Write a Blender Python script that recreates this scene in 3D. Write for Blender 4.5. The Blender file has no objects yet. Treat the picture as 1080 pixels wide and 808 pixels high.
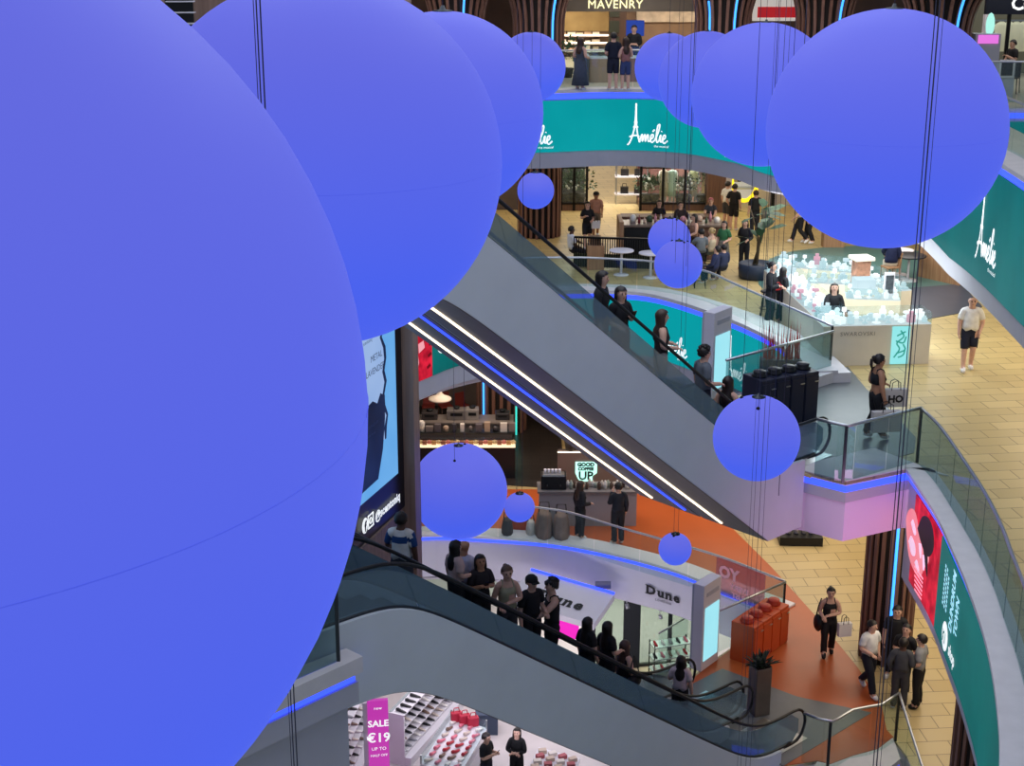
import bpy, bmesh, math, random
from mathutils import Vector, Matrix, geometry
random.seed(7)
PI = math.pi
scene = bpy.context.scene
COL = scene.collection
# ------------------------------------------------------------------ survey: camera and floor heights
FPX = 1560.0                       # focal length in pixels of the 1080 wide frame
PITCH = math.radians(17.24)
CAMZ = 16.0
CP, SP = math.cos(PITCH), math.sin(PITCH)
ZD, ZC, ZB, ZA = -5.3, 0.0, 6.2, 11.3      # the four shopping floors

def ray(px, py):
    a = (px - 540) / FPX
    b = (404 - py) / FPX
    return Vector((a, CP + b * SP, -SP + b * CP))

def G(px, py, z):
    d = ray(px, py)
    t = (z - CAMZ) / d.z
    return Vector((d.x * t, d.y * t, z))

def V(px, py, Y):
    d = ray(px, py)
    t = Y / d.y
    return Vector((d.x * t, Y, CAMZ + d.z * t))

def Zat(x, y, py):
    b = (404 - py) / FPX
    return CAMZ + (b * y * CP - y * SP) / (CP + b * SP)

# ------------------------------------------------------------------ materials
def lin(c):
    return tuple(((v / 255) / 12.92 if v / 255 <= .04045 else ((v / 255 + .055) / 1.055) ** 2.4) for v in c[:3])

MATS = {}
def mat(name, rgb, rough=.55, metal=0., emit=0., noise=0., nscale=3., ecol=None, spec=.4):
    if name in MATS:
        return MATS[name]
    m = bpy.data.materials.new(name)
    m.use_nodes = True
    nt = m.node_tree
    b = nt.nodes['Principled BSDF']
    c = lin(rgb) + (1,)
    b.inputs['Base Color'].default_value = c
    b.inputs['Roughness'].default_value = rough
    b.inputs['Metallic'].default_value = metal
    b.inputs['Specular IOR Level'].default_value = spec
    if noise:
        tc = nt.nodes.new('ShaderNodeTexCoord')
        n = nt.nodes.new('ShaderNodeTexNoise')
        n.inputs['Scale'].default_value = nscale
        n.inputs['Detail'].default_value = 5
        r = nt.nodes.new('ShaderNodeValToRGB')
        r.color_ramp.elements[0].position = .3
        r.color_ramp.elements[1].position = .7
        r.color_ramp.elements[0].color = tuple(v * (1 - noise) for v in c[:3]) + (1,)
        r.color_ramp.elements[1].color = tuple(min(1, v * (1 + noise)) for v in c[:3]) + (1,)
        nt.links.new(tc.outputs['Object'], n.inputs['Vector'])
        nt.links.new(n.outputs['Fac'], r.inputs['Fac'])
        nt.links.new(r.outputs['Color'], b.inputs['Base Color'])
    if emit:
        b.inputs['Emission Color'].default_value = lin(ecol or rgb) + (1,)
        b.inputs['Emission Strength'].default_value = emit
    MATS[name] = m
    return m

def glass_mat(name, tint, refl=.05, rough=.03, haze=.02):
    if name in MATS:
        return MATS[name]
    m = bpy.data.materials.new(name)
    m.use_nodes = True
    nt = m.node_tree
    nt.nodes.clear()
    o = nt.nodes.new('ShaderNodeOutputMaterial')
    mx = nt.nodes.new('ShaderNodeMixShader')
    t = nt.nodes.new('ShaderNodeBsdfTransparent')
    g = nt.nodes.new('ShaderNodeBsdfGlossy')
    d = nt.nodes.new('ShaderNodeBsdfDiffuse')  # pale diffuse mix stands in for bright haze and reflections on the glass
    d.inputs['Color'].default_value = lin((160, 188, 204)) + (1,)
    m2 = nt.nodes.new('ShaderNodeMixShader')
    m2.inputs[0].default_value = haze
    mx.inputs[0].default_value = refl
    t.inputs['Color'].default_value = lin(tint) + (1,)
    g.inputs['Roughness'].default_value = rough
    g.inputs['Color'].default_value = (.85, .9, .95, 1)
    nt.links.new(t.outputs[0], m2.inputs[1])
    nt.links.new(d.outputs[0], m2.inputs[2])
    nt.links.new(m2.outputs[0], mx.inputs[1])
    nt.links.new(g.outputs[0], mx.inputs[2])
    nt.links.new(mx.outputs[0], o.inputs[0])
    MATS[name] = m
    return m

# ------------------------------------------------------------------ mesh collector
class MB:
    def __init__(s):
        s.v, s.f, s.m, s.sm = [], [], [], []
    def add(s, vs, fs, mi=0, smooth=False):
        b = len(s.v)
        s.v += [tuple(v) for v in vs]
        for f in fs:
            s.f.append(tuple(b + i for i in f))
            s.m.append(mi)
            s.sm.append(smooth)
        return s
    def box(s, c, d, rz=0., mi=0, rx=0., ry=0.):
        x, y, z = d[0] / 2, d[1] / 2, d[2] / 2
        vs = [Vector((i * x, j * y, k * z)) for k in (-1, 1) for j in (-1, 1) for i in (-1, 1)]
        M = Matrix.Rotation(rz, 3, 'Z') @ Matrix.Rotation(ry, 3, 'Y') @ Matrix.Rotation(rx, 3, 'X')
        c = Vector(c)
        return s.add([c + M @ v for v in vs], [(0, 2, 3, 1), (4, 5, 7, 6), (0, 1, 5, 4), (2, 6, 7, 3), (0, 4, 6, 2), (1, 3, 7, 5)], mi)
    def prism(s, poly, z0, z1, mi=0):
        n = len(poly)
        vs = [(p[0], p[1], z0) for p in poly] + [(p[0], p[1], z1) for p in poly]
        tris = geometry.tessellate_polygon([[Vector((p[0], p[1], 0)) for p in poly]])
        fs = [tuple(t) for t in tris] + [tuple(i + n for i in t) for t in tris]
        fs += [(i, (i + 1) % n, n + (i + 1) % n, n + i) for i in range(n)]
        return s.add(vs, fs, mi)
    def quad(s, a, b, c, d, mi=0):
        return s.add([a, b, c, d], [(0, 1, 2, 3)], mi)
    def slab(s, pts, off, mi=0):
        """a flat polygon given by 3-D points, thickened by the vector off"""
        n = len(pts)
        off = Vector(off)
        pts = [Vector(p) for p in pts]
        vs = pts + [p + off for p in pts]
        if n == 4:
            fs = [(0, 1, 2, 3), (7, 6, 5, 4)]
        else:
            tris = geometry.tessellate_polygon([pts])
            fs = [tuple(t) for t in tris] + [tuple(i + n for i in t) for t in tris]
        fs += [(i, (i + 1) % n, n + (i + 1) % n, n + i) for i in range(n)]
        return s.add(vs, fs, mi)
    def tube(s, pts, r, n=8, mi=0, cap=True, flat=None):
        pts = [Vector(p) for p in pts]
        rs = r if isinstance(r, (list, tuple)) else [r] * len(pts)
        vs, fs = [], []
        ref = None
        for i, p in enumerate(pts):
            a = pts[max(0, i - 1)]
            b = pts[min(len(pts) - 1, i + 1)]
            t = (b - a).normalized()
            if ref is None:
                ref = Vector((0, 0, 1)) if abs(t.z) < .9 else Vector((1, 0, 0))
            u = t.cross(ref).normalized()
            w = u.cross(t).normalized()
            ref = w
            for k in range(n):
                an = 2 * PI * k / n
                vs.append(p + (u * math.cos(an) + w * math.sin(an) * (flat or 1)) * rs[i])
        for i in range(len(pts) - 1):
            for k in range(n):
                k2 = (k + 1) % n
                fs.append((i * n + k, i * n + k2, (i + 1) * n + k2, (i + 1) * n + k))
        if cap:
            fs.append(tuple(range(n))[::-1])
            fs.append(tuple((len(pts) - 1) * n + k for k in range(n)))
        return s.add(vs, fs, mi, True)
    def lathe(s, prof, c=(0, 0, 0), n=20, mi=0, sy=1.):
        vs, fs = [], []
        c = Vector(c)
        for (r, z) in prof:
            for k in range(n):
                an = 2 * PI * k / n
                vs.append(c + Vector((r * math.cos(an), r * math.sin(an) * sy, z)))
        for i in range(len(prof) - 1):
            for k in range(n):
                k2 = (k + 1) % n
                fs.append((i * n + k, i * n + k2, (i + 1) * n + k2, (i + 1) * n + k))
        fs.append(tuple(range(n))[::-1])
        fs.append(tuple((len(prof) - 1) * n + k for k in range(n)))
        return s.add(vs, fs, mi, True)
    def ball(s, c, r, sc=(1, 1, 1), n=12, mi=0):
        c = Vector(c)
        vs, fs = [], []
        h = max(4, n // 2)
        for i in range(1, h):
            th = PI * i / h
            for k in range(n):
                an = 2 * PI * k / n
                vs.append(c + Vector((r * sc[0] * math.sin(th) * math.cos(an), r * sc[1] * math.sin(th) * math.sin(an), r * sc[2] * math.cos(th))))
        top, bot = len(vs), len(vs) + 1
        vs += [c + Vector((0, 0, r * sc[2])), c - Vector((0, 0, r * sc[2]))]
        for i in range(h - 2):
            for k in range(n):
                k2 = (k + 1) % n
                fs.append((i * n + k, (i + 1) * n + k, (i + 1) * n + k2, i * n + k2))
        for k in range(n):
            k2 = (k + 1) % n
            fs.append((top, k, k2))
            fs.append((bot, (h - 2) * n + k2, (h - 2) * n + k))
        return s.add(vs, fs, mi, True)
    def build(s, name, mats, parent=None, loc=None, bevel=0.):
        me = bpy.data.meshes.new(name)
        vs = s.v
        if loc is not None:
            L = Vector(loc)
            vs = [Vector(v) - L for v in vs]
        me.from_pydata([tuple(v) for v in vs], [], s.f)
        if not isinstance(mats, (list, tuple)):
            mats = [mats]
        for m in mats:
            me.materials.append(m)
        for p, mi, sm in zip(me.polygons, s.m, s.sm):
            p.material_index = mi
            p.use_smooth = sm
        bm = bmesh.new()
        bm.from_mesh(me)
        bmesh.ops.recalc_face_normals(bm, faces=bm.faces)
        bm.to_mesh(me)
        bm.free()
        o = bpy.data.objects.new(name, me)
        COL.objects.link(o)
        if parent is not None:
            o.parent = parent
        if loc is not None:
            o.location = loc
        if bevel:
            b = o.modifiers.new('soft_edges', 'BEVEL')
            b.width = bevel
            b.segments = 2
            b.limit_method = 'ANGLE'
        return o

def tag(o, label, cat, group=None, kind=None):
    o['label'] = label
    o['category'] = cat
    if group:
        o['group'] = group
    if kind:
        o['kind'] = kind
    return o

def thing(name, label, cat, loc=(0, 0, 0), rz=0., group=None, kind=None):
    o = bpy.data.objects.new(name, None)
    o.empty_display_size = .2
    COL.objects.link(o)
    o.location = loc
    o.rotation_euler = (0, 0, rz)
    return tag(o, label, cat, group, kind)

def struct(name, mb, mats, label=None, **k):
    o = mb.build(name, mats, **k)
    o['kind'] = 'structure'
    if label:
        o['label'] = label
    return o

def dup(root, loc, rz=None, label=None, group=None, sc=None):
    """copies a thing with its parts and sub-parts"""
    r = root.copy()
    COL.objects.link(r)
    r.location = loc
    if rz is not None:
        r.rotation_euler = (0, 0, rz)
    if sc is not None:
        r.scale = (sc, sc, sc) if not isinstance(sc, tuple) else sc
    if label:
        r['label'] = label
    if group:
        r['group'] = group
    for ch in list(root.children):
        c = ch.copy()
        COL.objects.link(c)
        c.parent = r
        for g in list(ch.children):
            e = g.copy()
            COL.objects.link(e)
            e.parent = c
    return r

# ------------------------------------------------------------------ curves and paths
def catmull(pts, per=8, closed=False):
    pts = [Vector(p) for p in pts]
    out = []
    n = len(pts)
    for i in range(n - 1):
        p0 = pts[i - 1] if i else pts[0] * 2 - pts[1]
        p1, p2 = pts[i], pts[i + 1]
        p3 = pts[i + 2] if i + 2 < n else pts[-1] * 2 - pts[-2]
        for k in range(per):
            t = k / per
            out.append(.5 * ((2 * p1) + (p2 - p0) * t + (2 * p0 - 5 * p1 + 4 * p2 - p3) * t * t + (3 * p1 - p0 - 3 * p2 + p3) * t ** 3))
    out.append(pts[-1])
    return out

class Path:
    """plan curve; side +1 puts the outward face on the left of the walking direction"""
    def __init__(s, pts, side=1):
        s.p = [Vector((p[0], p[1])) for p in pts]
        s.side = side
        s.l = [0.]
        for a, b in zip(s.p, s.p[1:]):
            s.l.append(s.l[-1] + (b - a).length)
        s.len = s.l[-1]
        s.n = []
        for i in range(len(s.p)):
            t = (s.p[min(i + 1, len(s.p) - 1)] - s.p[max(0, i - 1)]).normalized()
            s.n.append(Vector((-t.y, t.x)) * side)
    def at(s, u, off=0.):
        u = min(max(u, 0), s.len - 1e-6)
        i = 0
        while i < len(s.l) - 2 and s.l[i + 1] < u:
            i += 1
        k = (u - s.l[i]) / max(1e-9, s.l[i + 1] - s.l[i])
        p = s.p[i].lerp(s.p[i + 1], k)
        n = s.n[i].lerp(s.n[i + 1], k)
        return p + n * off
    def near(s, x, y):
        """arc length of the point of the path nearest to (x, y)"""
        q = Vector((x, y))
        best = (1e9, 0)
        for i in range(len(s.p) - 1):
            a, b = s.p[i], s.p[i + 1]
            d = b - a
            k = max(0, min(1, (q - a).dot(d) / max(1e-9, d.dot(d))))
            e = (a + d * k - q).length
            if e < best[0]:
                best = (e, s.l[i] + k * d.length)
        return best[1]
    def off(s, o, u0=0, u1=None, step=None):
        u1 = s.len if u1 is None else u1
        n = max(2, int((u1 - u0) / (step or .5)) + 1)
        return [s.at(u0 + (u1 - u0) * i / (n - 1), o) for i in range(n)]

def band(mb, A, B, zb, zt, mi=0, close=True):
    """solid band between plan polylines A (outer) and B (inner); zb and zt numbers or functions of the index ratio"""
    n = len(A)
    f0 = zb if callable(zb) else (lambda k: zb)
    f1 = zt if callable(zt) else (lambda k: zt)
    vs, fs = [], []
    for i in range(n):
        k = i / (n - 1)
        a, b = A[i], B[i]
        vs += [(a[0], a[1], f0(k)), (a[0], a[1], f1(k)), (b[0], b[1], f1(k)), (b[0], b[1], f0(k))]
    for i in range(n - 1):
        for j in range(4):
            j2 = (j + 1) % 4
            fs.append((i * 4 + j, i * 4 + j2, (i + 1) * 4 + j2, (i + 1) * 4 + j))
    fs += [(0, 1, 2, 3), tuple((n - 1) * 4 + j for j in (3, 2, 1, 0))]
    mb.add(vs, fs, mi)
    return mb

# ------------------------------------------------------------------ lettering
def glyphs(s, size=1., bold=0., align='LEFT', shear=0., spacing=1.):
    c = bpy.data.curves.new('lettering', 'FONT')
    c.body = s
    c.size = size
    c.offset = bold
    c.shear = shear
    c.space_character = spacing
    c.align_x = align
    c.resolution_u = 2
    o = bpy.data.objects.new('lettering', c)
    COL.objects.link(o)
    dg = bpy.context.evaluated_depsgraph_get()
    me = bpy.data.meshes.new_from_object(o.evaluated_get(dg))
    vs = [tuple(v.co[:2]) for v in me.vertices]
    fs = [tuple(p.vertices) for p in me.polygons]
    bpy.data.objects.remove(o)
    bpy.data.curves.remove(c)
    bpy.data.meshes.remove(me)
    return vs, fs

def strokes(lines, w, per=5):
    """hand-drawn pen strokes as flat 2-D ribbons"""
    vs, fs = [], []
    for ln in lines:
        pts = catmull([(a, b, 0) for a, b in ln], per) if len(ln) > 2 else [Vector((a, b, 0)) for a, b in ln]
        b = len(vs)
        for i, p in enumerate(pts):
            t = (pts[min(i + 1, len(pts) - 1)] - pts[max(0, i - 1)])
            t = t.normalized() if t.length > 0 else Vector((1, 0, 0))
            n = Vector((-t.y, t.x, 0)) * (w / 2)
            vs += [tuple((p + n)[:2]), tuple((p - n)[:2])]
        for i in range(len(pts) - 1):
            k = b + 2 * i
            fs.append((k, k + 1, k + 3, k + 2))
    return vs, fs

def put(mb, gl, fn, mi=0, sc=1., ox=0., oy=0., mirror=False):
    vs, fs = gl
    mb.add([fn((-x if mirror else x) * sc + ox, y * sc + oy) for x, y in vs], fs, mi)
    return mb

def plane_fn(o, ux, uz, off=.012):
    o, ux, uz = Vector(o), Vector(ux).normalized(), Vector(uz).normalized()
    n = ux.cross(uz)
    return lambda a, b: o + ux * a + uz * b + n * off

AMELIE = [
    [(-.05, -.12), (.06, .0), (.2, .35), (.3, .8), (.335, 1.3), (.35, 1.95)],
    [(.35, 1.95), (.365, 1.3), (.4, .8), (.47, .35), (.58, .02)],
    [(.04, .28), (.2, .34), (.42, .36), (.55, .3)],
    [(.22, .78), (.48, .78)], [(.27, 1.02), (.43, 1.02)], [(.31, 1.5), (.39, 1.5)],
    [(.55, .04), (.66, .38), (.7, .36), (.7, .08), (.8, .38), (.85, .36), (.85, .08), (.95, .38), (1., .36), (1., .1), (1.1, .1)],
    [(1.1, .16), (1.24, .28), (1.25, .42), (1.15, .38), (1.12, .15), (1.2, .04), (1.34, .15)],
    [(1.22, .56), (1.32, .68)],
    [(1.34, .15), (1.53, .6), (1.58, .92), (1.48, .85), (1.42, .4), (1.45, .06), (1.56, .12)],
    [(1.56, .12), (1.64, .42), (1.64, .1), (1.72, .1)], [(1.68, .58), (1.7, .62)],
    [(1.72, .16), (1.88, .28), (1.88, .42), (1.78, .37), (1.75, .12), (1.85, .02), (2.02, .16)],
]
# ------------------------------------------------------------------ people
SKIN = {'fair': (214, 170, 148), 'tan': (176, 128, 98), 'dark': (92, 62, 48)}
ARMS = {
    'down': ((.235, -.02, 1.13), (.245, .05, .89)), 'bend': ((.24, -.04, 1.14), (.17, .24, 1.10)),
    'phone': ((.225, .03, 1.14), (.07, .26, 1.27)), 'cross': ((.24, .06, 1.15), (-.03, .2, 1.14)),
    'rail': ((.26, .05, 1.15), (.3, .32, 1.03)), 'behind': ((.24, -.13, 1.15), (.08, -.19, .96)),
    'reach': ((.21, .2, 1.24), (.15, .45, 1.12)), 'swing_front': ((.23, .07, 1.14), (.21, .25, .98)),
    'swing_back': ((.235, -.14, 1.15), (.24, -.18, .91)), 'pocket': ((.28, -.06, 1.15), (.2, .07, .93)),
    'face': ((.21, .1, 1.16), (.08, .19, 1.49)), 'lap': ((.23, .04, 1.14), (.12, .3, 1.02)),
}

def seg_dist(p, a, b):
    d = b - a
    t = max(0, min(1, (p - a).dot(d) / max(1e-9, d.dot(d))))
    return (a + d * t - p).length, t

def person(label, loc, face, h=1.7, skin='fair', hair='short', hcol=(30, 24, 22), top=('tee', (30, 32, 38)),
           bottom=('long', (30, 32, 40)), shoes=(225, 225, 225), pose='stand', arms=('down', 'down'), look=0., nod=0.,
           group=None, seat=.46, build=1.0, sex='m', pattern=None):
    """one person; face = plan angle in degrees the figure faces (0 = +x, 90 = away from the camera)"""
    dz = 0.
    Vc = Vector
    if pose == 'sit':
        dz = (seat + .07) - .93
    sw = .178 if sex == 'm' else .158
    W = {}
    J, E_, R = [], [], []
    def add(p, r, par=None):
        J.append(Vc(p)); R.append(r)
        if par is not None:
            E_.append((par, len(J) - 1))
        return len(J) - 1
    D = Vc((0, 0, dz))
    pel = add(Vc((0, 0, .96)) + D, .155 * build)
    bel = add(Vc((0, .005, 1.1)) + D, (.145 if sex == 'm' else .128) * build, pel)
    che = add(Vc((0, .0, 1.26)) + D, .165 * build, bel)
    upp = add(Vc((0, -.01, 1.395)) + D, .13, che)
    nck = add(Vc((0, -.005, 1.49)) + D, .062, upp)
    HP = Vc((0, -.005, 1.5)) + D
    HR = Matrix.Rotation(math.radians(look), 3, 'Z') @ Matrix.Rotation(math.radians(-nod), 3, 'X')
    ht = lambda p: HP + HR @ (Vc(p) + D - HP)
    j1 = add(ht((0, .02, 1.555)), .068, nck)
    j2 = add(ht((0, .035, 1.6)), .085, j1)
    j3 = add(ht((0, .01, 1.665)), .112, j2)
    j4 = add(ht((0, .0, 1.725)), .085, j3)
    bones = [('torso', pel, bel), ('torso', bel, che), ('torso', che, upp), ('neck', upp, nck), ('head', nck, j1), ('head', j1, j2), ('head', j2, j3), ('head', j3, j4)]
    hands = []
    for sgn, nm in ((-1, arms[0]), (1, arms[1])):
        e, w = ARMS[nm]
        S = Vc((sgn * sw, -.01, 1.415)) + D
        E = Vc((sgn * e[0], e[1], e[2])) + D
        Wp = Vc((sgn * w[0], w[1], w[2])) + D
        a = add(Vc((sgn * sw * .55, -.01, 1.43)) + D, .085, upp)
        b = add(S, .072 * build, a)
        c = add(E, .052 * build, b)
        fdir = (Wp - E).normalized()
        d = add(Wp, .036, c)
        k = add(Wp + fdir * .05, .042, d)
        bones += [('shoulder', a, b), ('uparm', b, c), ('forearm', c, d), ('hand', d, k)]
        hands.append((Wp, fdir, sgn))
    legs = []
    for sgn in (-1, 1):
        if pose == 'walk':
            f = sgn > 0
            K = Vc((sgn * .09, .19 if f else .0, .52 if f else .5))
            A = Vc((sgn * .085, .28 if f else -.3, .1 if f else .19))
            T = Vc((sgn * .1, .44 if f else -.17, .06 if f else .045))
        elif pose == 'sit':
            K = Vc((sgn * .12, .43, seat + .06))
            A = Vc((sgn * .12, .4, seat - .37))
            T = Vc((sgn * .13, .57, seat - .42))
        elif pose == 'stride':
            f = sgn > 0
            K = Vc((sgn * .1, .1 if f else .03, .51))
            A = Vc((sgn * .1, .13 if f else -.13, .09 if f else .1))
            T = Vc((sgn * .11, .29 if f else .03, .04))
        else:
            K = Vc((sgn * .1, .015, .5))
            A = Vc((sgn * .105, -.02, .085))
            T = Vc((sgn * .13, .14, .04))
        a = add(Vc((sgn * .09, 0, .9)) + D if pose != 'sit' else Vc((sgn * .1, .06, seat + .08)), .105 * build, pel)
        m = add((J[a] + K) / 2, .092 * build, a)
        b = add(K, .062 * build, m)
        cm = add(K.lerp(A, .35) + Vc((0, -.012, 0)), .062 * build, b)
        c = add(A, .042, cm)
        hl = add(A + Vc((0, -.03, -.035)), .042, c)
        t = add(T, .042, c)
        bones += [('thigh', a, m), ('thigh2', m, b), ('calf', b, cm), ('calf2', cm, c), ('foot', c, t), ('foot', c, hl)]
    me = bpy.data.meshes.new('figure')
    me.from_pydata([tuple(p) for p in J], E_, [])
    o = bpy.data.objects.new('figure', me)
    COL.objects.link(o)
    sk = o.modifiers.new('skin', 'SKIN')
    for i, sv in enumerate(me.skin_vertices[0].data):
        sv.radius = (R[i] * 1.06, R[i] * 1.06)
        sv.use_root = (i == 0)
    sk.use_smooth_shade = True
    sb = o.modifiers.new('sub', 'SUBSURF')
    sb.levels = 1
    dg = bpy.context.evaluated_depsgraph_get()
    m2 = bpy.data.meshes.new_from_object(o.evaluated_get(dg))
    bpy.data.objects.remove(o)
    bpy.data.meshes.remove(me)
    vs = [v.co.copy() for v in m2.vertices]
    fs = [tuple(p.vertices) for p in m2.polygons]
    bpy.data.meshes.remove(m2)
    reg, tt = [], []
    for v in vs:
        best = (1e9, 'torso', 0)
        for nm, a, b in bones:
            d, t = seg_dist(v, J[a], J[b])
            d -= R[a] + (R[b] - R[a]) * t
            if d < best[0]:
                best = (d, nm, t)
        reg.append(best[1]); tt.append(best[2])
    for i, v in enumerate(vs):
        if reg[i] in ('torso',):
            v.y *= .74
            if sex == 'f' and 1.2 < v.z - dz < 1.36 and v.y > .05:
                v.y += .03
        elif reg[i] == 'neck':
            v.y *= .82
    # vertex normals
    nrm = [Vc((0, 0, 0)) for _ in vs]
    for f in fs:
        n = (vs[f[1]] - vs[f[0]]).cross(vs[f[2]] - vs[f[0]])
        for i in f:
            nrm[i] += n
    ctr = Vc((0, 0, 1.1 + dz))
    nrm = [n.normalized() if n.length > 0 else Vc((0, 0, 1)) for n in nrm]
    sc = h / 1.76
    rz = math.radians(face) - PI / 2
    root = thing('person', label, 'person', loc, rz, group)
    root.scale = (sc, sc, sc)
    skm = mat('skin_' + skin, SKIN[skin], .6, noise=.06, nscale=20)
    mb = MB()
    mb.add(vs, fs, 0, True)
    # fingers
    for Wp, fd, sgn in hands:
        side = fd.cross(Vc((0, 0, 1)) if abs(fd.z) < .7 else Vc((1, 0, 0)) * sgn).normalized()
        if abs(fd.z) >= .7:
            side = Vc((0, 1, 0)); side = (side - fd * side.dot(fd)).normalized()
        curl = fd.cross(side).normalized()
        if curl.z > .2 or (abs(fd.z) > .7 and curl.x * sgn > 0):
            curl = -curl
        for q, (o_, L) in enumerate(((-.03, .068), (-.01, .08), (.01, .076), (.03, .06))):
            b = Wp + fd * .065 + side * o_
            p1 = b + fd * L * .45 + curl * .008
            p2 = p1 + fd * L * .3 + curl * .022
            p3 = p2 + fd * L * .1 + curl * .024
            mb.tube([b - fd * .02, b, p1, p2, p3], [.009, .0105, .0095, .0085, .006], 5)
        b = Wp + fd * .02 + side * .03
        mb.tube([b - side * .015, b + side * .02 + fd * .02, b + side * .025 + fd * .05 + curl * .012, b + side * .02 + fd * .068 + curl * .018], [.011, .012, .01, .007], 5)
    # face
    for sx in (-1, 1):
        mb.ball(ht((sx * .034, .105, 1.655)), .013, (1.2, .5, .8), 8, 1)
        mb.ball(ht((sx * .034, .107, 1.678)), .02, (1.1, .35, .22), 8, 2)
        mb.ball(ht((sx * .094, .0, 1.64)), .026, (.4, .7, 1.1), 8, 0)
    mb.tube([ht((0, .1, 1.665)), ht((0, .124, 1.632)), ht((0, .128, 1.618)), ht((0, .105, 1.61))], [.007, .011, .013, .008], 6)
    mb.ball(ht((0, .1, 1.583)), .02, (1.1, .45, .3), 8, 3)
    hm = mat('hair_%d_%d_%d' % hcol, hcol, .45, noise=.25, nscale=60)
    mb.build('body', [skm, mat('eye_dark', (25, 20, 18), .2), hm, mat('lip', (150, 80, 78), .5)], root)
    def shell(name, test, color, thick, key, rough=.8, extra=None):
        keep = [f for f in fs if all(test(reg[i], tt[i], vs[i]) for i in f)]
        if not keep:
            return
        used = sorted({i for f in keep for i in f})
        ix = {i: k for k, i in enumerate(used)}
        cnt = {}
        for f in keep:
            for a, b in zip(f, f[1:] + f[:1]):
                cnt[frozenset((a, b))] = cnt.get(frozenset((a, b)), 0) + 1
        out = []
        for i in used:
            tk = thick(reg[i], tt[i]) if callable(thick) else thick
            out.append(vs[i] + nrm[i] * tk)
        kf = [tuple(ix[i] for i in f) for f in keep]
        base = len(out)
        rim, rf = {}, []
        for e, c in cnt.items():
            if c == 1:
                a, b = tuple(e)
                for i in (a, b):
                    if i not in rim:
                        rim[i] = base + len(rim)
                        out.append(vs[i] - nrm[i] * .004)
                rf.append((ix[a], ix[b], rim[b], rim[a]))
        s = MB()
        s.add(out, kf + rf, 0, True)
        mm = color if not isinstance(color, tuple) else mat('cloth_%d_%d_%d' % color, color, rough, noise=.12, nscale=9)
        if pattern and name == 'top' and pattern[0] == 'yoke':
            m_2 = mat('cloth_%d_%d_%d' % pattern[1], pattern[1], .8)
            s.build(name, [mm, m_2], root)
            ob = root.children[-1] if root.children else None
            for c in root.children:
                if c.name.startswith('top'):
                    for p in c.data.polygons:
                        z = sum(c.data.vertices[i].co.z for i in p.vertices) / len(p.vertices)
                        x = sum(c.data.vertices[i].co.x for i in p.vertices) / len(p.vertices)
                        if abs(z - (1.33 + dz)) < .035 or (abs(x) > .2 and z > 1.2 + dz):
                            p.material_index = 1
            return
        s.build(name, mm, root)
    kind, tc = top
    if kind != 'none':
        arm_lim = {'tank': -1, 'crop': -1, 'tee': .75, 'long': 9}[kind]
        def ttest(r, t, v):
            if r == 'torso':
                if kind in ('tank', 'crop') and v.z - dz > 1.43:
                    return False
                return v.z - dz > (1.17 if kind == 'crop' else .9 if pose != 'sit' else .8)
            if r == 'shoulder':
                return kind not in ('tank', 'crop') or abs(v.x) < sw * .72
            if r == 'neck':
                return kind not in ('tank', 'crop') and v.z - dz < 1.465
            if r == 'uparm':
                return arm_lim > 0 and t < arm_lim
            if r == 'forearm':
                return arm_lim > 1 and t < .93
            return False
        shell('top', ttest, tc, lambda r, t: .022 if r in ('torso', 'shoulder') else (.014 + .008 * t), 'top')
    kind, bc = bottom
    if kind in ('long', 'shorts', 'capri'):
        def btest(r, t, v):
            if r == 'torso':
                return v.z - dz < (1.03 if top[0] == 'crop' else 1.1)
            if r in ('thigh',):
                return True
            if r == 'thigh2':
                return kind != 'shorts' or t < .8
            if r == 'calf':
                return kind != 'shorts'
            if r == 'calf2':
                return kind == 'long' and t < .96 or (kind == 'capri' and t < .4)
            return False
        shell('trousers', btest, bc, lambda r, t: {'torso': .012, 'thigh': .016, 'thigh2': .02, 'calf': .022, 'calf2': .03}.get(r, .015), 'bot')
    elif kind in ('skirt', 'dress', 'longdress'):
        hem = {'skirt': .62, 'dress': .55, 'longdress': .16}[kind]
        s = MB()
        prof = [(.13, 1.1), (.172, 1.03), (.2, .93), (.21, .8), (.22 + (.1 if kind == 'longdress' else .04), hem), (.2, hem)]
        if pose == 'sit':
            s2 = [(0, .0), (0, .2), (0, .42)]
            s.tube([Vc((0, -.1, seat + .1)), Vc((0, .1, seat + .1)), Vc((0, .42, seat + .1)), Vc((0, .47, seat + .02))], [.17, .2, .19, .16], 14, flat=.5)
        else:
            s.lathe(prof, (0, .02, dz), 20, sy=.84 if pose != 'walk' else 1.2)
        s.build('skirt', mat('cloth_%d_%d_%d' % bc, bc, .8, noise=.12, nscale=9), root)
    shell('shoes', lambda r, t, v: r == 'foot', shoes, .012, 'sho', .5)
    # hair
    if hair != 'bald':
        s = MB()
        hc = Vc((0, .002, 1.668))
        keepv = {}
        N, H = 20, 12
        vv, ff = [], []
        for i in range(H + 1):
            th = PI * i / H
            for k in range(N):
                an = 2 * PI * k / N
                d = Vc((math.sin(th) * math.cos(an), math.sin(th) * math.sin(an), math.cos(th)))
                vv.append((d, hc + Vc((d.x * .112, d.y * .126, d.z * .123))))
        def ok(d):
            return d.z > -.15 + .62 * max(-.5, d.y) + (.0 if d.y < .3 else .18)
        for i in range(H):
            for k in range(N):
                q = (i * N + k, i * N + (k + 1) % N, (i + 1) * N + (k + 1) % N, (i + 1) * N + k)
                c = sum((vv[j][0] for j in q), Vc((0, 0, 0))) / 4
                if ok(c):
                    ff.append(q)
        used = sorted({j for f in ff for j in f})
        ix = {j: k for k, j in enumerate(used)}
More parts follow.
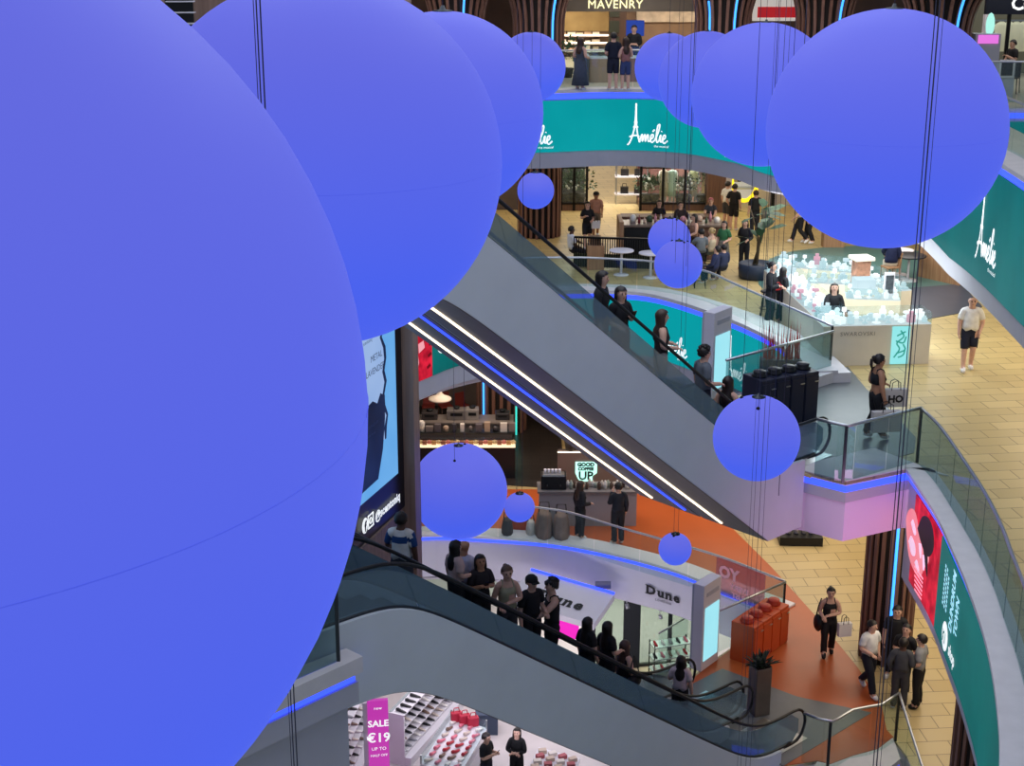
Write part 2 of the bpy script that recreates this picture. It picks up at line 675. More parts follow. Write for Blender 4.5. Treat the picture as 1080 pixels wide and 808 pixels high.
        random_off = random.Random(len(label))
        s.add([ht(vv[j][1] + vv[j][0] * random_off.uniform(-.004, .007)) for j in used], [tuple(ix[j] for j in f) for f in ff], 0, True)
        if hair == 'curly':
            for _ in range(26):
                a, b = random_off.uniform(0, 2 * PI), random_off.uniform(0, 1.25)
                d = Vc((math.sin(b) * math.cos(a), math.sin(b) * math.sin(a), math.cos(b)))
                s.ball(ht(hc + Vc((d.x * .11, d.y * .12, d.z * .125))), .035, n=6)
        if hair in ('long', 'bob'):
            bot = 1.24 if hair == 'long' else 1.5
            lv = [(1.72, .1, .105), (1.66, .115, .12), (1.58, .122, .115), (1.5, .118, .105), (1.42, .13, .12), (1.33, .135, .13), (1.25, .11, .125), (1.22, .07, .11)]
            if hair == 'bob':
                lv = [(1.72, .1, .105), (1.66, .115, .12), (1.58, .124, .118), (1.52, .12, .112), (1.5, .08, .09)]
            M = 13
            o2, i2, f2 = [], [], []
            for z, rx, ry in lv:
                for k in range(M):
                    an = math.radians(165 + 210 * k / (M - 1))
                    back = -.03 if z < 1.5 else 0
                    yb = math.sin(an) * ry + back
                    p = Vc((math.cos(an) * rx, yb, z))
                    o2.append(ht(p) if z > 1.5 else p + D)
                    p2 = Vc((math.cos(an) * rx * .72, yb * .72, z))
                    i2.append(ht(p2) if z > 1.5 else p2 + D)
            n = len(o2)
            for i in range(len(lv) - 1):
                for k in range(M - 1):
                    a, b, c, d = i * M + k, i * M + k + 1, (i + 1) * M + k + 1, (i + 1) * M + k
                    f2 += [(a, b, c, d), (a + n, d + n, c + n, b + n)]
                for k in (0, M - 1):
                    a, d = i * M + k, (i + 1) * M + k
                    f2.append((a, d, d + n, a + n))
            for k in range(M - 1):
                a, b = (len(lv) - 1) * M + k, (len(lv) - 1) * M + k + 1
                f2.append((a, b, b + n, a + n))
            s.add(o2 + i2, f2, 0, True)
        if hair in ('bun', 'pony'):
            s.ball(ht((0, -.12, 1.72)), .05, n=10)
            if hair == 'pony':
                s.tube([ht((0, -.11, 1.71)), ht((0, -.17, 1.68)), ht((0, -.17, 1.58)), ht((0, -.14, 1.47))], [.025, .035, .033, .012], 8)
        s.build('hair', hm, root)
        if hair == 'cap':
            s = MB()
            vv = []
            s.lathe([(.115, 1.685), (.116, 1.71), (.105, 1.75), (.07, 1.785), (.02, 1.797)], (0, 0, 0), 18, sy=1.1)
            s.v = [tuple(ht(v)) for v in s.v]
            b = len(s.v)
            s.slab([ht((-.08, .09, 1.69)), ht((.08, .09, 1.69)), ht((.065, .19, 1.68)), ht((-.065, .19, 1.68))], (0, 0, .01))
            s.build('cap', mat('cap_black', (22, 22, 26), .8), root)
    return root
# ------------------------------------------------------------------ materials of the building
def tile_mat(name, c1, c2, mortar, bw, bh, rot=0., rough=.35, ms=.008):
    m = bpy.data.materials.new(name)
    m.use_nodes = True
    nt = m.node_tree
    b = nt.nodes['Principled BSDF']
    b.inputs['Roughness'].default_value = rough
    tc = nt.nodes.new('ShaderNodeTexCoord')
    mp = nt.nodes.new('ShaderNodeMapping')
    mp.inputs['Rotation'].default_value[2] = rot
    br = nt.nodes.new('ShaderNodeTexBrick')
    br.inputs['Color1'].default_value = lin(c1) + (1,)
    br.inputs['Color2'].default_value = lin(c2) + (1,)
    br.inputs['Mortar'].default_value = lin(mortar) + (1,)
    br.inputs['Scale'].default_value = 1
    br.inputs['Mortar Size'].default_value = ms
    br.inputs['Brick Width'].default_value = bw
    br.inputs['Row Height'].default_value = bh
    nt.links.new(tc.outputs['Object'], mp.inputs[0])
    nt.links.new(mp.outputs[0], br.inputs['Vector'])
    nt.links.new(br.outputs['Color'], b.inputs['Base Color'])
    MATS[name] = m
    return m

def wood_mat(name, c1, c2, scale=(14, 14, .8), rough=.5):
    m = bpy.data.materials.new(name)
    m.use_nodes = True
    nt = m.node_tree
    b = nt.nodes['Principled BSDF']
    b.inputs['Roughness'].default_value = rough
    tc = nt.nodes.new('ShaderNodeTexCoord')
    mp = nt.nodes.new('ShaderNodeMapping')
    mp.inputs['Scale'].default_value = scale
    n = nt.nodes.new('ShaderNodeTexNoise')
    n.inputs['Scale'].default_value = 1.5
    n.inputs['Detail'].default_value = 6
    r = nt.nodes.new('ShaderNodeValToRGB')
    r.color_ramp.elements[0].color = lin(c1) + (1,)
    r.color_ramp.elements[1].color = lin(c2) + (1,)
    r.color_ramp.elements[0].position = .35
    r.color_ramp.elements[1].position = .65
    nt.links.new(tc.outputs['Object'], mp.inputs[0])
    nt.links.new(mp.outputs[0], n.inputs['Vector'])
    nt.links.new(n.outputs['Fac'], r.inputs['Fac'])
    nt.links.new(r.outputs['Color'], b.inputs['Base Color'])
    MATS[name] = m
    return m

M_TAN = tile_mat('floor_tile_tan', (200, 178, 124), (186, 164, 112), (126, 108, 74), .8, .45, rot=-.12, ms=.01)
M_TANC = tile_mat('floor_tile_sand', (196, 176, 128), (182, 160, 112), (110, 96, 68), .85, .5, rot=-.08, ms=.01)
M_PALE = mat('floor_pale', (205, 196, 196), .4, noise=.06, nscale=1.5)
M_ORANGE = mat('floor_orange', (178, 86, 40), .35, noise=.05, nscale=1.2)
M_GREYF = mat('floor_grey', (104, 108, 110), .36, noise=.08, nscale=2)
M_GREENF = mat('floor_green', (84, 122, 118), .3, noise=.08, nscale=1)
M_NAVYF = mat('floor_slate', (74, 80, 94), .35, noise=.06, nscale=2)
M_SHADEF = tile_mat('floor_shade', (58, 52, 50), (52, 46, 44), (34, 30, 30), .6, .3, ms=.012)  # tiles coloured dark to paint in the shade of the passage
M_PLASTER = mat('plaster_grey', (184, 184, 194), .6, noise=.03, nscale=2)
M_WHITE = mat('plaster_white', (222, 218, 224), .5, noise=.02, nscale=2)
M_LEDGE = mat('ledge_stone', (214, 209, 210), .5, noise=.05, nscale=4)
M_STEEL = mat('brushed_steel', (190, 194, 198), .3, 1., noise=.05, nscale=30)
M_DKSTEEL = mat('dark_steel', (62, 66, 70), .35, .9)
M_BLACK = mat('black_rubber', (18, 20, 24), .4)
M_BLKMET = mat('black_metal', (26, 26, 28), .4, .6)
M_WOOD = wood_mat('wood_walnut', (84, 58, 46), (112, 80, 64))
M_WOODL = wood_mat('wood_oak', (150, 112, 82), (172, 134, 100))
M_SLAT = wood_mat('slat_brown', (112, 78, 66), (136, 98, 84))
M_CLAD = mat('cladding_grey', (206, 212, 216), .55, noise=.03, nscale=1.5)
M_SOFFIT = mat('escalator_soffit', (118, 104, 100), .5, noise=.05, nscale=3)
M_BLUELED = mat('led_blue', (50, 74, 255), .5, emit=2.0)
M_CYANLED = mat('neon_blue', (60, 150, 255), .5, emit=2.0)
M_TEALLED = mat('neon_teal', (60, 220, 205), .5, emit=1.2)
M_WARMLED = mat('led_warm', (255, 236, 205), .5, emit=2.2)
M_WHITELED = mat('led_white', (245, 248, 255), .5, emit=1.3)
M_GLASS = glass_mat('glass_clear', (238, 247, 245), .03, haze=.015)
M_GLASSD = glass_mat('glass_tinted', (205, 220, 220), .04, haze=.06)
M_GLASSE = glass_mat('glass_escalator', (182, 200, 206), .05, haze=.26)
M_LETTER = mat('letter_white', (245, 250, 248), .5, emit=.85)
M_LETBLK = mat('letter_black', (12, 12, 14), .5)

def screen_mat(name, c, e, c2=None, nscale=.6):
    """a lit display: soft procedural variation over its emission"""
    if name in MATS:
        return MATS[name]
    m = bpy.data.materials.new(name)
    m.use_nodes = True
    nt = m.node_tree
    b = nt.nodes['Principled BSDF']
    b.inputs['Base Color'].default_value = lin([v * .12 for v in c]) + (1,)
    b.inputs['Roughness'].default_value = .5
    b.inputs['Specular IOR Level'].default_value = .12
    tc = nt.nodes.new('ShaderNodeTexCoord')
    n = nt.nodes.new('ShaderNodeTexNoise')
    n.inputs['Scale'].default_value = nscale
    n.inputs['Detail'].default_value = 2
    r = nt.nodes.new('ShaderNodeValToRGB')
    r.color_ramp.elements[0].color = lin(c) + (1,)
    r.color_ramp.elements[1].color = lin(c2 or c) + (1,)
    r.color_ramp.elements[0].position = .3
    r.color_ramp.elements[1].position = .7
    nt.links.new(tc.outputs['Object'], n.inputs['Vector'])
    nt.links.new(n.outputs['Fac'], r.inputs['Fac'])
    nt.links.new(r.outputs['Color'], b.inputs['Emission Color'])
    b.inputs['Emission Strength'].default_value = e
    MATS[name] = m
    return m

M_TEAL = screen_mat('screen_teal', (0, 146, 154), 1.0, (4, 156, 164))
M_TEALD = screen_mat('screen_teal_dim', (2, 104, 110), .9, (6, 120, 124))
M_TEALR = screen_mat('screen_green', (2, 94, 94), .9, (2, 112, 112))
M_RED = screen_mat('screen_red', (150, 8, 34), 1.0, (238, 36, 66), 3.2)
M_PINK = screen_mat('screen_pink', (244, 120, 140), .95, (250, 170, 180))

# ------------------------------------------------------------------ plan geometry
ED = Vector((.732, .682))                       # downhill plan direction of the escalators
EW = Vector((-.682, .732))                      # across, away from the camera
QU, QL = Vector((5.98, 26.36)), Vector((5.88, 26.41))

def esc(Q, w, s):
    return Q + EW * w - ED * s

def xy(px, py, z):
    g = G(px, py, z)
    return Vector((g.x, g.y))

# ring of the upper floor (far arc, then down the right-hand side)
ringA_pts = [(-13, 40.5), (-9, 42.6), (-5, 44.0), (-1.5, 44.5)] + [tuple(xy(*q)) for q in ((560, 178, 9.0), (643, 175, 9.0), (716, 178, 9.0), (769, 188, 9.0), (813, 200, 8.95))] \
    + [(9.05, 39.4)] + [tuple(xy(*q)) for q in ((958, 257, 8.25), (1017, 302, 8.15), (1080, 369, 8.1))] + [(9.75, 25.5), (9.2, 22)]
RA = Path(catmull([(a, b, 0) for a, b in ringA_pts], 8), -1)
ringB_pts = [(-6.2, 30.2), (-4.3, 33.6), (-2.5, 36.1), (-1.48, 37.6), (0, 38.75), (1.6, 39.2)] + [tuple(xy(*q, 6.4)) for q in ((660, 310), (690, 313.5), (722, 322), (757, 334), (790, 347), (825, 366), (856, 396))]
RB = Path(catmull([(a, b, 0) for a, b in ringB_pts], 6), -1)
ringR_pts = [tuple(xy(*q, 6.15)) for q in ((960, 497), (976, 520), (994, 548), (1009, 580), (1029, 627), (1050, 694), (1062, 778))] + [(5.7, 14.8), (5.0, 12.5)]
RR = Path(catmull([(a, b, 0) for a, b in ringR_pts], 6), -1)
ringC_pts = [(-9, 34.8), (-5, 36.7), (-2.6, 37.45), (-1.04, 37.4), (1.5, 36.85), (3.95, 35.4), (5.25, 34.1), (6.62, 32.75)]
RC = Path(catmull([(a, b, 0) for a, b in ringC_pts], 6), -1)

def ypath_fn(pts, fn):
    n = len(pts)
    return lambda k: fn(pts[min(n - 1, max(0, round(k * (n - 1))))])

def lerp(a, b, k):
    return a + (b - a) * max(0, min(1, k))

def za_bot(p):
    return lerp(8.12, 9.0, (p[1] - 34) / 8) if p[0] > 5 else 9.0

def za_teal(p):
    return za_bot(p) + (.42 if p[1] < 36 else .48)

# ------------------------------------------------------------------ floors and ceilings
RAp, RBp, RRp, RCp = RA.p, RB.p, RR.p, RC.p
mb = MB()
mb.prism([tuple(p) for p in RAp] + [(11, 21.5), (11.7, 30), (12.2, 38), (12.2, 41.3), (34, 41.3), (34, 70), (-30, 70), (-30, 40)], ZA - .25, ZA)
struct('floor', mb, mat('floor_cream', (206, 194, 176), .3, noise=.05, nscale=1), 'pale upper shopping floor beyond the teal band')
mb = MB()
mb.prism([tuple(p) for p in RA.off(-.4)] + [(11, 21.5), (11.7, 30), (12.2, 38), (12.2, 41.5), (34, 41.5), (34, 70), (-30, 70), (-30, 40)], 9.0, 9.12)
struct('ceiling', mb, M_WHITE, 'ceiling over the middle shopping floor')
K_B = xy(882, 393, 6.2)
T_B = esc(QU, 3.3, -.9)
landB = [xy(848, 500, 6.15), xy(892, 511, 6.15)]
void_right = [tuple(p) for p in RRp]
mb = MB()
polyB = [tuple(p) for p in RBp] + [tuple(K_B), (4.75, 30.55), tuple(esc(QU, 3.25, .7)), tuple(esc(QU, -.15, .7)), tuple(landB[0]), tuple(landB[1])] + void_right + [(4.6, 11), (34, 11), (34, 90), (-34, 90), (-34, 30)]
mb.prism(polyB, ZB - .06, ZB)
struct('floor', mb, M_TAN, 'tan tiled middle shopping floor')
mb = MB()
mb.prism([tuple(p) for p in RB.off(-.5)] + [(8.2, 33), (10, 26), (8.2, 18), (34, 11), (34, 60), (-34, 60), (-34, 30)], 4.0, 4.1)
struct('ceiling', mb, M_WHITE, 'ceiling over the orange coffee floor')
frontC = [xy(*q, 0) for q in ((862, 803), (876, 806), (900, 797), (926, 790), (941.5, 778))]
curveC = [(7.95, 26.2), (7.85, 24.6), (7.6, 22.0), (7.1, 19.), (6.3, 16.)]
mb = MB()
polyC = [tuple(p) for p in RCp] + [(4.55, 30.25), tuple(esc(QL, 3.25, .7)), tuple(esc(QL, -.15, .7))] + [tuple(p) for p in frontC] + curveC + [(34, 12), (34, 70), (-34, 70), (-34, 34)]
mb.prism(polyC, -.06, 0)
struct('floor', mb, M_TANC, 'sand coloured tiled lower shopping floor')
mb = MB()
mb.prism([tuple(p) for p in RC.off(-.5)] + [(10, 30), (10, 24), (34, 12), (34, 70), (-34, 70), (-34, 34)], -1.55, -1.5)
struct('ceiling', mb, M_WHITE, 'ceiling over the shoe shops')
mb = MB()
mb.prism([(-34, 8), (34, 8), (34, 70), (-34, 70)], ZD - .2, ZD)
struct('floor', mb, M_PALE, 'pale bottom shopping floor')
mb = MB()
mb.prism([(-34, 6), (34, 6), (34, 72), (-34, 72)], 24.2, 24.4)
struct('ceiling', mb, M_WHITE, 'high roof of the atrium')
# coloured inlays of the floors
mb = MB()
mb.prism([tuple(p) for p in RC.off(-.1)] + [(4.6, 30.2), tuple(esc(QL, 3.2, .72)), tuple(esc(QL, -.1, .72))] + [tuple(p) for p in frontC] + [(7.86, 26.9)] + [tuple(xy(*q, 0)) for q in ((935, 770), (930, 745), (905, 705), (860, 650), (815, 600), (765, 550))] + [(5.6, 40.9), (-6, 40.9), (-9, 36)], .0, .012)
struct('floor', mb, M_ORANGE, 'orange floor inlay around the lower escalators')
mb = MB()
mb.prism([tuple(esc(QL, 3.3, .75)), tuple(esc(QL, 3.3, -1.5)), tuple(esc(QL, 1.4, -1.7)), tuple(esc(QL, -.1, -2.3)), tuple(esc(QL, -.1, .75))], .0, .018)
struct('floor', mb, M_GREYF, 'grey landing floor at the foot of the lower escalators')
mb = MB()
mb.prism([tuple(xy(*q, ZB)) for q in ((856, 404), (894, 387), (914, 411), (938, 432), (966, 462), (964, 478), (926, 488), (890, 500), (858, 492))] + [tuple(esc(QU, .2, .75)), tuple(esc(QU, 3.2, .75)), (4.9, 30.5), (6.4, 31.6)], ZB, ZB + .012)
struct('floor', mb, M_GREYF, 'dark grey landing floor at the foot of the upper escalator')
mb = MB()
mb.prism([tuple(xy(*q, ZB)) for q in ((800, 300), (799, 283), (812, 273), (836, 265), (870, 261), (930, 258), (985, 268), (1012, 290), (1008, 304), (960, 306), (920, 303), (880, 320), (820, 320))], ZB, ZB + .01)
struct('floor', mb, M_GREENF, 'green round floor inlay behind the jewellery kiosk')
mb = MB()
mb.prism([tuple(xy(*q, ZB)) for q in ((915, 302), (960, 304), (1014, 300), (1036, 324), (1010, 331), (972, 338), (940, 345), (900, 330))], ZB + .0, ZB + .016)
struct('floor', mb, M_NAVYF, 'slate grey floor inlay beside the kiosk')
mb = MB()
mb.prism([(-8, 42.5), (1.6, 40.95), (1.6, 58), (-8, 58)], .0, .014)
struct('floor', mb, M_SHADEF, 'bar passage floor with its shade painted dark')

# ------------------------------------------------------------------ slab edges, ledges, blue strips and screens
NTRIM = [0]
def trim(mb, m, label=None, **k):
    NTRIM[0] += 1
    return struct('trim_%d' % NTRIM[0], mb, m, label, **k)

def ring_edge(path, zt, zb, ledge_t=.1, ledge_in=.6, led=(.02, .1), u0=0, u1=None, mface=M_PLASTER, ml=M_LEDGE, label=''):
    o = path.off(0, u0, u1, .35)
    i = path.off(-ledge_in, u0, u1, .35)
    i2 = path.off(-.3, u0, u1, .35)
    lo = path.off(.05, u0, u1, .35)
    mb = MB()
    band(mb, o, i2, zb if not callable(zb) else ypath_fn(o, zb), zt - ledge_t - .12)
    trim(mb, mface, 'grey slab edge ' + label)
    mb = MB()
    band(mb, path.off(.1, u0, u1, .35), i, zt - ledge_t, zt)
    trim(mb, ml, 'pale stone ledge ' + label)
    mb = MB()
    band(mb, lo, o, zt - ledge_t - led[1], zt - ledge_t - led[0])
    t = mb.build('light_strip', M_BLUELED)
    tag(t, 'blue light strip under the ledge ' + label, 'light strip', 'blue light strips along the floor edges')
    return t

ring_edge(RA, ZA + .015, za_bot, led=(.0, .17), label='of the upper floor ring')
uBs = RB.near(-2.6, 36)
ring_edge(RB, 6.5, 4.3, ledge_t=.1, led=(.0, .14), label='of the middle floor far arc')
ring_edge(RR, ZB + .02, 3.98, ledge_t=.08, ledge_in=.42, led=(.0, .12), label='of the middle floor right arc')
ring_edge(RC, .06, -1.25, ledge_t=.08, ledge_in=.5, led=(.0, .11), mface=M_WHITE, ml=M_WHITE, label='of the orange floor')
# kerb behind the middle far arc, closing the raised ledge
mb = MB()
band(mb, RB.off(-.5, step=.4), RB.off(-.9, step=.4), ZB, 6.44)
mb.prism([tuple(xy(*q, 6.46)) for q in ((853, 401), (884, 391), (884, 383), (846, 391))], ZB, 6.46)
trim(mb, M_LEDGE, 'pale kerb at the end of the middle far arc')

def screen_band(path, u0, u1, zt, zb, m, off=.03):
    a = path.off(off, u0, u1, .3)
    b = path.off(.005, u0, u1, .3)
    mb = MB()
    band(mb, a, b, zb if not callable(zb) else ypath_fn(a, zb), zt)
    return mb

def path_fn(path, u0, z0, off=.05, flip=1):
    return lambda a, b: (lambda p: (p.x, p.y, z0 + b))(path.at(u0 + a * flip, off))

def amelie(parent, path, u, z, sc, w=.075):
    mb = MB()
    put(mb, strokes(AMELIE, w * 1.0 / 1), path_fn(path, u, z), 0, sc)
    o1 = mb.build('script_lettering', M_LETTER, parent)
    mb = MB()
    put(mb, glyphs('the musical', .17, shear=.2), path_fn(path, u, z), 0, sc, ox=1.3 * sc, oy=-.2 * sc)
    mb.build('small_lettering', M_LETTER, parent)

def seg_rail(a, b, n):
    return [a.lerp(b, i / n) for i in range(n + 1)]

# upper ring screens
uA = RA.near(9.7, 38.4)
t = screen_band(RA, RA.near(-6, 43.7), RA.near(8.3, 40.9), ZA - .3, za_teal, M_TEAL).build('display_screen', M_TEAL)
tag(t, 'bright teal curved screen band on the far side of the upper floor ring', 'screen')
for px, py in ((663, 150), (550, 148)):
    u = RA.near(*xy(px, py, 9.65))
    amelie(t, RA, u, 9.72, .6)
amelie(t, RA, RA.near(*xy(663, 150, 9.65)) + 3.6, 9.68, .62)
t = screen_band(RA, RA.near(8.4, 40.8), RA.near(9.75, 25.8), ZA - .3, za_teal, M_TEALD).build('display_screen', M_TEALD)
tag(t, 'dim teal curved screen band beside the largest right globe', 'screen')
for px, py in ((1023, 262), (1071, 317)):
    u = RA.near(*xy(px, py, 9.2))
    amelie(t, RA, u, 9.1, .82, .085)

# middle far arc screens
uR0, uR1 = RB.near(-3.6, 34.7), RB.near(*xy(459, 395, 4.85))
mbs = screen_band(RB, uR0, uR1, 6.22, 4.8, M_RED)
t = mbs.build('display_screen', M_RED)
tag(t, 'red picture screen beside the wood pillar under the escalator', 'screen')
mb = MB()
fn = path_fn(RB, uR1 - 1.1, 4.8)
for c in (((0, .15), (.35, .1), (.5, .5), (.42, .95), (.1, 1.05)), ((.5, .75), (.75, .85), (.7, 1.05), (.48, 1.0))):
    mb.add([fn(*p) for p in c], [tuple(range(len(c)))])
mb.build('pink_figure', M_PINK, t)
mb = MB()
for a, b in ((.12, .55), (.2, .8), (.85, .3), (.9, .6), (.95, .9)):
    mb.add([fn(a, b - .06), fn(a + .16, b), fn(a + .12, b + .08), fn(a - .03, b + .02)], [(0, 1, 2, 3)])
mb.build('dark_fold', screen_mat('screen_maroon', (110, 8, 24), .9), t)
t = screen_band(RB, uR1, RB.near(-.4, 38.5), 6.22, 4.8, M_TEALR).build('display_screen', M_TEALR)
tag(t, 'dark green screen with round white badge beside the red picture', 'screen')
mb = MB()
fn = path_fn(RB, uR1 + .45, 5.55)
ring = [(.24 * math.cos(2 * PI * k / 24), .24 * math.sin(2 * PI * k / 24)) for k in range(24)]
mb.add([fn(*p) for p in ring], [tuple(range(24))])
fn2 = path_fn(RB, uR1 + .45, 5.55, .06)
mb.add([fn2(a * .78, b * .78) for a, b in ring], [tuple(range(24))], 1)
put(mb, strokes([[(-.1, -.1), (-.06, .08), (0, -.08), (.02, .1), (.1, -.05)], [(-.1, .1), (.1, .12)]], .04), path_fn(RB, uR1 + .45, 5.55, .07), 0)
mb.build('badge', [M_LETTER, M_TEALR], t)
t = screen_band(RB, RB.near(-.4, 38.5), RB.len - .1, 6.3, 4.72, M_TEAL).build('display_screen', M_TEAL)
tag(t, 'teal curved screen band behind the upper escalator', 'screen')
for px, py, zz in ((710, 366, 4.95), (765.5, 396, 4.95)):
    u = RB.near(*xy(px, py, 4.95))
    amelie(t, RB, u, 4.98, .56)

# middle right arc screens: red picture then green with upright lettering
u1 = RR.near(*xy(1001, 640, 4.6))
t = screen_band(RR, RR.near(*xy(961, 560, 5.2)), u1, 5.93, 4.2, M_RED).build('display_screen', M_RED)
tag(t, 'red picture screen of a face on the right balcony edge', 'screen')
L = u1
fn = path_fn(RR, 0, 4.2)
mb = MB()
def blob(pts, fn_, mi=0):
    q = [(p.x, p.y) for p in catmull([(a, b, 0) for a, b in pts + pts[:1]], 5)[:-1]]
    mb.add([fn_(L * a, b) for a, b in q], [tuple(range(len(q)))], mi)
blob([(.1, .85), (.2, .5), (.36, .36), (.55, .42), (.64, .7), (.74, .95), (.7, 1.12), (.56, 1.06), (.44, 1.2), (.3, 1.42), (.16, 1.36), (.07, 1.1)], fn)
mb.build('pink_face', M_PINK, t)
fn = path_fn(RR, 0, 4.2, .065)
mb = MB()
for pts in ([(.2, .75), (.3, .6), (.4, .68), (.38, .86), (.26, .92)], [(.46, 1.0), (.52, .8), (.56, .82), (.54, 1.05)], [(.58, .9), (.63, .68), (.67, .72), (.65, .95)], [(.4, .55), (.5, .46), (.54, .55), (.46, .66)], [(.22, 1.15), (.32, 1.02), (.38, 1.1), (.28, 1.26)]):
    blob(pts, fn)
mb.build('white_highlight', mat('screen_white', (226, 196, 214), emit=.8), t)
mb = MB()
blob([(.4, 1.22), (.52, 1.08), (.66, 1.0), (.78, 1.1), (.86, 1.36), (.8, 1.62), (.66, 1.7), (.5, 1.56)], fn)
blob([(.58, 1.05), (.72, .7), (.76, .72), (.7, 1.08)], fn)
mb.build('black_hat', mat('screen_black', (16, 14, 18), emit=.2), t)
mb = MB()
for k in range(6):
    b = .06 + .08 * k
    mb.add([fn(L * (.46 - .01 * k), b), fn(L * .66, b + .03), fn(L * .66, b + .07), fn(L * (.46 - .01 * k), b + .04)], [(0, 1, 2, 3)])
mb.build('striped_sleeve', mat('screen_blush', (250, 150, 165), emit=.9), t)
t = screen_band(RR, u1, RR.len - .3, 5.93, 4.2, M_TEALR).build('display_screen', M_TEALR)
tag(t, 'long green screen with upright white lettering on the right balcony edge', 'screen')
fnr = path_fn(RR, u1 + .55, 4.2)
up = lambda a, b: fnr(b, a)                # lettering turned upright along the screen
mb = MB()
for k in range(26):                         # the fan shaped emblem made of small dashes
    a = .75 + .75 * (k % 9) / 9
    b = .02 + .16 * (k // 9)
    mb.add([up(a, b), up(a + .06, b + .02), up(a + .05, b + .1), up(a - .01, b + .08)], [(0, 1, 2, 3)])
mb.build('emblem', mat('letter_cyan', (170, 226, 244), emit=.9), t)
mb = MB()
put(mb, glyphs('DUNDRUM', .34, bold=.012), lambda a, b: fnr(.95 - b, .62 + a * .62), 0)
put(mb, glyphs('TOWN', .34, bold=.012), lambda a, b: fnr(1.35 - b, .72 + a * .62), 0)
mb.build('lettering', mat('letter_cyan', (120, 220, 230)), t)
mb = MB()
fnb = path_fn(RR, u1 + 1.05, 4.55)
mb.add([fnb(a * 1.05, b * 1.05) for a, b in ring], [tuple(range(24))])
mb.build('badge', M_LETTER, t)
mb = MB()
fnb2 = path_fn(RR, u1 + 1.05, 4.55, .065)
put(mb, strokes([[(-.1, -.12), (-.1, .1)], [(-.1, 0), (.02, .1)], [(-.1, 0), (.04, -.12)], [(.08, -.1), (.1, .1)]], .04), fnb2, 0)
mb.build('badge_mark', M_TEALR, t)
mb = MB()
put(mb, glyphs('shop', .3, bold=.01), lambda a, b: fnr(1.15 - b + .25, .0 + .06 + a * .0 + 0) if False else path_fn(RR, u1 + 1.42, 4.42)(a * .9, b), 0)
mb.build('small_lettering', M_LETTER, t)

# ------------------------------------------------------------------ balustrades
def balustrade(label, pts, z0, h=1.1, step=1.25, rail=.03, group=None, glass=M_GLASS, posts=(), railmat=M_STEEL, zt=None):
    """glass balustrade: panels, a handrail and corner posts"""
    pts = [Vector((p[0], p[1])) for p in pts]
    b0 = Vector((pts[0].x, pts[0].y, z0))
    r = thing('glass_balustrade', label, 'balustrade', b0, 0, group)
    P = Path(pts, -1)
    n = max(1, int(P.len / step + .5))
    cuts = sorted({0., P.len} | {P.len * i / n for i in range(n + 1)} if n > 1 else {0., P.len})
    L = lambda p, z: Vector((p[0] - b0.x, p[1] - b0.y, z - b0.z))
    for a, b in zip(cuts, cuts[1:]):
        if b - a < .05:
            continue
        k = max(2, int((b - a) / .35) + 1)
        g = .012
        us = [a + g + (b - a - 2 * g) * i / (k - 1) for i in range(k)]
        mb = MB()
        band(mb, [L(P.at(u, .008), 0)[:2] for u in us], [L(P.at(u, -.008), 0)[:2] for u in us], 0, h - .02)
        mb.build('glass_panel', glass, r)
    mb = MB()
    k = max(2, int(P.len / .3) + 1)
    mb.tube([L(P.at(P.len * i / (k - 1)), z0 + h) for i in range(k)] if len(pts) > 2 else [L(p, z0 + h) for p in pts], rail, 6)
    mb.build('handrail', railmat, r)
    for p in posts:
        mb = MB()
        mb.box(L(p, z0 + h / 2), (.05, .05, h))
        mb.build('post', M_DKSTEEL, r)
    return r

gA = [tuple(p) for p in RA.off(-.5, RA.near(-6, 43.7), RA.near(8.3, 41), .6)]
balustrade('clear glass balustrade along the far edge of the upper floor', gA, ZA, 1.1, 1.6)
gA2 = [tuple(p) for p in RA.off(-.5, RA.near(8.3, 41) + .3, RA.len - .5, .6)]
balustrade('clear glass balustrade above the dim teal screen band', gA2, ZA, 1.1, 1.6)
railB = [(-3.9, 34.9), (-2.2, 37.4), (-.3, 39.3)] + [tuple(xy(px, py, 7.3)) for px, py in ((600, 271.5), (645, 273), (690, 276), (741, 285), (770, 297), (800, 310.5), (830, 323), (878, 344))]
gB = catmull([(a, b, 0) for a, b in railB], 5)
balustrade('curved glass balustrade in front of the cafe bar on the middle floor', [tuple(p[:2]) for p in gB], 6.5, .8, 1.4, posts=[gB[-1]])
balustrade('straight glass balustrade between the jewellery kiosk and the totem', [tuple(xy(879, 349.5, 7.3)), tuple(xy(766, 380, 7.3))], 6.5, .8, 1.2, glass=M_GLASSD)
lB = [tuple(xy(862, 442, 7.3)), tuple(xy(893, 449.5, 7.3)), tuple(xy(972, 430, 7.3))]
balustrade('glass balustrade around the foot of the upper escalator', lB, ZB, 1.1, .95, posts=[lB[1], lB[2]], glass=M_GLASSD)
gR = catmull([tuple(xy(*q, 7.3)) + (0,) for q in ((972, 431), (985, 443), (997, 457), (1025, 498), (1042, 525), (1058, 558), (1067, 583), (1080, 616))] + [(6.85, 17.6, 0), (6.4, 15.5, 0)], 4)
balustrade('long curved glass balustrade along the right balcony', [tuple(p[:2]) for p in gR], ZB, 1.1, 1.15, glass=M_GLASSD)
gC = catmull([(-3.2, 37.6, 0), (-1.4, 37.55, 0)] + [tuple(xy(*q, 1.1)) + (0,) for q in ((560, 535), (600, 541), (650, 556), (710, 573), (760, 588), (828, 614))], 4)
balustrade('curved glass balustrade in front of the coffee counter on the orange floor', [tuple(p[:2]) for p in gC], .06, 1.06, 1.5, posts=[gC[-1]])
balustrade('straight glass balustrade beside the orange cabinets', [tuple(xy(828, 615, 1.1)), tuple(xy(751, 648, 1.1))], .06, 1.06, 1.2)
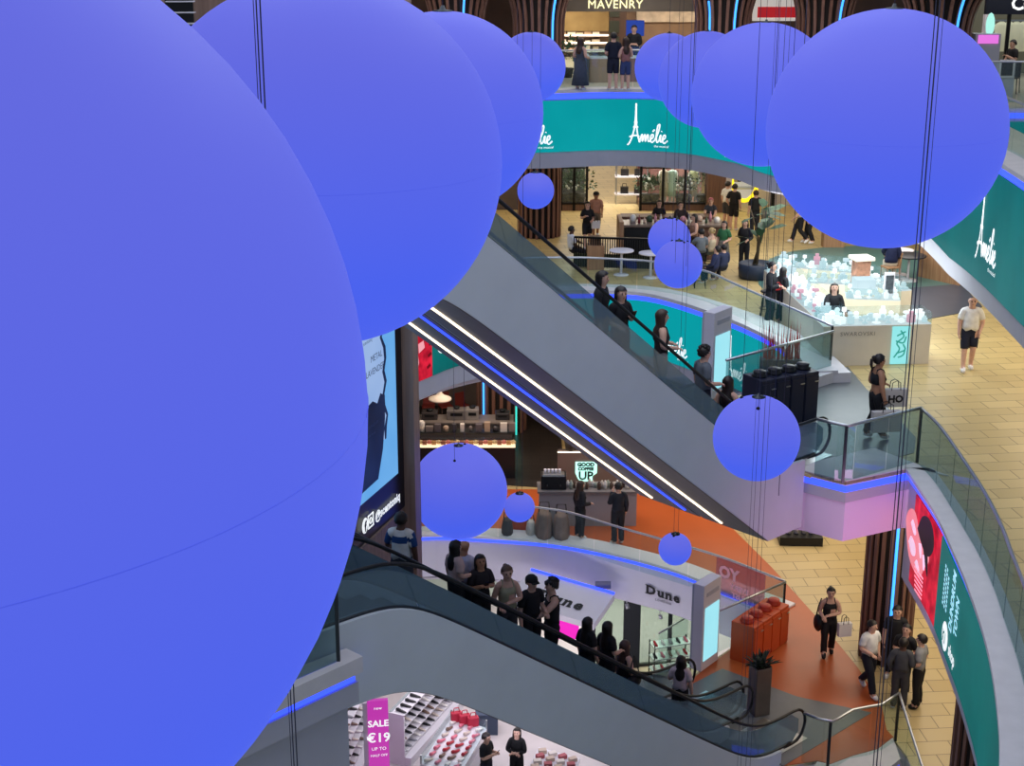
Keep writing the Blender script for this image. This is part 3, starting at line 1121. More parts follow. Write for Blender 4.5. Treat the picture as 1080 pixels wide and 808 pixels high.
fC = [tuple(xy(*q, 1.1)) for q in ((848, 752), (876, 762.6), (902.5, 747), (927.6, 744.5), (948.5, 731))]
balustrade('angled glass balustrade at the front of the orange floor', fC, 0, 1.1, 1., posts=[fC[1], fC[4]])
sC = [tuple(xy(948.5, 731, 1.1)), (7.72, 25.4), tuple(xy(972, 806, 1.1)), (7.45, 22)]
balustrade('glass balustrade running from the corner post towards the balcony column', sC, 0, 1.1, 1.2)

# ledge in front of the lowest balustrade
mb = MB()
inC = [tuple(p) for p in frontC]
outC = [tuple(xy(*q, 0)) for q in ((856, 812), (872, 830), (905, 822), (935, 812), (950, 800))]
band(mb, [Vector(p) for p in outC], [Vector(p) for p in inC], -.12, 0)
trim(mb, M_LEDGE, 'white ledge in front of the angled balustrade')
mb = MB()
band(mb, [Vector(p) + Vector((0, .06)) for p in outC], [Vector(p) + Vector((0, .1)) for p in outC], -.3, -.12)
tag(mb.build('light_strip', M_BLUELED), 'blue light strip under the ledge of the angled balustrade', 'light strip', 'blue light strips along the floor edges')

# middle landing block with the pink wash
mb = MB()
lb = [tuple(esc(QU, -.12, 2.0)), tuple(landB[0]), tuple(landB[1]), tuple(RR.at(0)), tuple(RR.at(.4, -.6)), tuple(esc(QU, -.1, -1.4)), tuple(esc(QU, .4, .8))]
mb.prism(lb[1:], ZB - .08, ZB + .02)
trim(mb, M_LEDGE, 'pale stone rim of the landing block')
c0 = sum((Vector(p) for p in lb[1:]), Vector((0, 0))) / 6
sh = lambda k: [tuple(c0 + (Vector(p) - c0) * k) for p in lb[1:]]
mb = MB()
mb.prism(sh(.965), ZB - .22, ZB - .08)
tag(mb.build('light_strip', M_BLUELED), 'blue light strip around the landing block of the upper escalator', 'light strip', 'blue light strips along the floor edges')
mb = MB()
mb.prism(sh(.985), ZB - .42, ZB - .22)
trim(mb, M_PLASTER, 'grey rim under the blue strip of the landing block')
mb = MB()
mb.prism(sh(.95), 5.0, ZB - .42)
trim(mb, mat('plaster_lilac', (226, 208, 230), .6), 'lilac landing block at the foot of the upper escalator')

# left landing at the head of the lower escalators
ZL = 6.3
PL = [Vector((-2.07, 18.47)), Vector((-6.6, 13.6)), Vector((-13, 17)), Vector((-13, 27)), esc(QL, 3.7, 12.2), esc(QL, 3.2, 12.04), esc(QL, -.04, 12.04), esc(QL, -.04, 11.25)]
mb = MB()
mb.prism([tuple(p) for p in PL], ZL - .24, ZL)
trim(mb, M_LEDGE, 'pale stone landing ledge behind the largest globe')
cl = Vector((-7, 20))
mb = MB()
mb.prism([tuple(cl + (p - cl) * .975) for p in PL], ZL - .44, ZL - .24)
tag(mb.build('light_strip', M_BLUELED), 'blue light strip under the landing ledge beside the largest globe', 'light strip', 'blue light strips along the floor edges')
mb = MB()
mb.prism([tuple(cl + (p - cl) * .985) for p in PL], ZL - .72, ZL - .4)
trim(mb, M_PLASTER, 'grey rim of the landing beside the largest globe')
mb = MB()
mb.prism([tuple(cl + (p - cl) * .95) for p in PL], 2.6, ZL - .72)
trim(mb, M_PLASTER, 'grey block under the landing beside the largest globe')
gl = [tuple(xy(357, 697, ZL)), tuple(xy(300, 722, ZL)), tuple(xy(230, 762, ZL))]
balustrade('dark edged glass balustrade on the landing beside the largest globe', gl, ZL, 1.1, 1.2, glass=M_GLASSD, posts=[gl[0]])
# hidden head landing of the upper escalator
mb = MB()
mb.prism([tuple(p) for p in (esc(QU, -.1, 10.4), esc(QU, 3.3, 10.4), esc(QU, 3.3, 13.5), esc(QU, -.1, 13.5))], 12.0, 12.36)
trim(mb, M_LEDGE, 'landing at the head of the upper escalator')
# ------------------------------------------------------------------ escalators
def nosing(s, s0, s1, slope):
    k = 3.2
    sp = lambda x: x if k * x > 30 else math.log1p(math.exp(k * x)) / k
    return slope * (sp(s - s0) - sp(s - s1))

U = Vector((-ED.x, -ED.y))
E_RZ = math.atan2(U.y, U.x)

def escalator(label, Q, w0, w1, zl, s0, s1, slope, send, group, strips=(), cladmat=M_CLAD):
    n = lambda s: nosing(s, s0, s1, slope)
    r = thing('escalator', label, 'escalator', (Q.x, Q.y, zl), E_RZ, group)
    y0, y1 = -w0, -w1
    ss = [-.1 + (send + .1) * i / 60 for i in range(61)]
    ts = sorted([s for s in ss if s > .55] + [s0 - .02, s0 + .06])
    under = lambda s: max(n(s) if s > 5 else 0., slope * (s - s0) if s < 6 else 0.) - 1.07
    # cladding: both side panels and the underside, open at the top
    for nm, ya, yb in (('side_panel', y0, y0 - .2), ('side_panel', y1 + .2, y1)):
        mb = MB()
        vs, fs = [], []
        for s in ts:
            for yy in (ya, yb):
                vs += [(s, yy, n(s) + .26), (s, yy, under(s))]
        for i in range(len(ts) - 1):
            a, b = i * 4, (i + 1) * 4
            fs += [(a, b, b + 1, a + 1), (a + 2, a + 3, b + 3, b + 2), (a, a + 2, b + 2, b), (a + 1, b + 1, b + 3, a + 3)]
        fs += [(0, 1, 3, 2), tuple(len(vs) - 4 + k for k in (0, 2, 3, 1))]
        mb.add(vs, fs)
        mb.build(nm, cladmat, r)
    mb = MB()
    vs, fs = [], []
    for s in ts:
        u_ = under(s)
        vs += [(s, y0 - .02, u_ + .07), (s, y1 + .02, u_ + .07), (s, y1 + .02, u_ - .015), (s, y0 - .02, u_ - .015)]
    for i in range(len(ts) - 1):
        a, b = i * 4, (i + 1) * 4
        for k in range(4):
            k2 = (k + 1) % 4
            fs.append((a + k, a + k2, b + k2, b + k))
    fs += [(0, 1, 2, 3), tuple(len(vs) - 4 + k for k in (3, 2, 1, 0))]
    mb.add(vs, fs)
    up_ = mb.build('underside_panel', M_SOFFIT, r)
    for w, m in strips:
        mb = MB()
        pts = [(s, -w, under(s) - .03) for s in ss if s0 + .05 < s < send - .3]
        mb.tube(pts, .035, 6, flat=.6)
        mb.build('light_strip', m, up_)
    # steps
    mb = MB()
    s = .8
    while s < send - .5:
        z = n(s + .2)
        mb.box((s + .2, (y0 + y1) / 2, z - .12), (.4, abs(y1 - y0) - .5, .24))
        s += .4
    mb.build('step_band', M_DKSTEEL, r)
    mb = MB()
    mb.box((.2, (y0 + y1) / 2, .01), (1.3, abs(y1 - y0) - .4, .03))
    mb.build('comb_plate', M_STEEL, r)
    # balustrades
    for yy in (y0 - .1, y1 + .1):
        cuts = [.05, 1.3, 3.0, 4.7, 6.4, 8.1, 9.8, send]
        cuts = [c for c in cuts if c < send - .4] + [send]
        for a, b in zip(cuts, cuts[1:]):
            mb = MB()
            vs, fs = [], []
            k = max(3, int((b - a) / .2))
            sk = .13 if a > .1 else 0.
            q = [a + .008 + (b - a - .016) * i / k for i in range(k + 1)]
            for t_ in q:
                hb = n(t_) + .24
                ht_ = n(t_) + .93
                if a < .1:
                    d = max(0, .32 - (t_ - a))
                    hb2 = .58 - math.sqrt(max(0, .34 ** 2 - d * d)); ht2 = .58 + math.sqrt(max(0, .34 ** 2 - d * d))
                    if d > 0:
                        hb, ht_ = max(hb, hb2), min(ht_, ht2)
                for y_ in (yy - .008, yy + .008):
                    vs += [(t_ - sk * 0, y_, hb), (t_ + sk * 2, y_, ht_)] if a > .1 or b < 1.2 else [(t_, y_, hb), (t_ + (t_ - a) / (b - a) * .26, y_, ht_)]
            for i in range(k):
                c, d = i * 4, (i + 1) * 4
                fs += [(c, d, d + 1, c + 1), (c + 2, c + 3, d + 3, d + 2), (c + 1, d + 1, d + 3, c + 3), (c, c + 2, d + 2, d)]
            fs += [(0, 1, 3, 2), tuple(len(vs) - 4 + j for j in (0, 2, 3, 1))]
            mb.add(vs, fs)
            mb.build('glass_panel', M_GLASSE, r)
        mb = MB()
        pts = [(s_, yy, n(s_) + .95) for s_ in [send - (send - .25) * i / 70 for i in range(71)]]
        pts += [(.2 - .37 * math.sin(a), yy, .58 + .37 * math.cos(a)) for a in [PI * i / 10 for i in range(1, 10)]]
        pts += [(.25, yy, .22), (.5, yy, .24)]
        mb.tube(pts, .03, 8)
        mb.build('handrail', M_BLACK, r)
        mb = MB()
        mb.tube([(s_, yy, n(s_) + .265) for s_ in [.3 + (send - .3) * i / 60 for i in range(61)]], .035, 6)
        mb.build('skirt_trim', M_DKSTEEL, r)
    return r, n

gE = None
_, nU = escalator('upper escalator nearer lane with lit brown underside and shoppers riding', QU, 0, 1.56, ZB, 1.71, 9.73, .773, 12.0, gE,
                  [(.95, M_WARMLED)])
escalator('upper escalator farther lane with blue and white strips underneath', QU, 1.62, 3.2, ZB, 1.71, 9.73, .773, 12.0, gE,
          [(1.85, M_BLUELED), (2.7, M_WARMLED)])
_, nL = escalator('lower escalator nearer lane with broad grey side panel', QL, 0, 1.52, ZC, 1.46, 10.11, .74, 12.0, gE)
escalator('lower escalator farther lane with shoppers riding down', QL, 1.58, 3.1, ZC, 1.46, 10.11, .74, 12.0, gE)
for Q, dx in ():
    pass
# ------------------------------------------------------------------ hanging globe lamps
def globe_mat():
    m = bpy.data.materials.new('globe_blue')
    m.use_nodes = True
    nt = m.node_tree
    b = nt.nodes['Principled BSDF']
    b.inputs['Base Color'].default_value = lin((52, 56, 104)) + (1,)
    b.inputs['Roughness'].default_value = .55
    b.inputs['Specular IOR Level'].default_value = .08
    # glow gradient painted into the emission: bluer low, paler violet high
    tc = nt.nodes.new('ShaderNodeTexCoord')
    sx = nt.nodes.new('ShaderNodeSeparateXYZ')
    r = nt.nodes.new('ShaderNodeValToRGB')
    r.color_ramp.elements[0].color = lin((74, 99, 242)) + (1,)
    r.color_ramp.elements[1].color = lin((100, 106, 226)) + (1,)
    r.color_ramp.elements[0].position = .25
    r.color_ramp.elements[1].position = .85
    nt.links.new(tc.outputs['Generated'], sx.inputs[0])
    nt.links.new(sx.outputs['Z'], r.inputs['Fac'])
    nt.links.new(r.outputs['Color'], b.inputs['Emission Color'])
    b.inputs['Emission Strength'].default_value = .92
    return m
M_GLOBE = globe_mat()
M_SEAM = mat('globe_seam', (60, 68, 150), .5, emit=.8, ecol=(76, 92, 226))
M_CABLE = mat('cable_grey', (62, 64, 88), .5)

def globe(label, c, R, ztop=22., group='blue globe lamps hanging in the atrium', cables=((0, 0),)):
    c = Vector(c)
    r = thing('pendant_globe_lamp', label, 'lamp', c, 0, group)
    mb = MB()
    mb.ball((0, 0, 0), R, n=72)
    mb.build('globe_shell', M_GLOBE, r)
    mb = MB()
    mb.tube([(R * math.cos(2 * PI * k / 96), R * math.sin(2 * PI * k / 96), 0) for k in range(97)], .0016, 4)
    mb.build('seam_ring', M_SEAM, r)
    mb = MB()
    mb.lathe([(.1, -.03), (.095, .004), (.03, .012), (.016, .05)], (0, 0, R), 16)
    mb.build('top_cap', M_DKSTEEL, r)
    cabs = []
    for dx, dy in cables:
        mb = MB()
        mb.tube([(dx, dy, math.sqrt(max(0, R * R - dx * dx - dy * dy)) - .01), (dx, dy, ztop - c.z)], .004 if c.y > 5 else .003, 5)
        cabs.append(mb.build('cable', M_CABLE, r))
    if len(cables) > 1:
        for (dx, dy), cb_ in zip(cables, cabs):
            mb = MB()
            mb.ball((dx, dy, math.sqrt(R * R - dx * dx - dy * dy)), .03, n=8)
            mb.build('cable_fitting', M_BLKMET, cb_)
    return r

BALLS = [
    ('gigantic blue globe lamp filling the near side of the view', (-1.661, 3.465, 14.834), 1.3, ((0, 0),)),
    ('huge blue globe lamp partly behind the gigantic one', (-1.371, 10.624, 14.349), 1.3, ((0, 0),)),
    ('blue globe lamp third from the camera in the near row', (-.89 * .75, 19.528 * .75, 16 - 2.362 * .75), 1.3 * .75, ((0, 0),)),
    ('blue globe lamp in front of the slatted columns beside the white shop sign', (.519, 41.266, 12.247), .95, ((0, 0),)),
    ('farthest blue globe lamp of the row covering the jewellery shop end', (4.273, 41.158, 12.257), .92, ((0, 0),)),
    ('blue globe lamp second farthest in the row before the upper balcony', (4.889, 37.827, 12.252), 1.2, ((0, 0),)),
    ('blue globe lamp overlapped by the largest one of its row', (4.599, 27.475, 13.006), 1.3, ((0, 0),)),
    ('large blue globe lamp beside the dim teal screen, thick cables crossing it', (4.112, 16.382, 13.835), 1.3, ((0, 0),)),
    ('small blue globe lamp above the handrail of the upper escalator', (.566, 35.132, 9.915), .44, ((-.1, 0), (.1, 0))),
    ('small blue globe lamp half hidden behind another before the cafe bar', (3.855, 35.653, 8.632), .52, ((-.15, 0), (.15, -.1))),
    ('small blue globe lamp overlapping its twin in front of the cafe bar', (3.802, 33.089, 8.574), .55, ((-.15, .1), (.1, -.12), (.2, .1))),
    ('blue globe lamp hanging before the foot of the upper escalator', (3.5, 19.995, 8.972), .62, ((-.22, .1), (-.05, -.3), (.25, .1))),
    ('blue globe lamp hanging beside the wood pillar over the orange floor', (-1.066, 27.756, 5.114), .97, ((-.06, -.5), (.12, .1))),
    ('tiny blue globe lamp close to the edge of the globe beside the pillar', (.17, 30.894, 3.493), .34, ((-.06, 0), (.06, 0))),
    ('tiny blue globe lamp in front of the orange floor balustrade', (3.56, 29.77, 2.969), .36, ((-.05, -.1), (.06, .05))),
]
for lb_, c, R, cb in BALLS:
    globe(lb_, c, R, 22. if c[2] > 7 else 21., cables=cb)

# long cables that carry globes below the frame
def cable(label, px, py, D, z0, r=.01, ztop=22.):
    p = V(px, py, D)
    mb = MB()
    mb.tube([(0, 0, z0), (0, 0, ztop)], r, 6)
    o = mb.build('hanging_cable', M_CABLE, None)
    o.location = (p.x, p.y, 0)
    tag(o, label, 'cable', 'long cables hanging down the atrium')

for i, (px, py, D, r) in enumerate(((980, 140, 12.0, .006), (976, 140, 12.2, .0045), (984.5, 140, 12.1, .0025))):
    cable('dark cable of the bundle crossing the large globe beside the dim teal screen', px, py, D, 4.0, r, 20)
for i, (px, py, D, r) in enumerate(((818, 220, 19.0, .0035), (812, 220, 19.2, .0028), (823, 220, 19.1, .0028), (808, 220, 19.3, .0025))):
    cable('thin dark cable of the bundle passing the globe at the escalator foot', px, py, D, 1.0, r, 20)
for i, (px, py, D, r) in enumerate(((273, 60, 6.5, .0032), (277, 60, 6.6, .0036), (270, 60, 6.55, .002))):
    cable('dark cable of the bundle between the two nearest globes', px, py, D, 9.5, r, 20)
for i, (px, py, D, r) in enumerate(((834, 300, 24, .006),)):
    cable('single dark cable above the seat of the jewellery kiosk shoppers', px, py, D, 6.5, r, 20)
cable('thin cable above the twin small globes', 728, 160, 31, 9, .004, 20)
cable('thin cable beside the twin small globes', 716, 160, 31.3, 9, .004, 20)
# ------------------------------------------------------------------ slatted columns and pillars
def slat_column(label, x, y, z0, z1, r=.75, flare=0., neon=(), nslat=22, zf=None, base_z=None):
    t = thing('slatted_column', label, 'column', (x, y, z0), 0)
    mb = MB()
    H = z1 - z0
    zf = H * .62 if zf is None else zf
    prof = []
    for i in range(13):
        z = H * i / 12
        k = max(0, (z - zf) / max(.01, H - zf))
        prof.append((r + flare * (1 - math.sqrt(max(0, 1 - k * k))) if flare else r, z))
    mb.lathe([(p[0] * .93, p[1]) for p in prof], n=28)
    mb.build('core', mat('slat_gap', (30, 22, 20), .8), t)
    mb = MB()
    for k in range(nslat):
        a = 2 * PI * k / nslat
        w = .42 * 2 * PI * r / nslat / 2
        vs, fs = [], []
        for rr, z in prof:
            for dr, dw in ((-.03, -w), (.03, -w), (.03, w), (-.03, w)):
                q = rr + dr
                vs.append((q * math.cos(a) - dw * math.sin(a), q * math.sin(a) + dw * math.cos(a), z))
        for i in range(len(prof) - 1):
            for j in range(4):
                j2 = (j + 1) % 4
                fs.append((i * 4 + j, i * 4 + j2, i * 4 + 4 + j2, i * 4 + 4 + j))
        mb.add(vs, fs)
    cl_ = mb.build('slat_cladding', M_SLAT, t)
    for a, zlo, zhi, m in neon:
        mb = MB()
        pts = []
        for i in range(12):
            z = zlo + (zhi - zlo) * i / 11
            k = max(0, (z - zf) / max(.01, H - zf))
            rr = (r + flare * (1 - math.sqrt(max(0, 1 - min(1, k) ** 2))) if flare else r) + .06
            pts.append((rr * math.cos(a), rr * math.sin(a), z))
        mb.tube(pts, .035, 6)
        mb.build('neon_strip', m, cl_)
    return t

RAD = math.radians
# lower floor columns below the right balcony
slat_column('brown slatted column with blue neon strip behind the group of teenagers', 8.52, 30.5, 0, 4.0, .56, neon=((RAD(262), .6, 3.9, M_CYANLED),), nslat=20)
slat_column('brown slatted column standing below the long green screen', 8.35, 23.4, 0, 4.0, .42, nslat=18)
slat_column('dark slatted column with blue and teal neon strips behind the coffee bar', -.35, 46.5, 0, 4.0, .8, neon=((RAD(228), .2, 3.6, M_CYANLED), (RAD(305), .0, 3.2, M_TEALLED)), nslat=20)
# upper floor flared columns
for lb_, px, r, fl, nn in (
        ('flared brown slatted column with curved blue neon above the third globe', 482, .85, 1.5, ((RAD(285), 1.2, 3.3, M_CYANLED),)),
        ('flared brown slatted column standing before the jewellery shop with white sign', 568, .8, 1.6, ((RAD(300), 1.2, 3.4, M_CYANLED),)),
        ('flared brown slatted column rising above the row of far globes', 762, .85, 1.5, ((RAD(285), 1.2, 3.4, M_CYANLED), (RAD(235), 1.2, 2.4, M_CYANLED))),
        ('flared brown slatted column rising above the overlapped globe', 868, .85, 1.5, ((RAD(290), 1.2, 3.4, M_CYANLED),)),
        ('flared brown slatted column beside the navy fashion shop sign', 990, .9, 1.7, ((RAD(285), 1.2, 3.4, M_CYANLED),))):
    D = 48.5 if px < 900 else 45
    p = V(px, 40, D)
    slat_column(lb_, p.x, p.y, ZA, ZA + 3.6, r, fl, nn, nslat=24, zf=1.6)
# middle floor column at the far side of the escalator
p = G(569, 250, ZB)
slat_column('brown slatted column beside the plant filled shop window', p.x, p.y + .3, ZB, 9.0, .68, nslat=22)

# wood pillar carrying the tall blue poster screen
SD = Vector((.319, .948))
S0 = V(418, 450, 26.5)
Ns = Vector((SD.y, -SD.x))
pc = Vector((S0.x, S0.y)) + SD * .0
mb = MB()
cor = [pc + SD * .34 - Ns * .04, pc + SD * .34 + Ns * .22, pc + SD * .62 + Ns * .22, pc + SD * .62 - Ns * 2.2, pc - SD * 5 - Ns * 2.2, pc - SD * 5 - Ns * .08, pc + SD * .3 - Ns * .08]
mb.prism([tuple(c) for c in cor], 2.2, 15.5)
o = mb.build('pillar', wood_mat('pillar_wood', (142, 114, 100), (164, 134, 118), (10, 10, .5)))
tag(o, 'brown wood clad pillar behind the tall blue poster screen', 'pillar')
o['kind'] = 'structure'

scr = thing('poster_screen', 'tall blue perfume poster screen on the wood pillar', 'screen', (S0.x, S0.y, 0), math.atan2(-SD.y, -SD.x))
# local x runs towards the camera along the screen, local -y... the face looks along +Ns
fl_ = 1 if (Vector((-SD.x, -SD.y)).x * Ns.y - Vector((-SD.x, -SD.y)).y * Ns.x) > 0 else -1
zb0 = Zat(S0.x, S0.y, 499)
zb1 = Zat(S0.x, S0.y, 540)
ztp = Zat(S0.x, S0.y, 330)
sp = lambda a, b, d=.03: (a, fl_ * d, b)
def sbox(a0, a1, b0, b1, d0, d1):
    mb = MB()
    mb.box(((a0 + a1) / 2, fl_ * (d0 + d1) / 2, (b0 + b1) / 2), (a1 - a0, abs(d1 - d0), b1 - b0))
    return mb
sbox(-.32, 5, zb1, ztp + 2, -.06, .0).build('housing', mat('screen_black_frame', (16, 18, 30), .3), scr)
sbox(0, 5, zb0, ztp + 1.8, .0, .015).build('picture', screen_mat('screen_sky', (96, 168, 236), .9, (120, 186, 244)), scr)
H_ = ztp - zb0
mb = MB()
jag = [(.62 + .07 * math.sin(k * 2.3) + .04 * math.sin(k * 5.1), zb0 + .9 + k * .22) for k in range(16)]
mb.add([sp(5, zb0 + .9)] + [sp(*j) for j in jag] + [sp(5, jag[-1][1])], [tuple(range(18))])
mb.build('pale_paper', screen_mat('screen_pale', (150, 182, 232), .9, (172, 198, 240)), scr)
mb = MB()
for k in range(15):
    a, b = jag[k], jag[k + 1]
    w1, w2 = .05 + .05 * abs(math.sin(k * 1.7)), .05 + .05 * abs(math.sin(k * 1.7 + 1.7))
    mb.add([sp(a[0] - w1, a[1], .04), sp(a[0] + .02, a[1], .04), sp(b[0] + .02, b[1], .04), sp(b[0] - w2, b[1], .04)], [(0, 1, 2, 3)])
rock = [(1.0, .25), (.75, .75), (.62, 1.3), (.6, 1.75), (.8, 1.85), (.95, 1.7), (1.15, 1.8), (1.5, 1.75), (2.2, 1.6), (2.6, .2)]
mb.add([sp(a, zb0 + b, .045) for a, b in rock], [tuple(range(len(rock)))])
mb.build('dark_rock', screen_mat('screen_navy', (20, 30, 62), .9, (34, 52, 100)), scr)
mb = MB()
M_DKTXT = mat('letter_slate', (46, 58, 96), .6, emit=.2)
mir = fl_ > 0
tf = lambda a, b: sp(a, b, .05)
zt1 = Zat(S0.x, S0.y, 384)
def stext(s, size, a0, z, bold=0., m=M_DKTXT, nm='lettering', d=.05):
    mb = MB()
    gl_ = glyphs(s, size, bold)
    wmax = max(v[0] for v in gl_[0])
    # reading direction runs away from the camera, so text starts at the larger a
    put(mb, gl_, lambda x, y: sp(a0 - x, z + y, d))
    mb.build(nm, m, scr)
stext('METAL', .17, 1.2, zt1 + .36)
stext('LAVENDER', .17, 1.42, zt1 + .12)
stext('EAU DE PARFUM', .09, 1.6, zt1 - .85)
stext('lavender musk', .08, 1.55, zt1 - 1.0)
stext('scentoniq', .1, 1.5, zt1 + .75)
zt2 = (zb0 + zb1) / 2 - .12
stext('@scentoniq', .24, 1.2, zt2, .008, M_LETTER)
mb = MB()
for cx in (1.66,):
    mb.add([sp(cx + .13 * math.cos(2 * PI * k / 20), zt2 + .1 + .15 * math.sin(2 * PI * k / 20), .05) for k in range(20)], [tuple(range(20))])
mb.build('round_icon', M_LETTER, scr)
stext('f', .26, 1.69, zt2, .015, mat('screen_black_frame', (16, 18, 30)), 'icon_letter', .06)
mb = MB()
c1, s1_ = 1.4, .11
for (a, b, w, h) in ((c1, zt2 + .22, .24, .025), (c1, zt2 - .02, .24, .025), (c1 - .11, zt2 + .1, .025, .26), (c1 + .11, zt2 + .1, .025, .26)):
    mb.box(sp(a, b, .05), (w, .01, h))
mb.tube([sp(c1 + .055 * math.cos(2 * PI * k / 12), zt2 + .1 + .055 * math.sin(2 * PI * k / 12), .05) for k in range(13)], .012, 4)
mb.build('camera_icon', M_LETTER, scr)
# oak boards below the poster screen
mb = MB()
q0 = pc + Ns * .05
mb.prism([tuple(q0 - SD * .02), tuple(q0 - SD * 5), tuple(q0 - SD * 5 - Ns * .1), tuple(q0 - SD * .02 - Ns * .1)], 2.3, zb1)
struct('wall_left', mb, wood_mat('boards_taupe', (120, 100, 90), (142, 120, 108), (9, 9, .4)), 'taupe wood boards under the poster screen')

# ------------------------------------------------------------------ totems
def totem(label, x, y, z0, h, rz, text=None):
    t = thing('directory_totem', label, 'totem', (x, y, z0), rz)
    bd_ = MB().box((0, 0, h / 2), (.26, .74, h)).build('body', M_WHITE, t, bevel=.01)
    MB().box((-.16, 0, h / 2), (.07, .66, h - .1)).build('back_panel', M_PLASTER, t)
    MB().box((.137, 0, h * .42), (.015, .6, h * .62)).build('screen', screen_mat('screen_ice', (150, 225, 240), 1.0, (170, 236, 246)), bd_)
    MB().box((.138, 0, h * .88), (.015, .5, .1)).build('sign_plate', M_PLASTER, bd_)
    return t
tb = (4.42, 30.7)
totem('white totem with icy screen beside the upper escalator on the middle floor', tb[0], tb[1], ZB, Zat(tb[0], tb[1], 326) - ZB, RAD(-38))
tcx = (4.35, 30.05)
totem('white totem with icy screen beside the orange cabinets', tcx[0], tcx[1], .02, Zat(tcx[0], tcx[1], 612), RAD(-38))

# ------------------------------------------------------------------ recycling cabinets
def bin_cabinet(name, loc, rz, w, d, h, m, mtop, label, group):
    t = thing(name, label, 'cabinet', loc, rz, group)
    MB().box((0, 0, h / 2), (w, d, h)).build('carcass', m, t, bevel=.012)
    dr_ = MB().box((0, -d / 2 - .01, h / 2 - .02), (w - .03, .02, h - .12)).build('door', m, t)
    MB().box((w * .3, -d / 2 - .03, h * .82), (.1, .025, .018)).build('handle', M_STEEL, dr_)
    MB().lathe([(.15, 0), (.17, .03), (.12, .05), (.14, .1), (.12, .12), (.03, .13)], (0, 0, h), 18).build('lid', mtop, t)
    return t
a, b = G(805, 705, 0), G(839, 680, 0)
dv = (b - a)
ln = Vector((dv.x, dv.y)).length
aang = math.atan2(dv.y, dv.x)
nn_ = Vector((-dv.y, dv.x, 0)).normalized()
mo = mat('cabinet_orange', (196, 78, 34), .45, noise=.06)
mn = mat('cabinet_navy', (26, 32, 52), .45, noise=.06)
nm_c = ['orange cabinet with round lid nearest the escalator foot', 'orange cabinet second from the escalator foot', 'orange cabinet third from the escalator foot', 'orange cabinet at the far end of the row, by the window of the balustrade']
dd = dv.normalized()
for k in range(4):
    L_ = 1.55 / 4 * 1.02
    p = Vector((5.42, 29.95, .012)) + dd * (L_ * (k + .5)) + nn_ * .3
    bin_cabinet('bin_cabinet', p, aang, L_ - .015, .6, .95, mo, mat('lid_red', (176, 52, 28), .4), nm_c[k], 'orange cabinets in a row on the orange floor')
nb_c = ['navy cabinet with dark lid closest to the totem', 'navy cabinet second from the totem', 'navy cabinet third from the totem', 'navy cabinet closest to the escalator newel post']
pa, pb = Vector((4.95, 29.6)), Vector((6.28, 28.95))
dB = (pb - pa).normalized()
pa = xy(797, 402, 7.25)
pb = xy(858, 391, 7.25)
dB = (pb - pa).normalized()
LB = (pb - pa).length / 4
for k in range(4):
    p = pa + dB * (LB * (k + .5)) - Vector((-dB.y, dB.x)) * -.12
    bin_cabinet('bin_cabinet', (p.x, p.y, ZB + .012), math.atan2(dB.y, dB.x), LB - .02, .62, 1.08, mn, mat('lid_black', (14, 16, 22), .4), nb_c[k], 'navy cabinets in a row at the upper escalator foot')

# red fluffy plants in a low trough behind the navy cabinets
t = thing('red_foliage_plant', 'red leaved plant rising behind the navy cabinets', 'plant', (*xy(826, 392, ZB + .3), ZB + .0))
MB().box((0, .35, .25), (.9, .3, .5)).build('trough', mat('trough_grey', (70, 74, 84), .5), t)
mb = MB()
rr = random.Random(3)
for k in range(60):
    x_, y_ = rr.uniform(-.4, .4), .35 + rr.uniform(-.1, .1)
    hh = rr.uniform(.5, .95)
    mb.add([(x_, y_, .45), (x_ + .03, y_, .45), (x_ + rr.uniform(-.08, .08), y_ + rr.uniform(-.05, .05), .5 + hh)], [(0, 1, 2)])
lf = mb.build('foliage', mat('leaf_red', (196, 60, 58), .6, noise=.3, nscale=10), t)

# ------------------------------------------------------------------ planters
def planter_tall(label, loc, m, h=1.15, w=.42):
    t = thing('planter', label, 'planter', loc, RAD(20))
    mb = MB()
    mb.box((0, 0, h / 2), (w, w, h))
    mb.build('pot', m, t, bevel=.015)
    MB().box((0, 0, h + .005), (w - .06, w - .06, .02)).build('soil', mat('soil', (40, 30, 24), .9, noise=.3, nscale=30), t)
    mb = MB()
    rr = random.Random(9)
    for k in range(90):
        a, e = rr.uniform(0, 2 * PI), rr.uniform(.2, 1.4)
        L_ = rr.uniform(.2, .42)
        d = Vector((math.cos(a) * math.cos(e), math.sin(a) * math.cos(e), math.sin(e)))
        s_ = Vector((-math.sin(a), math.cos(a), 0)) * .035
        b_ = Vector((rr.uniform(-.12, .12), rr.uniform(-.12, .12), h))
        mb.add([b_, b_ + d * L_ * .6 + s_, b_ + d * L_ + Vector((0, 0, -.03)), b_ + d * L_ * .6 - s_], [(0, 1, 2, 3)])
    mb.build('foliage', mat('leaf_dark', (52, 66, 52), .55, noise=.3, nscale=8), t)
    return t
pp = esc(QL, 1.55, -.55)
planter_tall('tall grey metal planter with a dark leafy plant between the escalator lanes', (pp.x, pp.y, .018), mat('planter_metal', (120, 112, 104), .35, .6, noise=.1), 1.1, .36)

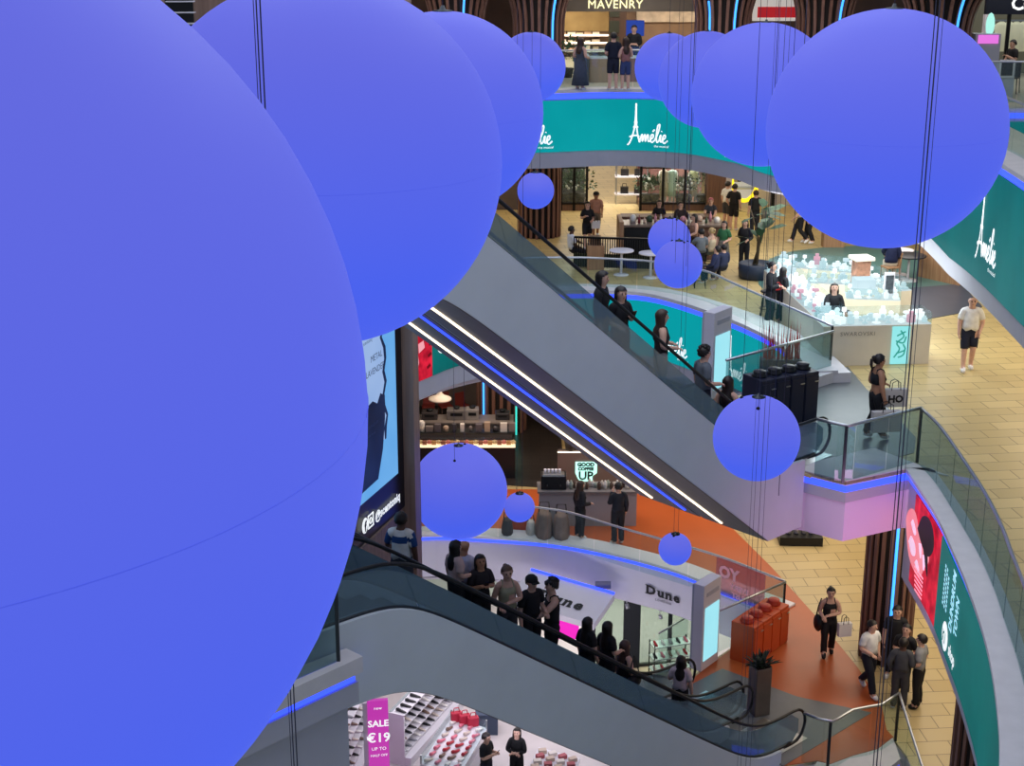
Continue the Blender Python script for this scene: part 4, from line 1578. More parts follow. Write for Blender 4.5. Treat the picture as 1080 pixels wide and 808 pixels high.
def big_plant(label, loc):
    t = thing('potted_plant', label, 'plant', loc, 0)
    MB().lathe([(.42, 0), (.5, .05), (.52, .42), (.47, .45), (.44, .38)], n=24).build('pot', mat('pot_navy', (34, 46, 66), .5), t)
    mb = MB()
    rr = random.Random(5)
    for k in range(4):
        mb.tube([(rr.uniform(-.1, .1), rr.uniform(-.1, .1), .4), (rr.uniform(-.15, .15), rr.uniform(-.1, .1), 1.2), (rr.uniform(-.25, .25), rr.uniform(-.1, .1), 2.0)], [.035, .028, .02], 6)
    mb.build('stem', mat('stem_brown', (74, 62, 44), .7), t)
    mb = MB()
    for k in range(17):
        a = rr.uniform(0, 2 * PI)
        b_ = Vector((rr.uniform(-.1, .1), rr.uniform(-.1, .1), rr.uniform(1.0, 1.9)))
        e = rr.uniform(.0, 1.2)
        L_ = rr.uniform(.6, 1.0)
        d = Vector((math.cos(a) * math.cos(e), math.sin(a) * math.cos(e), math.sin(e)))
        s_ = Vector((-math.sin(a), math.cos(a), .3)).normalized()
        pr = [(0, .01), (.3, .015), (.5, .12), (.75, .14), (1, .01)]
        vs, fs = [], []
        for q, w in pr:
            c = b_ + d * L_ * q + Vector((0, 0, -.25 * q * q))
            vs += [c + s_ * w, c - s_ * w]
        for i in range(4):
            fs.append((2 * i, 2 * i + 1, 2 * i + 3, 2 * i + 2))
        mb.add(vs, fs, 0, True)
    mb.build('foliage', mat('leaf_green', (40, 74, 50), .5, noise=.25, nscale=4), t)
g_ = G(797, 293, ZB)
big_plant('tall green plant in a round navy pot beside the cafe bar', (g_.x, g_.y, ZB))

# ------------------------------------------------------------------ jewellery kiosk
M_COUNTER = mat('counter_cream', (228, 218, 198), .45, noise=.03)
M_CASE = glass_mat('glass_case', (244, 250, 250), .04, haze=.02)
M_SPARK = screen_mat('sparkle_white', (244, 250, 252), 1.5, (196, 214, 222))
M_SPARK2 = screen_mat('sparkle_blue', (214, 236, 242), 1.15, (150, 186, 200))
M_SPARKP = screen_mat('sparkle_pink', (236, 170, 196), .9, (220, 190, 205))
def counter_run(label, a, b, d, h=.95, z=ZB, group='cream jewellery counters of the kiosk', bright=True):
    """a straight counter from plan point a to b, depth d to the left of the direction"""
    a, b = Vector(a), Vector(b)
    dr = (b - a)
    L_ = dr.length
    t = thing('display_counter', label, 'counter', (a.x, a.y, z), math.atan2(dr.y, dr.x), group)
    MB().box((L_ / 2, d / 2, h / 2), (L_, d, h)).build('cabinet', M_COUNTER, t)
    MB().box((L_ / 2, d / 2, h + .012), (L_ - .02, d - .02, .02)).build('lit_deck', screen_mat('deck_white', (226, 236, 240), 1.0, (176, 194, 202)), t)
    mb = MB()
    for yy in (.01, d - .01):
        mb.box((L_ / 2, yy, h + .15), (L_, .012, .26))
    for xx in (.01, L_ - .01):
        mb.box((xx, d / 2, h + .15), (.012, d - .03, .26))
    mb.build('glass_guard', M_CASE, t)
    return t, L_
GK = 'small lit jewellery stands on the kiosk counters'
def jewels(a, b, d, n, seed, h=.95, rows=2):
    a, b = Vector(a), Vector(b)
    dr = (b - a).normalized()
    nr = Vector((-dr.y, dr.x))
    L_ = (b - a).length
    rr = random.Random(seed)
    for i in range(n):
        for j in range(rows):
            p = a + dr * (L_ * (i + .5) / n + rr.uniform(-.05, .05)) + nr * (d * (j + .5) / rows)
            w, hh = rr.uniform(.1, .2), rr.uniform(.08, .3)
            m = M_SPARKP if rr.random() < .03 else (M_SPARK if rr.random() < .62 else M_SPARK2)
            mb = MB()
            k = rr.random()
            if k < .45:
                mb.box((0, 0, hh * .35), (w, w * .8, hh * .7))
                mb.box((0, 0, hh * .85), (w * .55, w * .45, hh * .3))
            elif k < .75:
                mb.lathe([(w * .5, 0), (w * .5, .02), (w * .12, .04), (w * .12, hh * .6), (w * .45, hh * .65), (w * .45, hh)], n=10)
            else:
                mb.box((0, 0, .02), (w * 1.2, w, .04))
                mb.ball((0, 0, .04 + w * .4), w * .42, n=10)
            o = mb.build('jewellery_stand', m)
            o.location = (p.x, p.y, ZB + h + .03)
            o.rotation_euler = (0, 0, rr.uniform(0, 3))
            tag(o, 'small glowing jewellery display stand on a lit kiosk counter', 'display stand', GK)
f0, f1 = xy(866, 386.5, ZB), xy(979, 383.5, ZB)
runs = [
    ('front jewellery counter facing the passing man in white shirt', f0, f1, .75, 9, 1),
    ('jewellery counter along the glass balustrade of the void', Vector((6.75, 38.7)), f0 + Vector((-.05, .86)), .7, 16, 2),
    ('middle jewellery counter behind the crouching shop worker', Vector((8.25, 35.5)), Vector((9.55, 35.3)), .7, 6, 3),
    ('back jewellery counter nearest the round navy plant pot', Vector((7.1, 39.2)), Vector((9.15, 38.3)), .7, 8, 4),
    ('jewellery counter with the tall print tower on it', Vector((8.9, 38.0)), Vector((9.5, 36.2)), .65, 6, 5),
    ('inner low jewellery counter in the middle of the kiosk', Vector((7.6, 37.2)), Vector((8.9, 36.9)), .6, 5, 6),
]
for lb_, a_, b_, d_, n_, sd in runs:
    t, L_ = counter_run(lb_, a_, b_, d_)
    if sd == 1:
        mb = MB()
        put(mb, glyphs('SWAROVSKI', .135, spacing=1.15), lambda x, y: (.4 + x, -.012, .72 + y))
        mb.build('lettering', mat('letter_taupe', (150, 140, 124), .5), t)
        sx = L_ * .72
        MB().box((sx, -.02, .47), (.42, .03, .9)).build('poster_screen', screen_mat('screen_aqua', (120, 222, 226), 1.0, (168, 240, 240)), t)
        mb = MB()
        put(mb, strokes([[(.0, .1), (.12, .3), (.05, .45), (.2, .6), (.12, .75)], [(.05, .2), (.25, .28), (.2, .42)], [(.02, .5), (.2, .45), (.26, .6)], [(.1, .1), (.22, .16), (.26, .32)], [(.04, .62), (.16, .68), (.24, .72)]], .035), lambda x, y: (sx - .14 + x, -.04, .08 + y))
        mb.build('poster_drawing', mat('screen_jade', (40, 150, 140), emit=.6), t)
    jewels(a_, b_, d_, n_, sd, rows=3 if d_ > .65 else 2)
# print tower and small sign on the kiosk
p = xy(884, 296, 7.1)
t = thing('display_tower', 'orange print tower with pale top in the middle of the kiosk', 'display', (8.95, 37.1, ZB), .2)
MB().box((0, 0, .8), (.36, .36, 1.6)).build('shaft', mat('tower_print', (176, 128, 104), .5, noise=.5, nscale=6), t)
MB().box((0, 0, 1.64), (.52, .5, .08)).build('top_plate', M_COUNTER, t)
t = thing('counter_sign', 'small framed menu sign standing at the middle jewellery counter', 'sign', (9.35, 35.75, ZB + .97), .1)
MB().box((0, 0, .3), (.26, .05, .6)).build('frame', M_WHITE, t)
MB().box((0, -.03, .3), (.2, .01, .46)).build('picture', mat('print_grey', (70, 76, 84), .5, noise=.5, nscale=14), t)
# tall glass case stack
t = thing('display_case', 'stacked glass case of pale jewellery at the kiosk corner', 'display case', (8.75, 35.9, ZB), .1)
MB().box((0, 0, .5), (.5, .45, 1.0)).build('base', M_COUNTER, t)
MB().box((0, 0, 1.2), (.48, .43, .38)).build('glass_box', M_SPARK2, t)

# ------------------------------------------------------------------ cafe table group past the kiosk
def round_table(label, loc, r=.42, h=.74, mtop=None, group=None):
    t = thing('round_table', label, 'table', loc, 0, group)
    MB().lathe([(r, h - .03), (r, h), (r * .98, h + .005)], n=28).build('tabletop', mtop or M_WHITE, t)
    MB().lathe([(.04, .03), (.035, h - .03)], n=10).build('stem', M_WHITE, t)
    MB().lathe([(r * .62, 0), (r * .6, .02), (.05, .035)], n=24).build('base', M_WHITE, t)
    return t
def chair(label, loc, rz, ms, ml, group=None, sh=.45):
    t = thing('cafe_chair', label, 'chair', loc, rz, group)
    MB().box((0, 0, sh), (.42, .42, .04)).build('seat', ms, t, bevel=.01)
    mb = MB()
    mb.slab([(-.2, -.2, sh + .02), (.2, -.2, sh + .02), (.19, -.26, sh + .42), (-.19, -.26, sh + .42)], (0, .03, 0))
    mb.build('backrest', ms, t)
    for sx, sy in ((-1, -1), (1, -1), (-1, 1), (1, 1)):
        MB().tube([(sx * .18, sy * .18, sh), (sx * .21, sy * .21, 0)], .016, 6).build('leg', ml, t)
    return t
def stool(label, loc, h, m, group=None, ms=None):
    t = thing('bar_stool', label, 'stool', loc, 0, group)
    MB().lathe([(.18, h - .04), (.19, h - .02), (.17, h)], n=18).build('seat', ms or m, t)
    for a in range(4):
        c, s = math.cos(a * PI / 2 + .7), math.sin(a * PI / 2 + .7)
        MB().tube([(c * .13, s * .13, h - .04), (c * .22, s * .22, 0)], .014, 6).build('leg', m, t)
    MB().tube([(.19 * math.cos(2 * PI * k / 16), .19 * math.sin(2 * PI * k / 16), h * .35) for k in range(17)], .01, 5).build('foot_ring', m, t)
    return t
gt = G(957, 296, ZB)
round_table('white round cafe table beside the man in navy jacket', (gt.x, gt.y, ZB + .01), .48, .74, mat('table_black', (34, 34, 38), .4))
gt2 = G(972, 301, ZB)
round_table('white round cafe table closest to the wood cladding', (gt2.x - .3, gt2.y + 1.3, ZB + .01), .36, .74)
gc = G(938, 298, ZB)
chair('pale cafe chair under the man in navy jacket', (gc.x, gc.y, ZB + .01), RAD(-75) + PI, M_WOODL, M_WOODL)
stool('dark backless stool beside the white cafe table', (gt.x - .35, gt.y + .75, ZB + .01), .5, M_BLKMET)
# oak cladding under the near upper ring
mb = MB()
band(mb, [Vector((10.9, 38.0)), Vector((12.2, 40.2))][::-1] if False else [xy(1012, 302, ZB), xy(968, 292, ZB), xy(972, 272, ZB)], [xy(1016, 300, ZB), xy(972, 290, ZB), xy(978, 272, ZB)], ZB, ZB + 1.15)
struct('wall_right', mb, M_WOODL, 'oak clad low wall beside the cafe tables')
# low wood box by the green floor (planter box)
g1 = G(880, 262, ZB)
t = thing('planter_box', 'long brown wood planter box at the edge of the green floor', 'planter', (g1.x, g1.y + .3, ZB))
MB().box((0, 0, .22), (.66, .4, .44)).build('box', M_WOODL, t)
MB().box((0, 0, .445), (.58, .32, .02)).build('soil', mat('soil', (40, 30, 24)), t)

# ------------------------------------------------------------------ cafe bar of the middle floor
bx0, bx1 = xy(668, 288, ZB), xy(742, 300, ZB)
bar = thing('cafe_bar', 'dark cafe bar counter with shoppers seated around it', 'counter', (3.9, 44.6, ZB))
MB().box((1.0, 0, .52), (2.9, .7, 1.04)).build('counter_body', M_WOOD, bar)
MB().box((1.0, 0, 1.07), (3.1, .9, .06)).build('counter_top', mat('bar_top', (120, 104, 94), .3, noise=.1), bar)
MB().box((-.6, -.05, .62), (.12, 1.3, 1.24)).build('end_panel', M_WOODL, bar)
MB().box((-.05, -.38, .55), (.9, .04, .9)).build('dark_cabinet', M_BLACK, bar)
MB().box((1.0, 1.7, .5), (2.9, .6, 1.0)).build('back_counter', M_WOOD, bar)
rr = random.Random(12)
for k in range(16):
    mb = MB()
    h_ = rr.uniform(.16, .3)
    if k % 3 == 0:
        mb.lathe([(.09, 0), (.1, h_ * .7), (.05, h_)], n=10)
    else:
        mb.lathe([(.04, 0), (.042, h_ * .6), (.015, h_ * .78), (.015, h_)], n=10)
    o = mb.build('bottle' if k % 3 else 'jar', mat('bottle_%d' % (k % 5), [(220, 216, 206), (120, 44, 48), (196, 170, 150), (60, 80, 60), (200, 140, 150)][k % 5], .3))
    o.location = (3.7 + .17 * k, 44.6 + rr.uniform(-.2, .2), ZB + 1.1)
    tag(o, 'small bottle or jar standing on the dark cafe bar', 'bottle', 'bottles and jars on the cafe bar')
for k, px in enumerate((728, 748, 709, 738)):
    g_ = G(px, (296, 285, 292, 303)[k], ZB)
    stool(['bar stool under the seated woman in beige top', 'bar stool under the woman in green dress', 'bar stool under the man in grey shirt', 'bar stool under the seated person in navy'][k], (g_.x, g_.y, ZB), .66, M_BLKMET, 'stools at the cafe bar')
for k, (px, py, lb_) in enumerate(((655, 276, 'white round table behind the balustrade closest to the man with the laptop'), (686, 279, 'white round table behind the balustrade next to the bar end panel'))):
    g_ = G(px, py + 14, ZB)
    round_table(lb_, (g_.x, g_.y, ZB), .36, .74)
g_ = G(608, 282, ZB)
t = thing('laptop_stand', 'brown box menu stand on the table of the man in white shirt', 'box', (g_.x + .55, g_.y - .1, ZB))
MB().box((0, 0, .36), (.5, .5, .72)).build('table', M_WOODL, t)
MB().box((0, 0, .85), (.32, .22, .26)).build('box', mat('kraft', (130, 100, 76), .7), t)
# railing with dark slats behind the far arc glass
g0, g1 = xy(606, 287, ZB), xy(690, 290, ZB)
t = thing('slat_railing', 'dark slatted railing behind the far arc glass', 'railing', (g0.x, g0.y + .5, ZB), math.atan2(g1.y - g0.y, g1.x - g0.x))
Lr = (g1 - g0).length
MB().box((Lr / 2, 0, .95), (Lr, .08, .06)).build('top_rail', M_BLKMET, t)
mb = MB()
for k in range(34):
    mb.box((Lr * k / 33, 0, .5), (.03, .03, .9))
mb.build('slat_row', M_BLKMET, t)
MB().box((Lr / 2, .06, .25), (Lr, .03, .4)).build('lower_panel', mat('panel_olive', (70, 78, 52), .6), t)
for k, px in enumerate((800, 812)):
    g_ = G(px, 338, ZB)
    stool('dark metal stool behind the kiosk end of the balustrade' if k == 0 else 'second dark metal stool behind the kiosk end of the balustrade', (g_.x + .25, g_.y + .3, ZB), .72, M_BLKMET)

# ------------------------------------------------------------------ middle floor shop fronts
YF = 52.4
def px_x(px, y, z):
    """plan x that shows at column px for a point at depth y and height z"""
    fw = y * CP - (z - CAMZ) * SP
    return (px - 540) * fw / FPX
X = lambda px: px_x(px, YF, 7.2)
mb = MB()
mb.box(((X(590) - 30) / 2 - 0, YF + .3, 7.6), (X(590) + 30, .3, 2.8))
struct('wall_front', mb, mat('wall_dim', (86, 74, 70), .7, noise=.1), 'dim wall left of the plant filled shop window')
mb = MB()
mb.box(((X(745) + X(764)) / 2, YF, 7.6), (X(764) - X(745), .8, 2.8))
struct('wall_front.001', mb, M_WOOD, 'brown wood wall beside the white shop')
mb = MB()
mb.box((X(805) + 10, YF + 1.2, 7.6), (20, .3, 2.8))
struct('wall_front.002', mb, mat('curtain_white', (206, 198, 190), .7, noise=.05), 'pale shop front beyond the cafe')
mb = MB()
mb.box((3.4, 84, 7.6), (22, .3, 2.8))
struct('wall_back', mb, mat('wall_tan', (150, 130, 96), .6, noise=.25, nscale=.7), 'far wall at the end of the tan passage')
def shop_window(label, x0, x1, y, z, h, nm, back, mid=True):
    t = thing('shop_window', label, 'shop window', (x0, y, z))
    W_ = x1 - x0
    MB().box((W_ / 2, 1.6, h / 2), (W_, .1, h)).build('back_panel', back, t)
    MB().box((W_ / 2, .8, .12), (W_, 1.6, .24)).build('plinth', M_WOOD, t)
    mb = MB()
    n = max(2, nm)
    for k in range(n + 1):
        mb.box((W_ * k / n, 0, h / 2), (.09, .09, h))
    mb.box((W_ / 2, 0, .26), (W_, .09, .06))
    if mid:
        mb.box((W_ / 2, 0, h * .55), (W_, .07, .05))
    mb.box((W_ / 2, 0, h - .05), (W_, .09, .1))
    mb.build('frame', M_BLKMET, t)
    MB().box((W_ / 2, .02, h / 2), (W_, .012, h)).build('pane', M_CASE, t)
    return t
shop_window('black framed shop window crowded with plants beside the slatted column', X(592), X(619), YF, ZB, 2.8, 2, mat('window_back_dark', (58, 58, 54), .8, noise=.3))
shop_window('black framed fashion window with mannequins and plants', X(676), X(746), YF, ZB, 2.8, 3, mat('window_back_rose', (128, 84, 78), .8, noise=.15))
def mannequin(label, loc, rz, cloth, bot):
    t = thing('mannequin', label, 'mannequin', loc, rz)
    mw = mat('mannequin_white', (232, 226, 216), .5)
    mb = MB()
    mb.lathe([(.02, 1.78), (.07, 1.74), (.085, 1.66), (.07, 1.58), (.045, 1.53), (.05, 1.48), (.16, 1.42), (.17, 1.25), (.13, 1.1), (.16, .95), (.12, .85)][::-1], n=14, sy=.7)
    for s in (-1, 1):
        mb.tube([(s * .16, 0, 1.4), (s * .22, -.02, 1.15), (s * .2, .06, .9)], [.05, .042, .03], 8)
        mb.tube([(s * .08, 0, .95), (s * .085, .01, .5), (s * .08, 0, .05)], [.085, .06, .045], 8)
    mb.build('body', mw, t)
    MB().lathe([(.17, .9), (.19, 1.0), (.16, 1.12), (.19, 1.28), (.185, 1.42), (.08, 1.47)], n=16, sy=.74).build('top', cloth, t)
    MB().lathe([(.2, .3), (.19, .6), (.18, .92), (.15, 1.02)], n=16, sy=.8).build('trousers', bot, t)
    MB().lathe([(.25, 0), (.24, .02)], n=18).build('base', M_STEEL, t)
    t.scale = (.8, .8, .8)
    return t
mc = mat('cloth_mint', (190, 208, 192), .8, noise=.1)
mk = mat('cloth_sand', (206, 186, 160), .8, noise=.1)
my = mat('cloth_lemon', (226, 222, 168), .8, noise=.1)
mannequin('white mannequin in peach top, first in the fashion window', (X(701), YF + .3, ZB + .24), PI, mk, mk)
mannequin('white mannequin in mint outfit, second in the fashion window', (X(710), YF + .3, ZB + .24), PI, mc, mc)
mannequin('white mannequin in lemon shirt, beside the green plants of the window', (X(733), YF + .4, ZB + .24), PI, my, mk)
def window_plant(label, loc, s=1., col=(60, 84, 52), flowers=False, seed=1, group='bushy plants in the shop windows'):
    t = thing('window_plant', label, 'plant', loc, 0, group)
    MB().lathe([(.14, 0), (.2, .3), (.17, .3)], n=14).build('pot', mat('pot_dark', (50, 46, 42), .7), t)
    mb = MB()
    rr = random.Random(seed)
    for k in range(170):
        a, e = rr.uniform(0, 2 * PI), rr.uniform(-.3, 1.4)
        L_ = rr.uniform(.15, .6) * s
        d = Vector((math.cos(a) * math.cos(e), math.sin(a) * math.cos(e) * .6, math.sin(e)))
        c = Vector((0, 0, .3 + .3 * s)) + d * L_
        s_ = Vector((rr.uniform(-1, 1), rr.uniform(-1, 1), rr.uniform(-1, 1))).normalized() * .05
        q = d * .12
        mb.add([c, c + q * .5 + s_, c + q, c + q * .5 - s_], [(0, 1, 2, 3)])
    mb.build('foliage', mat('leaf_%d_%d_%d' % col, col, .6, noise=.3, nscale=6), t)
    if flowers:
        mb = MB()
        for k in range(9):
            mb.ball((rr.uniform(-.3, .3) * s, rr.uniform(-.25, 0), .4 + rr.uniform(.1, .6) * s), .055, n=7)
        mb.build('blossom', mat('petal_white', (226, 220, 210), .6), t)
for k, (px, s_, fl, dz) in enumerate(((598, 1.1, False, 0), (605, .8, True, 0), (613, 1.0, False, 0), (683, .8, True, .2), (692, .7, False, .2), (719, .7, True, .2), (726, .75, True, .2), (741, 1.1, False, .2))):
    window_plant(['bushy plant at the column side of the plant window', 'white flowered plant in the plant window', 'tall bushy plant at the passage side of the plant window', 'white flowered plant under the first pane of the fashion window', 'green plant between the window posts of the fashion window', 'pink and white flowers beside the mint mannequin', 'white flowers in front of the lemon mannequin', 'big green bush beside the lemon mannequin'][k], (X(px), YF + (.45 if k < 3 else .35), ZB + .24), s_, (56, 78, 50) if k % 2 else (74, 92, 60), fl, k)
# shelf display in the passage
t = thing('clothes_rack_unit', 'white metal shelf unit with dark bags in the passage', 'shelf', (X(653), YF + 1.2, ZB))
for k in range(4):
    MB().box((.55, .3, .35 + .65 * k), (1.2, .5, .05)).build('shelf', M_WHITE, t)
for sx in (0, 1.12):
    for sy in (.08, .52):
        MB().box((sx, sy, 1.25), (.04, .04, 2.5)).build('upright', M_STEEL, t)
for k in range(6):
    mb = MB()
    mb.box((0, 0, .12), (.28, .2, .24))
    mb.tube([(-.08, 0, .24), (-.06, 0, .36), (.06, 0, .36), (.08, 0, .24)], .012, 5)
    o = mb.build('handbag', mat('bag_black', (28, 26, 28), .5) if k != 4 else mat('bag_red', (150, 34, 40), .5))
    o.location = (X(653) + .3 + .5 * (k % 2), YF + 1.45, ZB + (.375, 1.025, 1.675)[k // 2])
    tag(o, 'black handbag on the white metal shelf unit' if k != 4 else 'red handbag on the white metal shelf unit', 'bag', 'handbags on the shelf unit')
# white shop with yellow ring
t = thing('storefront', 'bright white shop front with round yellow neon ring', 'shop front', (X(766), YF + .6, ZB))
Wd = X(806) - X(766)
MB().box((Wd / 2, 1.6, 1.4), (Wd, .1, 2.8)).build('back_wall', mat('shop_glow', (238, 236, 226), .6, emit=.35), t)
MB().box((.12, .6, 1.4), (.24, 1.9, 2.8)).build('side_wall', M_WHITE, t)
mb = MB()
rx = X(788) - X(766)
mb.tube([(rx + .48 * math.cos(2 * PI * k / 32), -.1, 1.12 + .85 * math.sin(2 * PI * k / 32)) for k in range(33)], .075, 8)
mb.build('neon_ring', mat('neon_yellow', (250, 222, 40), .5, emit=1.1), t)
mb = MB()
for k in range(3):
    mb.box((rx + .5, 1.3, .5 + .6 * k), (1.4, .4, .05))
mb.build('shelf_row', M_STEEL, t)
o = MB().box((X(806) + .5, YF + 1.0, ZB + 1.4), (.12, .3, 2.8)).build('door_frame', M_BLKMET)
tag(o, 'black door post between the pale shop front panels', 'post')
rq = random.Random(4)
for k in range(9):
    mb = MB()
    mb.box((0, 0, .5), (.12, .4, 1.0))
    o = mb.build('hanging_garment', mat('garment_%d' % (k % 4), [(214, 206, 190), (90, 120, 150), (190, 176, 150), (60, 60, 66)][k % 4], .8))
    o.location = (X(770) + .2 + k * .13 if k < 4 else X(796) + .12 * (k - 4), YF + 1.9, ZB + .75)
    tag(o, 'garment hanging inside the white shop with the yellow ring', 'garment', 'garments hanging in the white shop')
# ------------------------------------------------------------------ upper floor shops
YA = 52.0
XA = lambda px, z=12.6, y=YA: px_x(px, y, z)
# far piece of the upper floor beyond the narrow bridge
mb = MB()
mb.box((17.2, 41.35, 10.3), (10.4, .3, 1.7))
trim(mb, M_PLASTER, 'grey slab edge of the far upper gallery')
o = MB().box((17.2, 41.17, 10.18), (10.4, .04, 1.2)).build('display_screen', M_TEALD)
tag(o, 'short teal screen band under the gallery of the navy fashion shop', 'screen')
o = MB().box((17.2, 41.16, 10.95), (10.4, .08, .13)).build('light_strip', M_BLUELED)
tag(o, 'blue light strip above the short teal screen band', 'light strip', 'blue light strips along the floor edges')
balustrade('clear glass balustrade before the navy fashion shop', [(12.3, 41.3), (22, 41.3)], ZA, 1.1, 1.6)
# shop with pale yellow sign
zs = Zat(2, YA, 12)
mb = MB()
mb.box(((XA(590) + XA(800)) / 2, YA, zs + 1.2), (XA(800) - XA(590), .3, 2.4))
struct('wall_shop', mb, mat('header_beige', (150, 140, 126), .6, noise=.05), 'beige header above the jewellery shop')
sg = thing('shop_sign', 'pale yellow lit sign letters on the beige header', 'sign', (XA(619), YA - .17, Zat(2, YA, 8.5)))
mb = MB()
wd = XA(677) - XA(619)
gl_ = glyphs('MAVENRY', 1.0, .0, spacing=1.08)
k_ = wd / max(v[0] for v in gl_[0])
put(mb, gl_, lambda x, y: (x, 0, y), 0, k_)
mb.build('lettering', mat('letter_lemon', (252, 246, 190), .5, emit=1.3), sg)
st = thing('jewellery_shop', 'warm lit open jewellery shop with glowing shelves under the yellow sign', 'shop', (XA(593), YA, ZA))
W_ = XA(790) - XA(593)
hs = zs - ZA
MB().box((W_ / 2, 4.2, hs / 2 + .6), (W_, .15, hs + 1.2)).build('back_wall', mat('shop_brown', (128, 104, 84), .6, noise=.1, nscale=2), st)
MB().box((W_ / 2, 2.1, hs + .9), (W_, 4.4, .1), rx=-.12).build('ceiling_panel', wood_mat('ceiling_gold', (176, 150, 100), (196, 170, 118), (1, 14, 1)), st)
MB().box((-.1, 2.1, hs / 2), (.2, 4.4, hs)).build('side_wall', M_WOOD, st)
for k in range(3):
    MB().box((XA(622) - XA(593), 4.0, .2 + .28 * k), (XA(652) - XA(593), .3, .05)).build('shelf', M_WHITE, st)
    MB().box((XA(622) - XA(593), 3.84, .235 + .28 * k), (XA(650) - XA(593), .03, .05)).build('shelf_light', M_WARMLED, st)
MB().box((XA(622) - XA(593), 4.08, 1.5), (XA(652) - XA(593), .06, 1.15)).build('wood_panel', MATS['ceiling_gold'], st)
MB().box((XA(658) - XA(593), 3.2, 1.6), (.6, .5, 3.2)).build('dark_shelf_column', mat('wood_dark', (60, 42, 36), .5), st)
for k in range(4):
    MB().box((XA(654) - XA(593), 2.93, .6 + .55 * k), (.36, .05, .42)).build('niche', mat('niche_dark', (34, 40, 34), .5), st)
MB().box((XA(715) - XA(593), 4.05, 1.7), (2.2, .1, .9)).build('poster', mat('poster_cream', (190, 176, 160), .6, noise=.2, nscale=3), st)
MB().box((XA(672) - XA(593), 3.0, 1.1), (1.0, .08, .55)).build('blue_screen', screen_mat('screen_cobalt', (36, 70, 170), .8), st)
rq = random.Random(8)
for k in range(15):
    mb = MB()
    h_ = rq.uniform(.08, .18)
    mb.box((0, 0, h_ / 2), (rq.uniform(.14, .3), .14, h_))
    o = mb.build('display_block', mat('block_%d' % (k % 3), [(226, 214, 196), (206, 176, 150), (240, 234, 224)][k % 3], .5))
    o.location = (XA(596) + .3 * (k % 5) + .08, YA + 3.97, ZA + .23 + .28 * (k // 5))
    tag(o, 'small pale display block on the glowing shop shelves', 'display block', 'blocks on the glowing shelves of the jewellery shop')
def case(label, px0, px1, y, h, top, m):
    t = thing('glass_counter', label, 'counter', (px_x(px0, y, ZA), y, ZA))
    w = px_x(px1, y, ZA) - px_x(px0, y, ZA)
    MB().box((w / 2, .35, h / 2), (w, .7, h)).build('cabinet', m, t)
    MB().box((w / 2, .35, h + .02), (w, .72, .04)).build('lit_tray', M_WARMLED if top else M_WHITE, t)
    mb = MB()
    mb.box((w / 2, 0.02, h + .17), (w, .015, .3)); mb.box((w / 2, .68, h + .17), (w, .015, .3)); mb.box((w / 2, .35, h + .33), (w, .7, .02))
    mb.build('glass_case', M_CASE, t)
case('tall glass counter beside the upper floor shop assistant', 606, 621, 46.2, .82, False, mat('counter_grey', (84, 86, 92), .4))
case('beige glass counter before the couple in navy', 622, 641, 46.6, .72, False, mat('counter_rose', (176, 148, 126), .4))
case('dim glass counter behind the far right-row globe', 658, 684, 46.8, .72, False, mat('counter_mauve', (140, 110, 110), .4))
mb = MB()
put(mb, glyphs('KFC', .3), lambda x, y: (x, 0, y)) if False else None
window_plant('green plant at the corner of the upper jewellery shop', (XA(599, 12, 48), 48.2, ZA), 1.1, (66, 96, 62), False, 21)
# upper dark walls
mb = MB()
mb.box((XA(585) - 13, YA + .5, 13.0), (26, .3, 3.4))
struct('wall_front.003', mb, mat('wall_brown', (92, 70, 60), .7, noise=.15, nscale=2), 'brown wall of the upper floor')
mb = MB()
mb.box((12.2, YA + 2.5, 13), (7.5, .3, 3.4))
struct('wall_front.004', mb, mat('wall_cocoa', (84, 66, 60), .7, noise=.15, nscale=2), 'cocoa wall behind the flared columns')
p0 = V(188, 10, 21.55)
t = thing('wall_shelf', 'black wall shelf with white boards high above the gigantic globe', 'shelf', (p0.x, p0.y, p0.z - .3))
t.scale = (.36, .36, .36)
MB().box((0, .2, .8), (1.1, .06, 1.9)).build('back_panel', M_BLACK, t)
for k in range(4):
    MB().box((.1, 0, .3 + .42 * k), (1.1, .35, .04)).build('shelf', M_WHITE, t)
mb = MB()
mb.box((-8.5, 45.2, 14), (9, .3, 5))
struct('wall_left.001', mb, M_SLAT, 'brown timber wall above the nearest globes')
MB().box((0, 0, 0), (.01, .01, .01)) if False else None
# navy fashion shop
yc = 47.5
cx0 = px_x(1036, yc, 12.5)
zc_ = Zat(cx0, yc, 15)
cs = thing('fashion_shop', 'navy fashion shop front with lit clothes rack', 'shop', (cx0, yc, ZA))
MB().box((4, 0, zc_ - ZA + 1), (8, .2, 2)).build('header', mat('header_navy', (16, 20, 36), .4), cs)
MB().box((4, 2.2, 1.3), (8, .1, 2.8)).build('back_wall', mat('shop_grey', (120, 120, 104), .6, emit=.08), cs)
MB().box((.1, .0, (zc_ - ZA) / 2), (.22, .2, zc_ - ZA)).build('door_jamb', M_WHITE, cs)
MB().box((px_x(1062, yc, 12.5) - cx0, 0, (zc_ - ZA) / 2), (.1, .1, zc_ - ZA)).build('mullion', M_BLKMET, cs)
mb = MB()
put(mb, glyphs('Calvin', .56, .012), lambda x, y: (px_x(1063, yc, 13) - cx0 + x, -.12, Zat(cx0, yc, 10) - ZA + y))
mb.build('lettering', M_LETTER, cs)
MB().box((px_x(1073, yc, 12) - cx0, 1.2, 1.75), (1.5, .05, .05)).build('clothes_rail', M_STEEL, cs)
